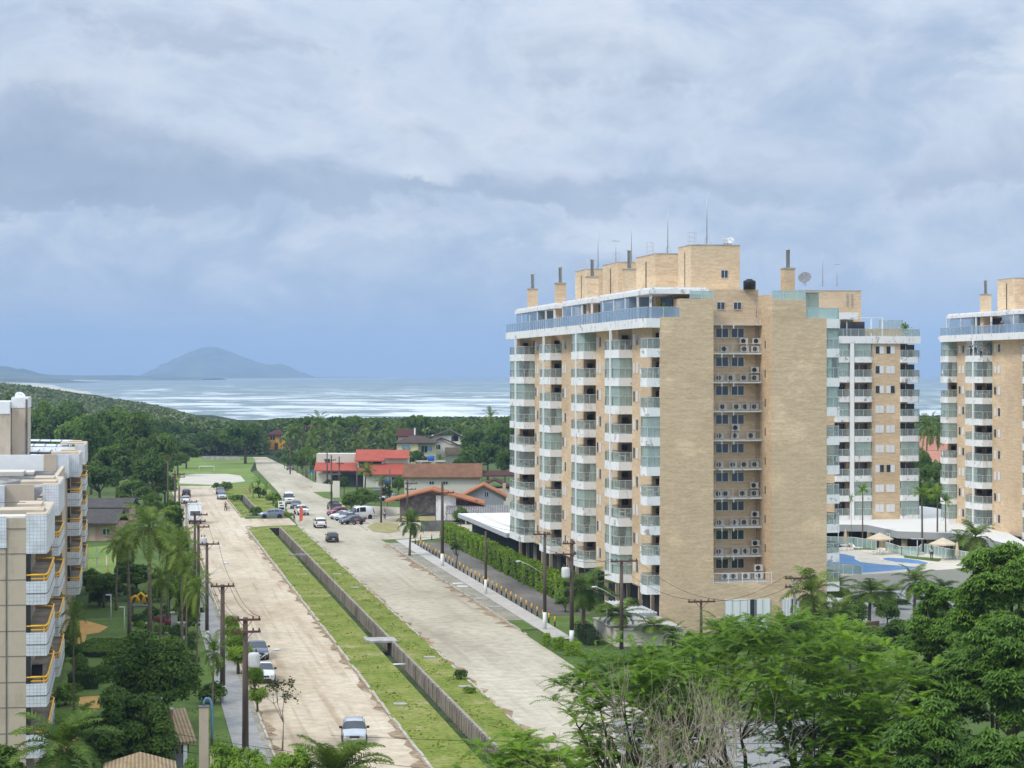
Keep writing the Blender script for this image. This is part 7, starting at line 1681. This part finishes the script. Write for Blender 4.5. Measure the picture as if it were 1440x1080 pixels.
# lamp posts
def garden_lamp(px,pb,pt,label,arm=-.45,z0=0.0,twin=False):
    X,Y=G(px,pb,z0); h=ZA(pt,Y)-z0; t=thing('lamp_post',label,'lamp post',(X,Y,z0)); MB().tube([(0,0,0),(0,0,h)],[.05,.045],7).build('post',M['lampw'],t)
    for a in ((arm,-arm) if twin else (arm,)): MB().box(min(0,a)-.05,max(0,a)+.05,-.09,.09,h-.02,h+.09).build('lamp_head',M['lampw'],t)
garden_lamp(156,877,837,'farthest white lamp post by the ochre path, under dark trees'); garden_lamp(175,893,854,'middle white lamp post at the edge of the ground hedge'); garden_lamp(212,898,877,'nearest white garden lamp post by the spiky shrub')
garden_lamp(255,1095,1062,'white lamp head at the bottom edge beside the gatehouse'); garden_lamp(903,872,845,'white lamp post at the skylight of the near tower',-.35)
garden_lamp(1179,771,747,'white lamp post at the left end of the pool fence',.05,DZ); garden_lamp(1251,776,751,'white lamp post behind the open parasol',-.35,DZ); garden_lamp(1290,784,758,'twin-headed white lamp post behind the small pool',-.7,DZ,True); garden_lamp(1180,808,791,'white lamp post in front of the pool island',-.3,DZ); garden_lamp(1199,833,808,'white lamp post at the corner of the near pool fence',.05); garden_lamp(1378,806,760,'lamp post at the right end of the deck',-.3)
# white marker posts
def marker(px,pb,h,label,m='plaster'): X,Y=G(px,pb); b=MB(); b.box(-.07,.07,-.07,.07,0,h-.05); b.box(-.09,.09,-.09,.09,h-.05,h); tag(b.build('marker_post',M[m],None,(X,Y,0)),label,'post')
marker(258,914,1.25,'white marker post between palms on the garden lawn'); marker(150,795,1.3,'white post on the bright grass plot'); marker(136,798,2.6,'rough grey stump post on the bright grass plot','conc')
X,Y=G(284,873); b=MB(); b.box(-.18,.18,-.15,.15,.85,1.35,0); b.box(-.04,.04,-.04,.04,0,.85,1); tag(b.build('litter_bin',[M['black'],M['alu']],None,(X,Y,0)),'black litter bin on a post beside the left pavement','litter bin')
for (px,pb,h,lab) in ((245,893,2.2,'taller grey stone pillar by the pink flowers'),(255,897,1.5,'lower grey stone pillar by the pink flowers')):
    X,Y=G(px,pb); b=MB(); b.box(-.3,.3,-.3,.3,0,h-.12,0); b.box(-.38,.38,-.38,.38,h-.12,h,0); tag(b.build('stone_pillar',M['conc'],None,(X,Y,0),TH),lab,'pillar')
b=MB(); b.strip([G(234,900),G(252,902)],.35,0,.7); tag(b.build('stone_wall',M['conc'],None),'low grey stone wall between the pink flowers and the round trees','wall')
# yellow climbing frame in the garden
X,Y=G(198,868); t=thing('play_structure','yellow playground toy in the shade between the garden palms','playground toy',(X,Y,0))
for x in(-.9,.9):
    for y in(-.5,.5): MB().box(x-.06,x+.06,y-.06,y+.06,0,1.5).build('post',M['concd'],t)
b=MB(); b.prism([(-1,-.6),(1,-.6),(1,.6),(-1,.6)],1.1,1.25); b.build('platform',M['concd'],t)
for k,(x,a) in enumerate(((-.6,.5),(.0,.75),(.6,.5))): MB().tube([(x-.45,0,1.5),(x-.3,0,1.5+a),(x,0,1.6+a*1.2),(x+.3,0,1.5+a),(x+.45,0,1.5)],.13,7).build('arch',M['yellow'],t)
X,Y=G(137,815); b=MB(); b.tube([(-1.2,0,0),(-1.2,0,2.6),(1.3,0,2.6),(1.3,0,0)],.07,6); tag(b.build('swing_frame',M['yellow'],None,(X,Y,0)),'yellow bar frame beside the farthest balconies of the left block','frame')
# bollards along the parking lot
bol=None; cnt=0
S_=list(np.arange(206,312,3.05)); gpb='yellow and black bollards along the parking lot'
for i,s in enumerate(S_):
    lab='yellow and black bollard in the row along the pavement, %s'%('%d from the near end'%(i+1)) if False else 'short yellow topped black bollard in the row between pavement and parking lot'
    if bol is None:
        bol=thing('bollard',lab,'bollard',W(41.35,s),0,gpb); MB().tube([(0,0,0),(0,0,.55)],.075,8).build('post',M['black'],bol); MB().tube([(0,0,.55),(0,0,1.05)],[.078,.07],8).build('yellow_top',M['yellow'],bol)
    else: dup(bol,W(41.35,s),0)
for i,n in enumerate((43,44.8)): o=dup(bol,W(n,316+i),0,'bollard on the grassy corner of the side street'+(', right one' if i else ', left one')); 
# kerbside rubble slabs on the right verge
rv=random.Random(8)
for i,s in enumerate((292,250,246.5,236,232,224)):
    b=MB(); b.prism([(-.6,-.35),(.7,-.4),(.65,.3),(-.5,.4)],0,.07); o=b.build('concrete_slab',M['white'] if i in(0,1,2) else M['conc'],None,W(38.4,s,.07),TH+rv.uniform(-.2,.2)); tag(o,['long white slab across the verge near the pavement palm','left one of two white slabs on the verge opposite the bollards','right one of two white slabs on the verge opposite the bollards','broken grey kerb slab on the verge, farther one','broken grey kerb slab with a pale edge on the verge','nearest broken grey slab on the verge'][i],'slab')
    if i in(0,): o.scale=(1.5,.6,1)
for i,(n,s) in enumerate(((20.2,160),(26.1,186),(26.4,168),(26.0,248),(25.6,265))):
    b=MB(); b.prism([(-.5,-.4),(.5,-.45),(.45,.4),(-.45,.42)],0,.06); tag(b.build('inspection_cover',M['conc'],None,W(n,s,.03),TH),['flat concrete cover on the left median grass','concrete cover on the right median near the tall tufts','nearest concrete cover on the right median','concrete cover on the right median halfway along','farthest concrete cover on the right median'][i],'cover')
# signs and flag
X,Y=G(396,720); t=thing('sign_board','tall white and black sign board at the tip of the upper median','sign',(X,Y,0)); MB().box(-.62,.62,-.05,.05,.25,2.0).build('panel',M['white'],t); MB().box(-.52,.5,-.065,-.05,.4,.85).box(-.3,.4,-.065,-.05,1.05,1.25).box(-.45,.1,-.065,-.05,1.5,1.75).build('print',M['blackp'],t)
for x in(-.5,.5): MB().box(x-.03,x+.03,.05,.11,0,2.0).build('leg',M['conc'],t)
X,Y=G(421,738); t=thing('feather_flag','orange red feather flag standing on the tip of the canal median','flag',(X,Y,0)); MB().tube([(0,0,0),(0,0,2.6),(.15,0,3.05),(.4,0,3.1)],.025,5).build('pole',M['alu'],t); b=MB(); q=[(.03,.5),(.55,.75),(.62,2.3),(.5,2.9),(.3,3.08),(.12,2.98),(.03,2.6)]; b.poly([(x,-.012,z) for x,z in q]); b.poly([(x,.012,z) for x,z in q[::-1]]); b.build('cloth',M['flagr'],t)
X,Y=G(438,676); t=thing('street_sign','small blue street sign under the palm row','sign',(X,Y,0)); MB().box(-.5,.5,-.03,.03,1.9,2.5).build('panel',M['bluep'],t); MB().tube([(0,.05,0),(0,.05,2.5)],.04,6).build('post',M['alu'],t)
b=MB(); b.box(-1.6,-.1,0,.2,0,3.4); tag(b.build('gate_wall',M['cream'],None,(XA(478,428),428,0),-.4),'pale gate wall beside the pole on the dusty road','wall')
for k,(px0,px1,pb,lab) in enumerate(((498,565,722,'pale yard wall behind the spreading corner tree'),(440,470,688,'low fence wall in front of the white veranda'))):
    tag(MB().strip([G(px0,pb),G(px1,pb+4)],.2,0,1.5).build('yard_wall',M['cream'],None),lab,'wall')
tag(MB().strip([G(284,646.5),G(338,647)],.3,0,1.0).build('field_wall',M['conc'],None),'long pale wall at the back of the playing field','wall')
# football goal
X,Y=G(290.5,665.5); t=thing('football_goal','white football goal standing at the back of the sand pitch','goal',(X,Y,0)); b=MB(); b.tube([(-1.85,0,0),(-1.85,0,1.75),(1.85,0,1.75),(1.85,0,0)],.075,6); b.build('frame',M['white'],t); b=MB(); b.tube([(-1.85,0,1.75),(-1.85,1,.05),(1.85,1,.05),(1.85,0,1.75)],.03,5); b.build('net_bars',M['white'],t)
# ---------------------------------------------------------------- people
M['skin']=mat('skin',(.30,.17,.11),.6,.1,4); M['hair']=mat('dark_hair',(.02,.015,.012),.7,.2,6)
CLOTH={k:mat('cloth_'+k,c,.85,.12,6) for k,c in dict(black=(.025,.025,.03),white=(.72,.74,.76),blue=(.10,.28,.42),navy=(.03,.04,.08),orange=(.5,.14,.04),grey=(.18,.18,.19),khaki=(.25,.2,.13)).items()}
def skin_mesh(name,joints,edges,mat_,parent,sub=1,root=0):
    me=bpy.data.meshes.new(name); me.from_pydata([j[:3] for j in joints],edges,[]); me.materials.append(mat_); o=link(name,me,parent)
    sk=o.modifiers.new('skin','SKIN'); sk.use_smooth_shade=True; L=me.skin_vertices[0].data
    for i,j in enumerate(joints): L[i].radius=(j[3],j[3] if len(j)<5 else j[4]); L[i].use_root=(i==root)
    ss=o.modifiers.new('sub','SUBSURF'); ss.levels=sub; ss.render_levels=sub; return o
def person(label,loc,rz,top='white',legs='navy',pose='stand',h=1.72,skirt=False):
    """front faces -y"""
    t=thing('person',label,'person',loc,rz); k=h/1.72
    st=.10 if pose!='walk' else .10; fw=(.0,.0) if pose not in('walk','push') else (-.22,.2)
    kn=(-.04,-.04) if pose not in('walk','push') else (-.17,.06)
    if pose=='sit': kn=(-.38,-.38); fw=(-.36,-.36); hz=.52
    hz=.92 if pose!='sit' else .5
    J=[(0,0,hz,.125,.10),(0,.0,hz+.26,.125,.09),(0,-.0,hz+.47,.155,.10),(0,0,hz+.56,.055),(0,-.015,hz+.66,.085,.095),(0,-.01,hz+.75,.08,.09)]
    E=[(0,1),(1,2),(2,3),(3,4),(4,5)]
    hand=[]
    for s,f,kx in ((-1,fw[0],kn[0]),(1,fw[1],kn[1])):
        b=len(J); zk=.5 if pose!='sit' else .5
        J+= [(s*.095,0 if pose!='sit' else -.04,hz-.06,.085),(s*.1,kx,zk,.06),(s*.1,f,.09,.042),(s*.105,f-.13,.035,.035)]; E+=[(0,b),(b,b+1),(b+1,b+2),(b+2,b+3)]
    for s in(-1,1):
        b=len(J); sh=(s*.2,0,hz+.46,.055)
        if pose=='push': el=(s*.22,-.14,hz+.22,.042); wr=(s*.17,-.38,hz+.16,.032); fg=(s*.16,-.46,hz+.15,.028)
        elif pose=='rope' : el=(s*.26,-.16,hz+.36,.042); wr=(s*.12,-.3,hz+.5,.032); fg=(s*.1,-.33,hz+.58,.028)
        elif pose=='lean': el=(s*.26,-.1,hz+.2,.042); wr=(s*.24,-.3,hz+.18,.032); fg=(s*.24,-.38,hz+.17,.028)
        else: el=(s*.25,.03,hz+.2,.042); wr=(s*.25,-.05,hz-.04,.032); fg=(s*.24,-.08,hz-.13,.026)
        J+=[sh,el,wr,fg]; E+=[(2,b),(b,b+1),(b+1,b+2),(b+2,b+3)]; hand.append((Vector(wr[:3]),Vector(fg[:3]),s,b+3))
    # five fingers on each hand, all part of the one body
    for wv,fv,s,bi in hand:
        d=(fv-wv).normalized(); sd=d.cross(Vector((0,0,1))) ; sd=sd.normalized() if sd.length>.1 else Vector((0,1,0))
        for q in range(4):
            b=len(J); o_=sd*(q-1.5)*.02; L=(.055,.07,.065,.045)[q]; p1=fv+o_+d*.03; p2=p1+d*L*.6+Vector((0,0,-.012)); J+=[(*p1,.009),(*p2,.008)]; E+=[(bi,b),(b,b+1)]
        b=len(J); p1=fv-d*.03+sd*.035*s; p2=p1+d*.04+sd*.015*s; J+=[(*p1,.011),(*p2,.009)]; E+=[(bi,b),(b,b+1)]
    sc=lambda j:(j[0]*k,j[1]*k,j[2]*k,*[r*k for r in j[3:]])
    skin_mesh('body',[sc(j) for j in J],E,M['skin'],t)
    g=1.14
    T=[(0,0,hz+.0,.135,.115),(0,0,hz+.26,.14,.105),(0,0,hz+.47,.17,.115)]; TE=[(0,1),(1,2)]
    for i,(wv,fv,s,bi) in enumerate(hand):
        b=len(T); a=J[bi-3]; e=J[bi-2]; m=[(a[q]+(e[q]-a[q])*.75) for q in range(3)]; T+=[(a[0],a[1],a[2],.07),(*m,.06)]; TE+=[(2,b),(b,b+1)]
    skin_mesh('shirt',[sc(j) for j in T],TE,CLOTH[top],t)
    Lg=[(0,0,hz-.0,.14,.12)]; LE=[]
    for i in (0,1):
        b=len(Lg); a=J[6+i*4]; kk=J[7+i*4]; f=J[8+i*4]; Lg+=[(a[0],a[1],a[2],.1),(kk[0],kk[1],kk[2],.075),(kk[0]+(f[0]-kk[0])*.9,kk[1]+(f[1]-kk[1])*.9,kk[2]+(f[2]-kk[2])*.9,.058)]; LE+=[(0,b),(b,b+1),(b+1,b+2)]
    skin_mesh('trousers',[sc(j) for j in Lg],LE,CLOTH[legs],t)
    hb=MB(); hb.lathe([(.094,-.02),(.1,.03),(.085,.075),(.045,.105),(0,.112)],(0,.012,(hz+.72)),12); o=hb.build('hair',M['hair'],t); o.scale=(k,k,k)
    fb=MB(); 
    for s in(-1,1): fb.lathe([(0,-.012),(.012,0),(0,.012)],(s*.033,-.098,hz+.70),6)
    fb.build('eyes',M['black'],t).scale=(k,k,k); MB().lathe([(0,-.025),(.014,-.015),(.008,.025)],(0,-.108,hz+.672),6).build('nose',M['skin'],t).scale=(k,k,k)
    return t

X,Y=G(317,719); person('person in dark clothes walking up the sandy road beside a bicycle',(X,Y,.03),TH+2.6,'black','navy','push')
t=thing('bicycle','bicycle wheeled along by the walker on the sandy road','bicycle',(X+.42,Y+.05,.03),TH+2.6-PI/2+PI)
for x in(-.52,.52): b=MB(); b.lathe([(.31,-.018),(.345,0),(.31,.018)],(x,0,.34),16,0,True,'y',False); b.build('wheel',M['black'],t)
b=MB(); 
for p_,q_ in (((-.52,0,.34),(-.36,0,.85)),((-.38,0,.78),(.1,0,.3)),((.1,0,.3),(.25,0,.82)),((.25,0,.78),(-.37,0,.8)),((.52,0,.34),(.1,0,.3)),((.52,0,.34),(.23,0,.72))): b.bar(p_,q_,.02,0,5)
b.build('frame',M['blackp'],t); MB().box(.15,.38,-.07,.07,.84,.89).build('saddle',M['black'],t); MB().tube([(-.3,-.27,.98),(-.37,0,.93),(-.3,.27,.98)],.016,5).build('handlebar',M['alu'],t)
X,Y=G(413.5,733.5); person('person in a pale blue top walking at the tip of the median',(X,Y,.03),TH+1.2,'blue','navy','walk')
X,Y=G(351.5,695); person('person in orange standing by the overgrown ditch of the upper median',(X,Y,.03),TH+.4,'orange','khaki','stand')
X,Y=G(541,731); person('person in a white shirt behind the pole at the corner house',(X,Y,.03),.3,'white','navy','stand')
X,Y=G(1022,0+783,DZ) if False else G(1310,787,DZ); person('man in a white shirt and dark trousers seen from behind on the pool deck',(X,Y,DZ),TH+PI,'white','navy','stand')
for (px,lab,c) in ((1399,'left one of two people standing at the terrace glass of the third tower','navy'),(1409,'right one of two people standing at the terrace glass of the third tower','grey')):
    Yp=281.0; person(lab,(XA(px,Yp)+.9,Yp,ZT+.95),TH-.3,c,'black','lean')
# rope workers in their harnesses outside the third tower
for (px,pz,lab,c,lg) in ((1366,489,'left rope worker in dark clothes hanging beside the third tower','navy','black'),(1372,487,'middle rope worker in a blue top hanging beside the third tower','blue','navy'),(1380,492,'right rope worker in a grey top hanging beside the third tower','grey','navy')):
    Yp=276.6; z=ZA(pz,Yp); person(lab,(XA(px,Yp),Yp,z-1.1),TH+PI,c,lg,'rope')
    b=MB(); b.tube([(0,0,0),(0,.0,ZT+1.9-z)],.02,4); b.tube([(.0,0,0),(.1,0,-.5)],.02,4); tag(b.build('climbing_rope',M['lampw'],None,(XA(px,Yp),Yp-.33,z+.1)),'rope holding the %s rope worker at the third tower'%lab.split()[0],'rope')
# plants on terraces
def pot_plant(loc,label,hh=1.3):
    t=thing('potted_plant',label,'plant',loc); MB().lathe([(.16,0),(.24,.4),(.22,.42),(0,.38)],(0,0,0),10).build('pot',M['conc'],t); rng=np.random.default_rng(int(loc[0]*10)); P=rng.normal(size=(260,3))*[.28,.28,.3]+[0,0,hh*.7]; np_mesh('foliage',leaf_quads(P,unit(rng.normal(size=P.shape)+[0,0,.6]),.14,.06,rng),4,M['leafY'],t)
pot_plant(W(TN+.7,TS+1.2,ZT+.8),'bushy plant at the terrace corner above the left pier'); pot_plant(W(BN+12.6,BS+1.0,ZT+.95),'tall green plant at the right of the rear tower terrace',2.0); pot_plant(W(114.4+.2,240+42,ZT+.8),'potted plant at the left end of the third tower terrace',.9)
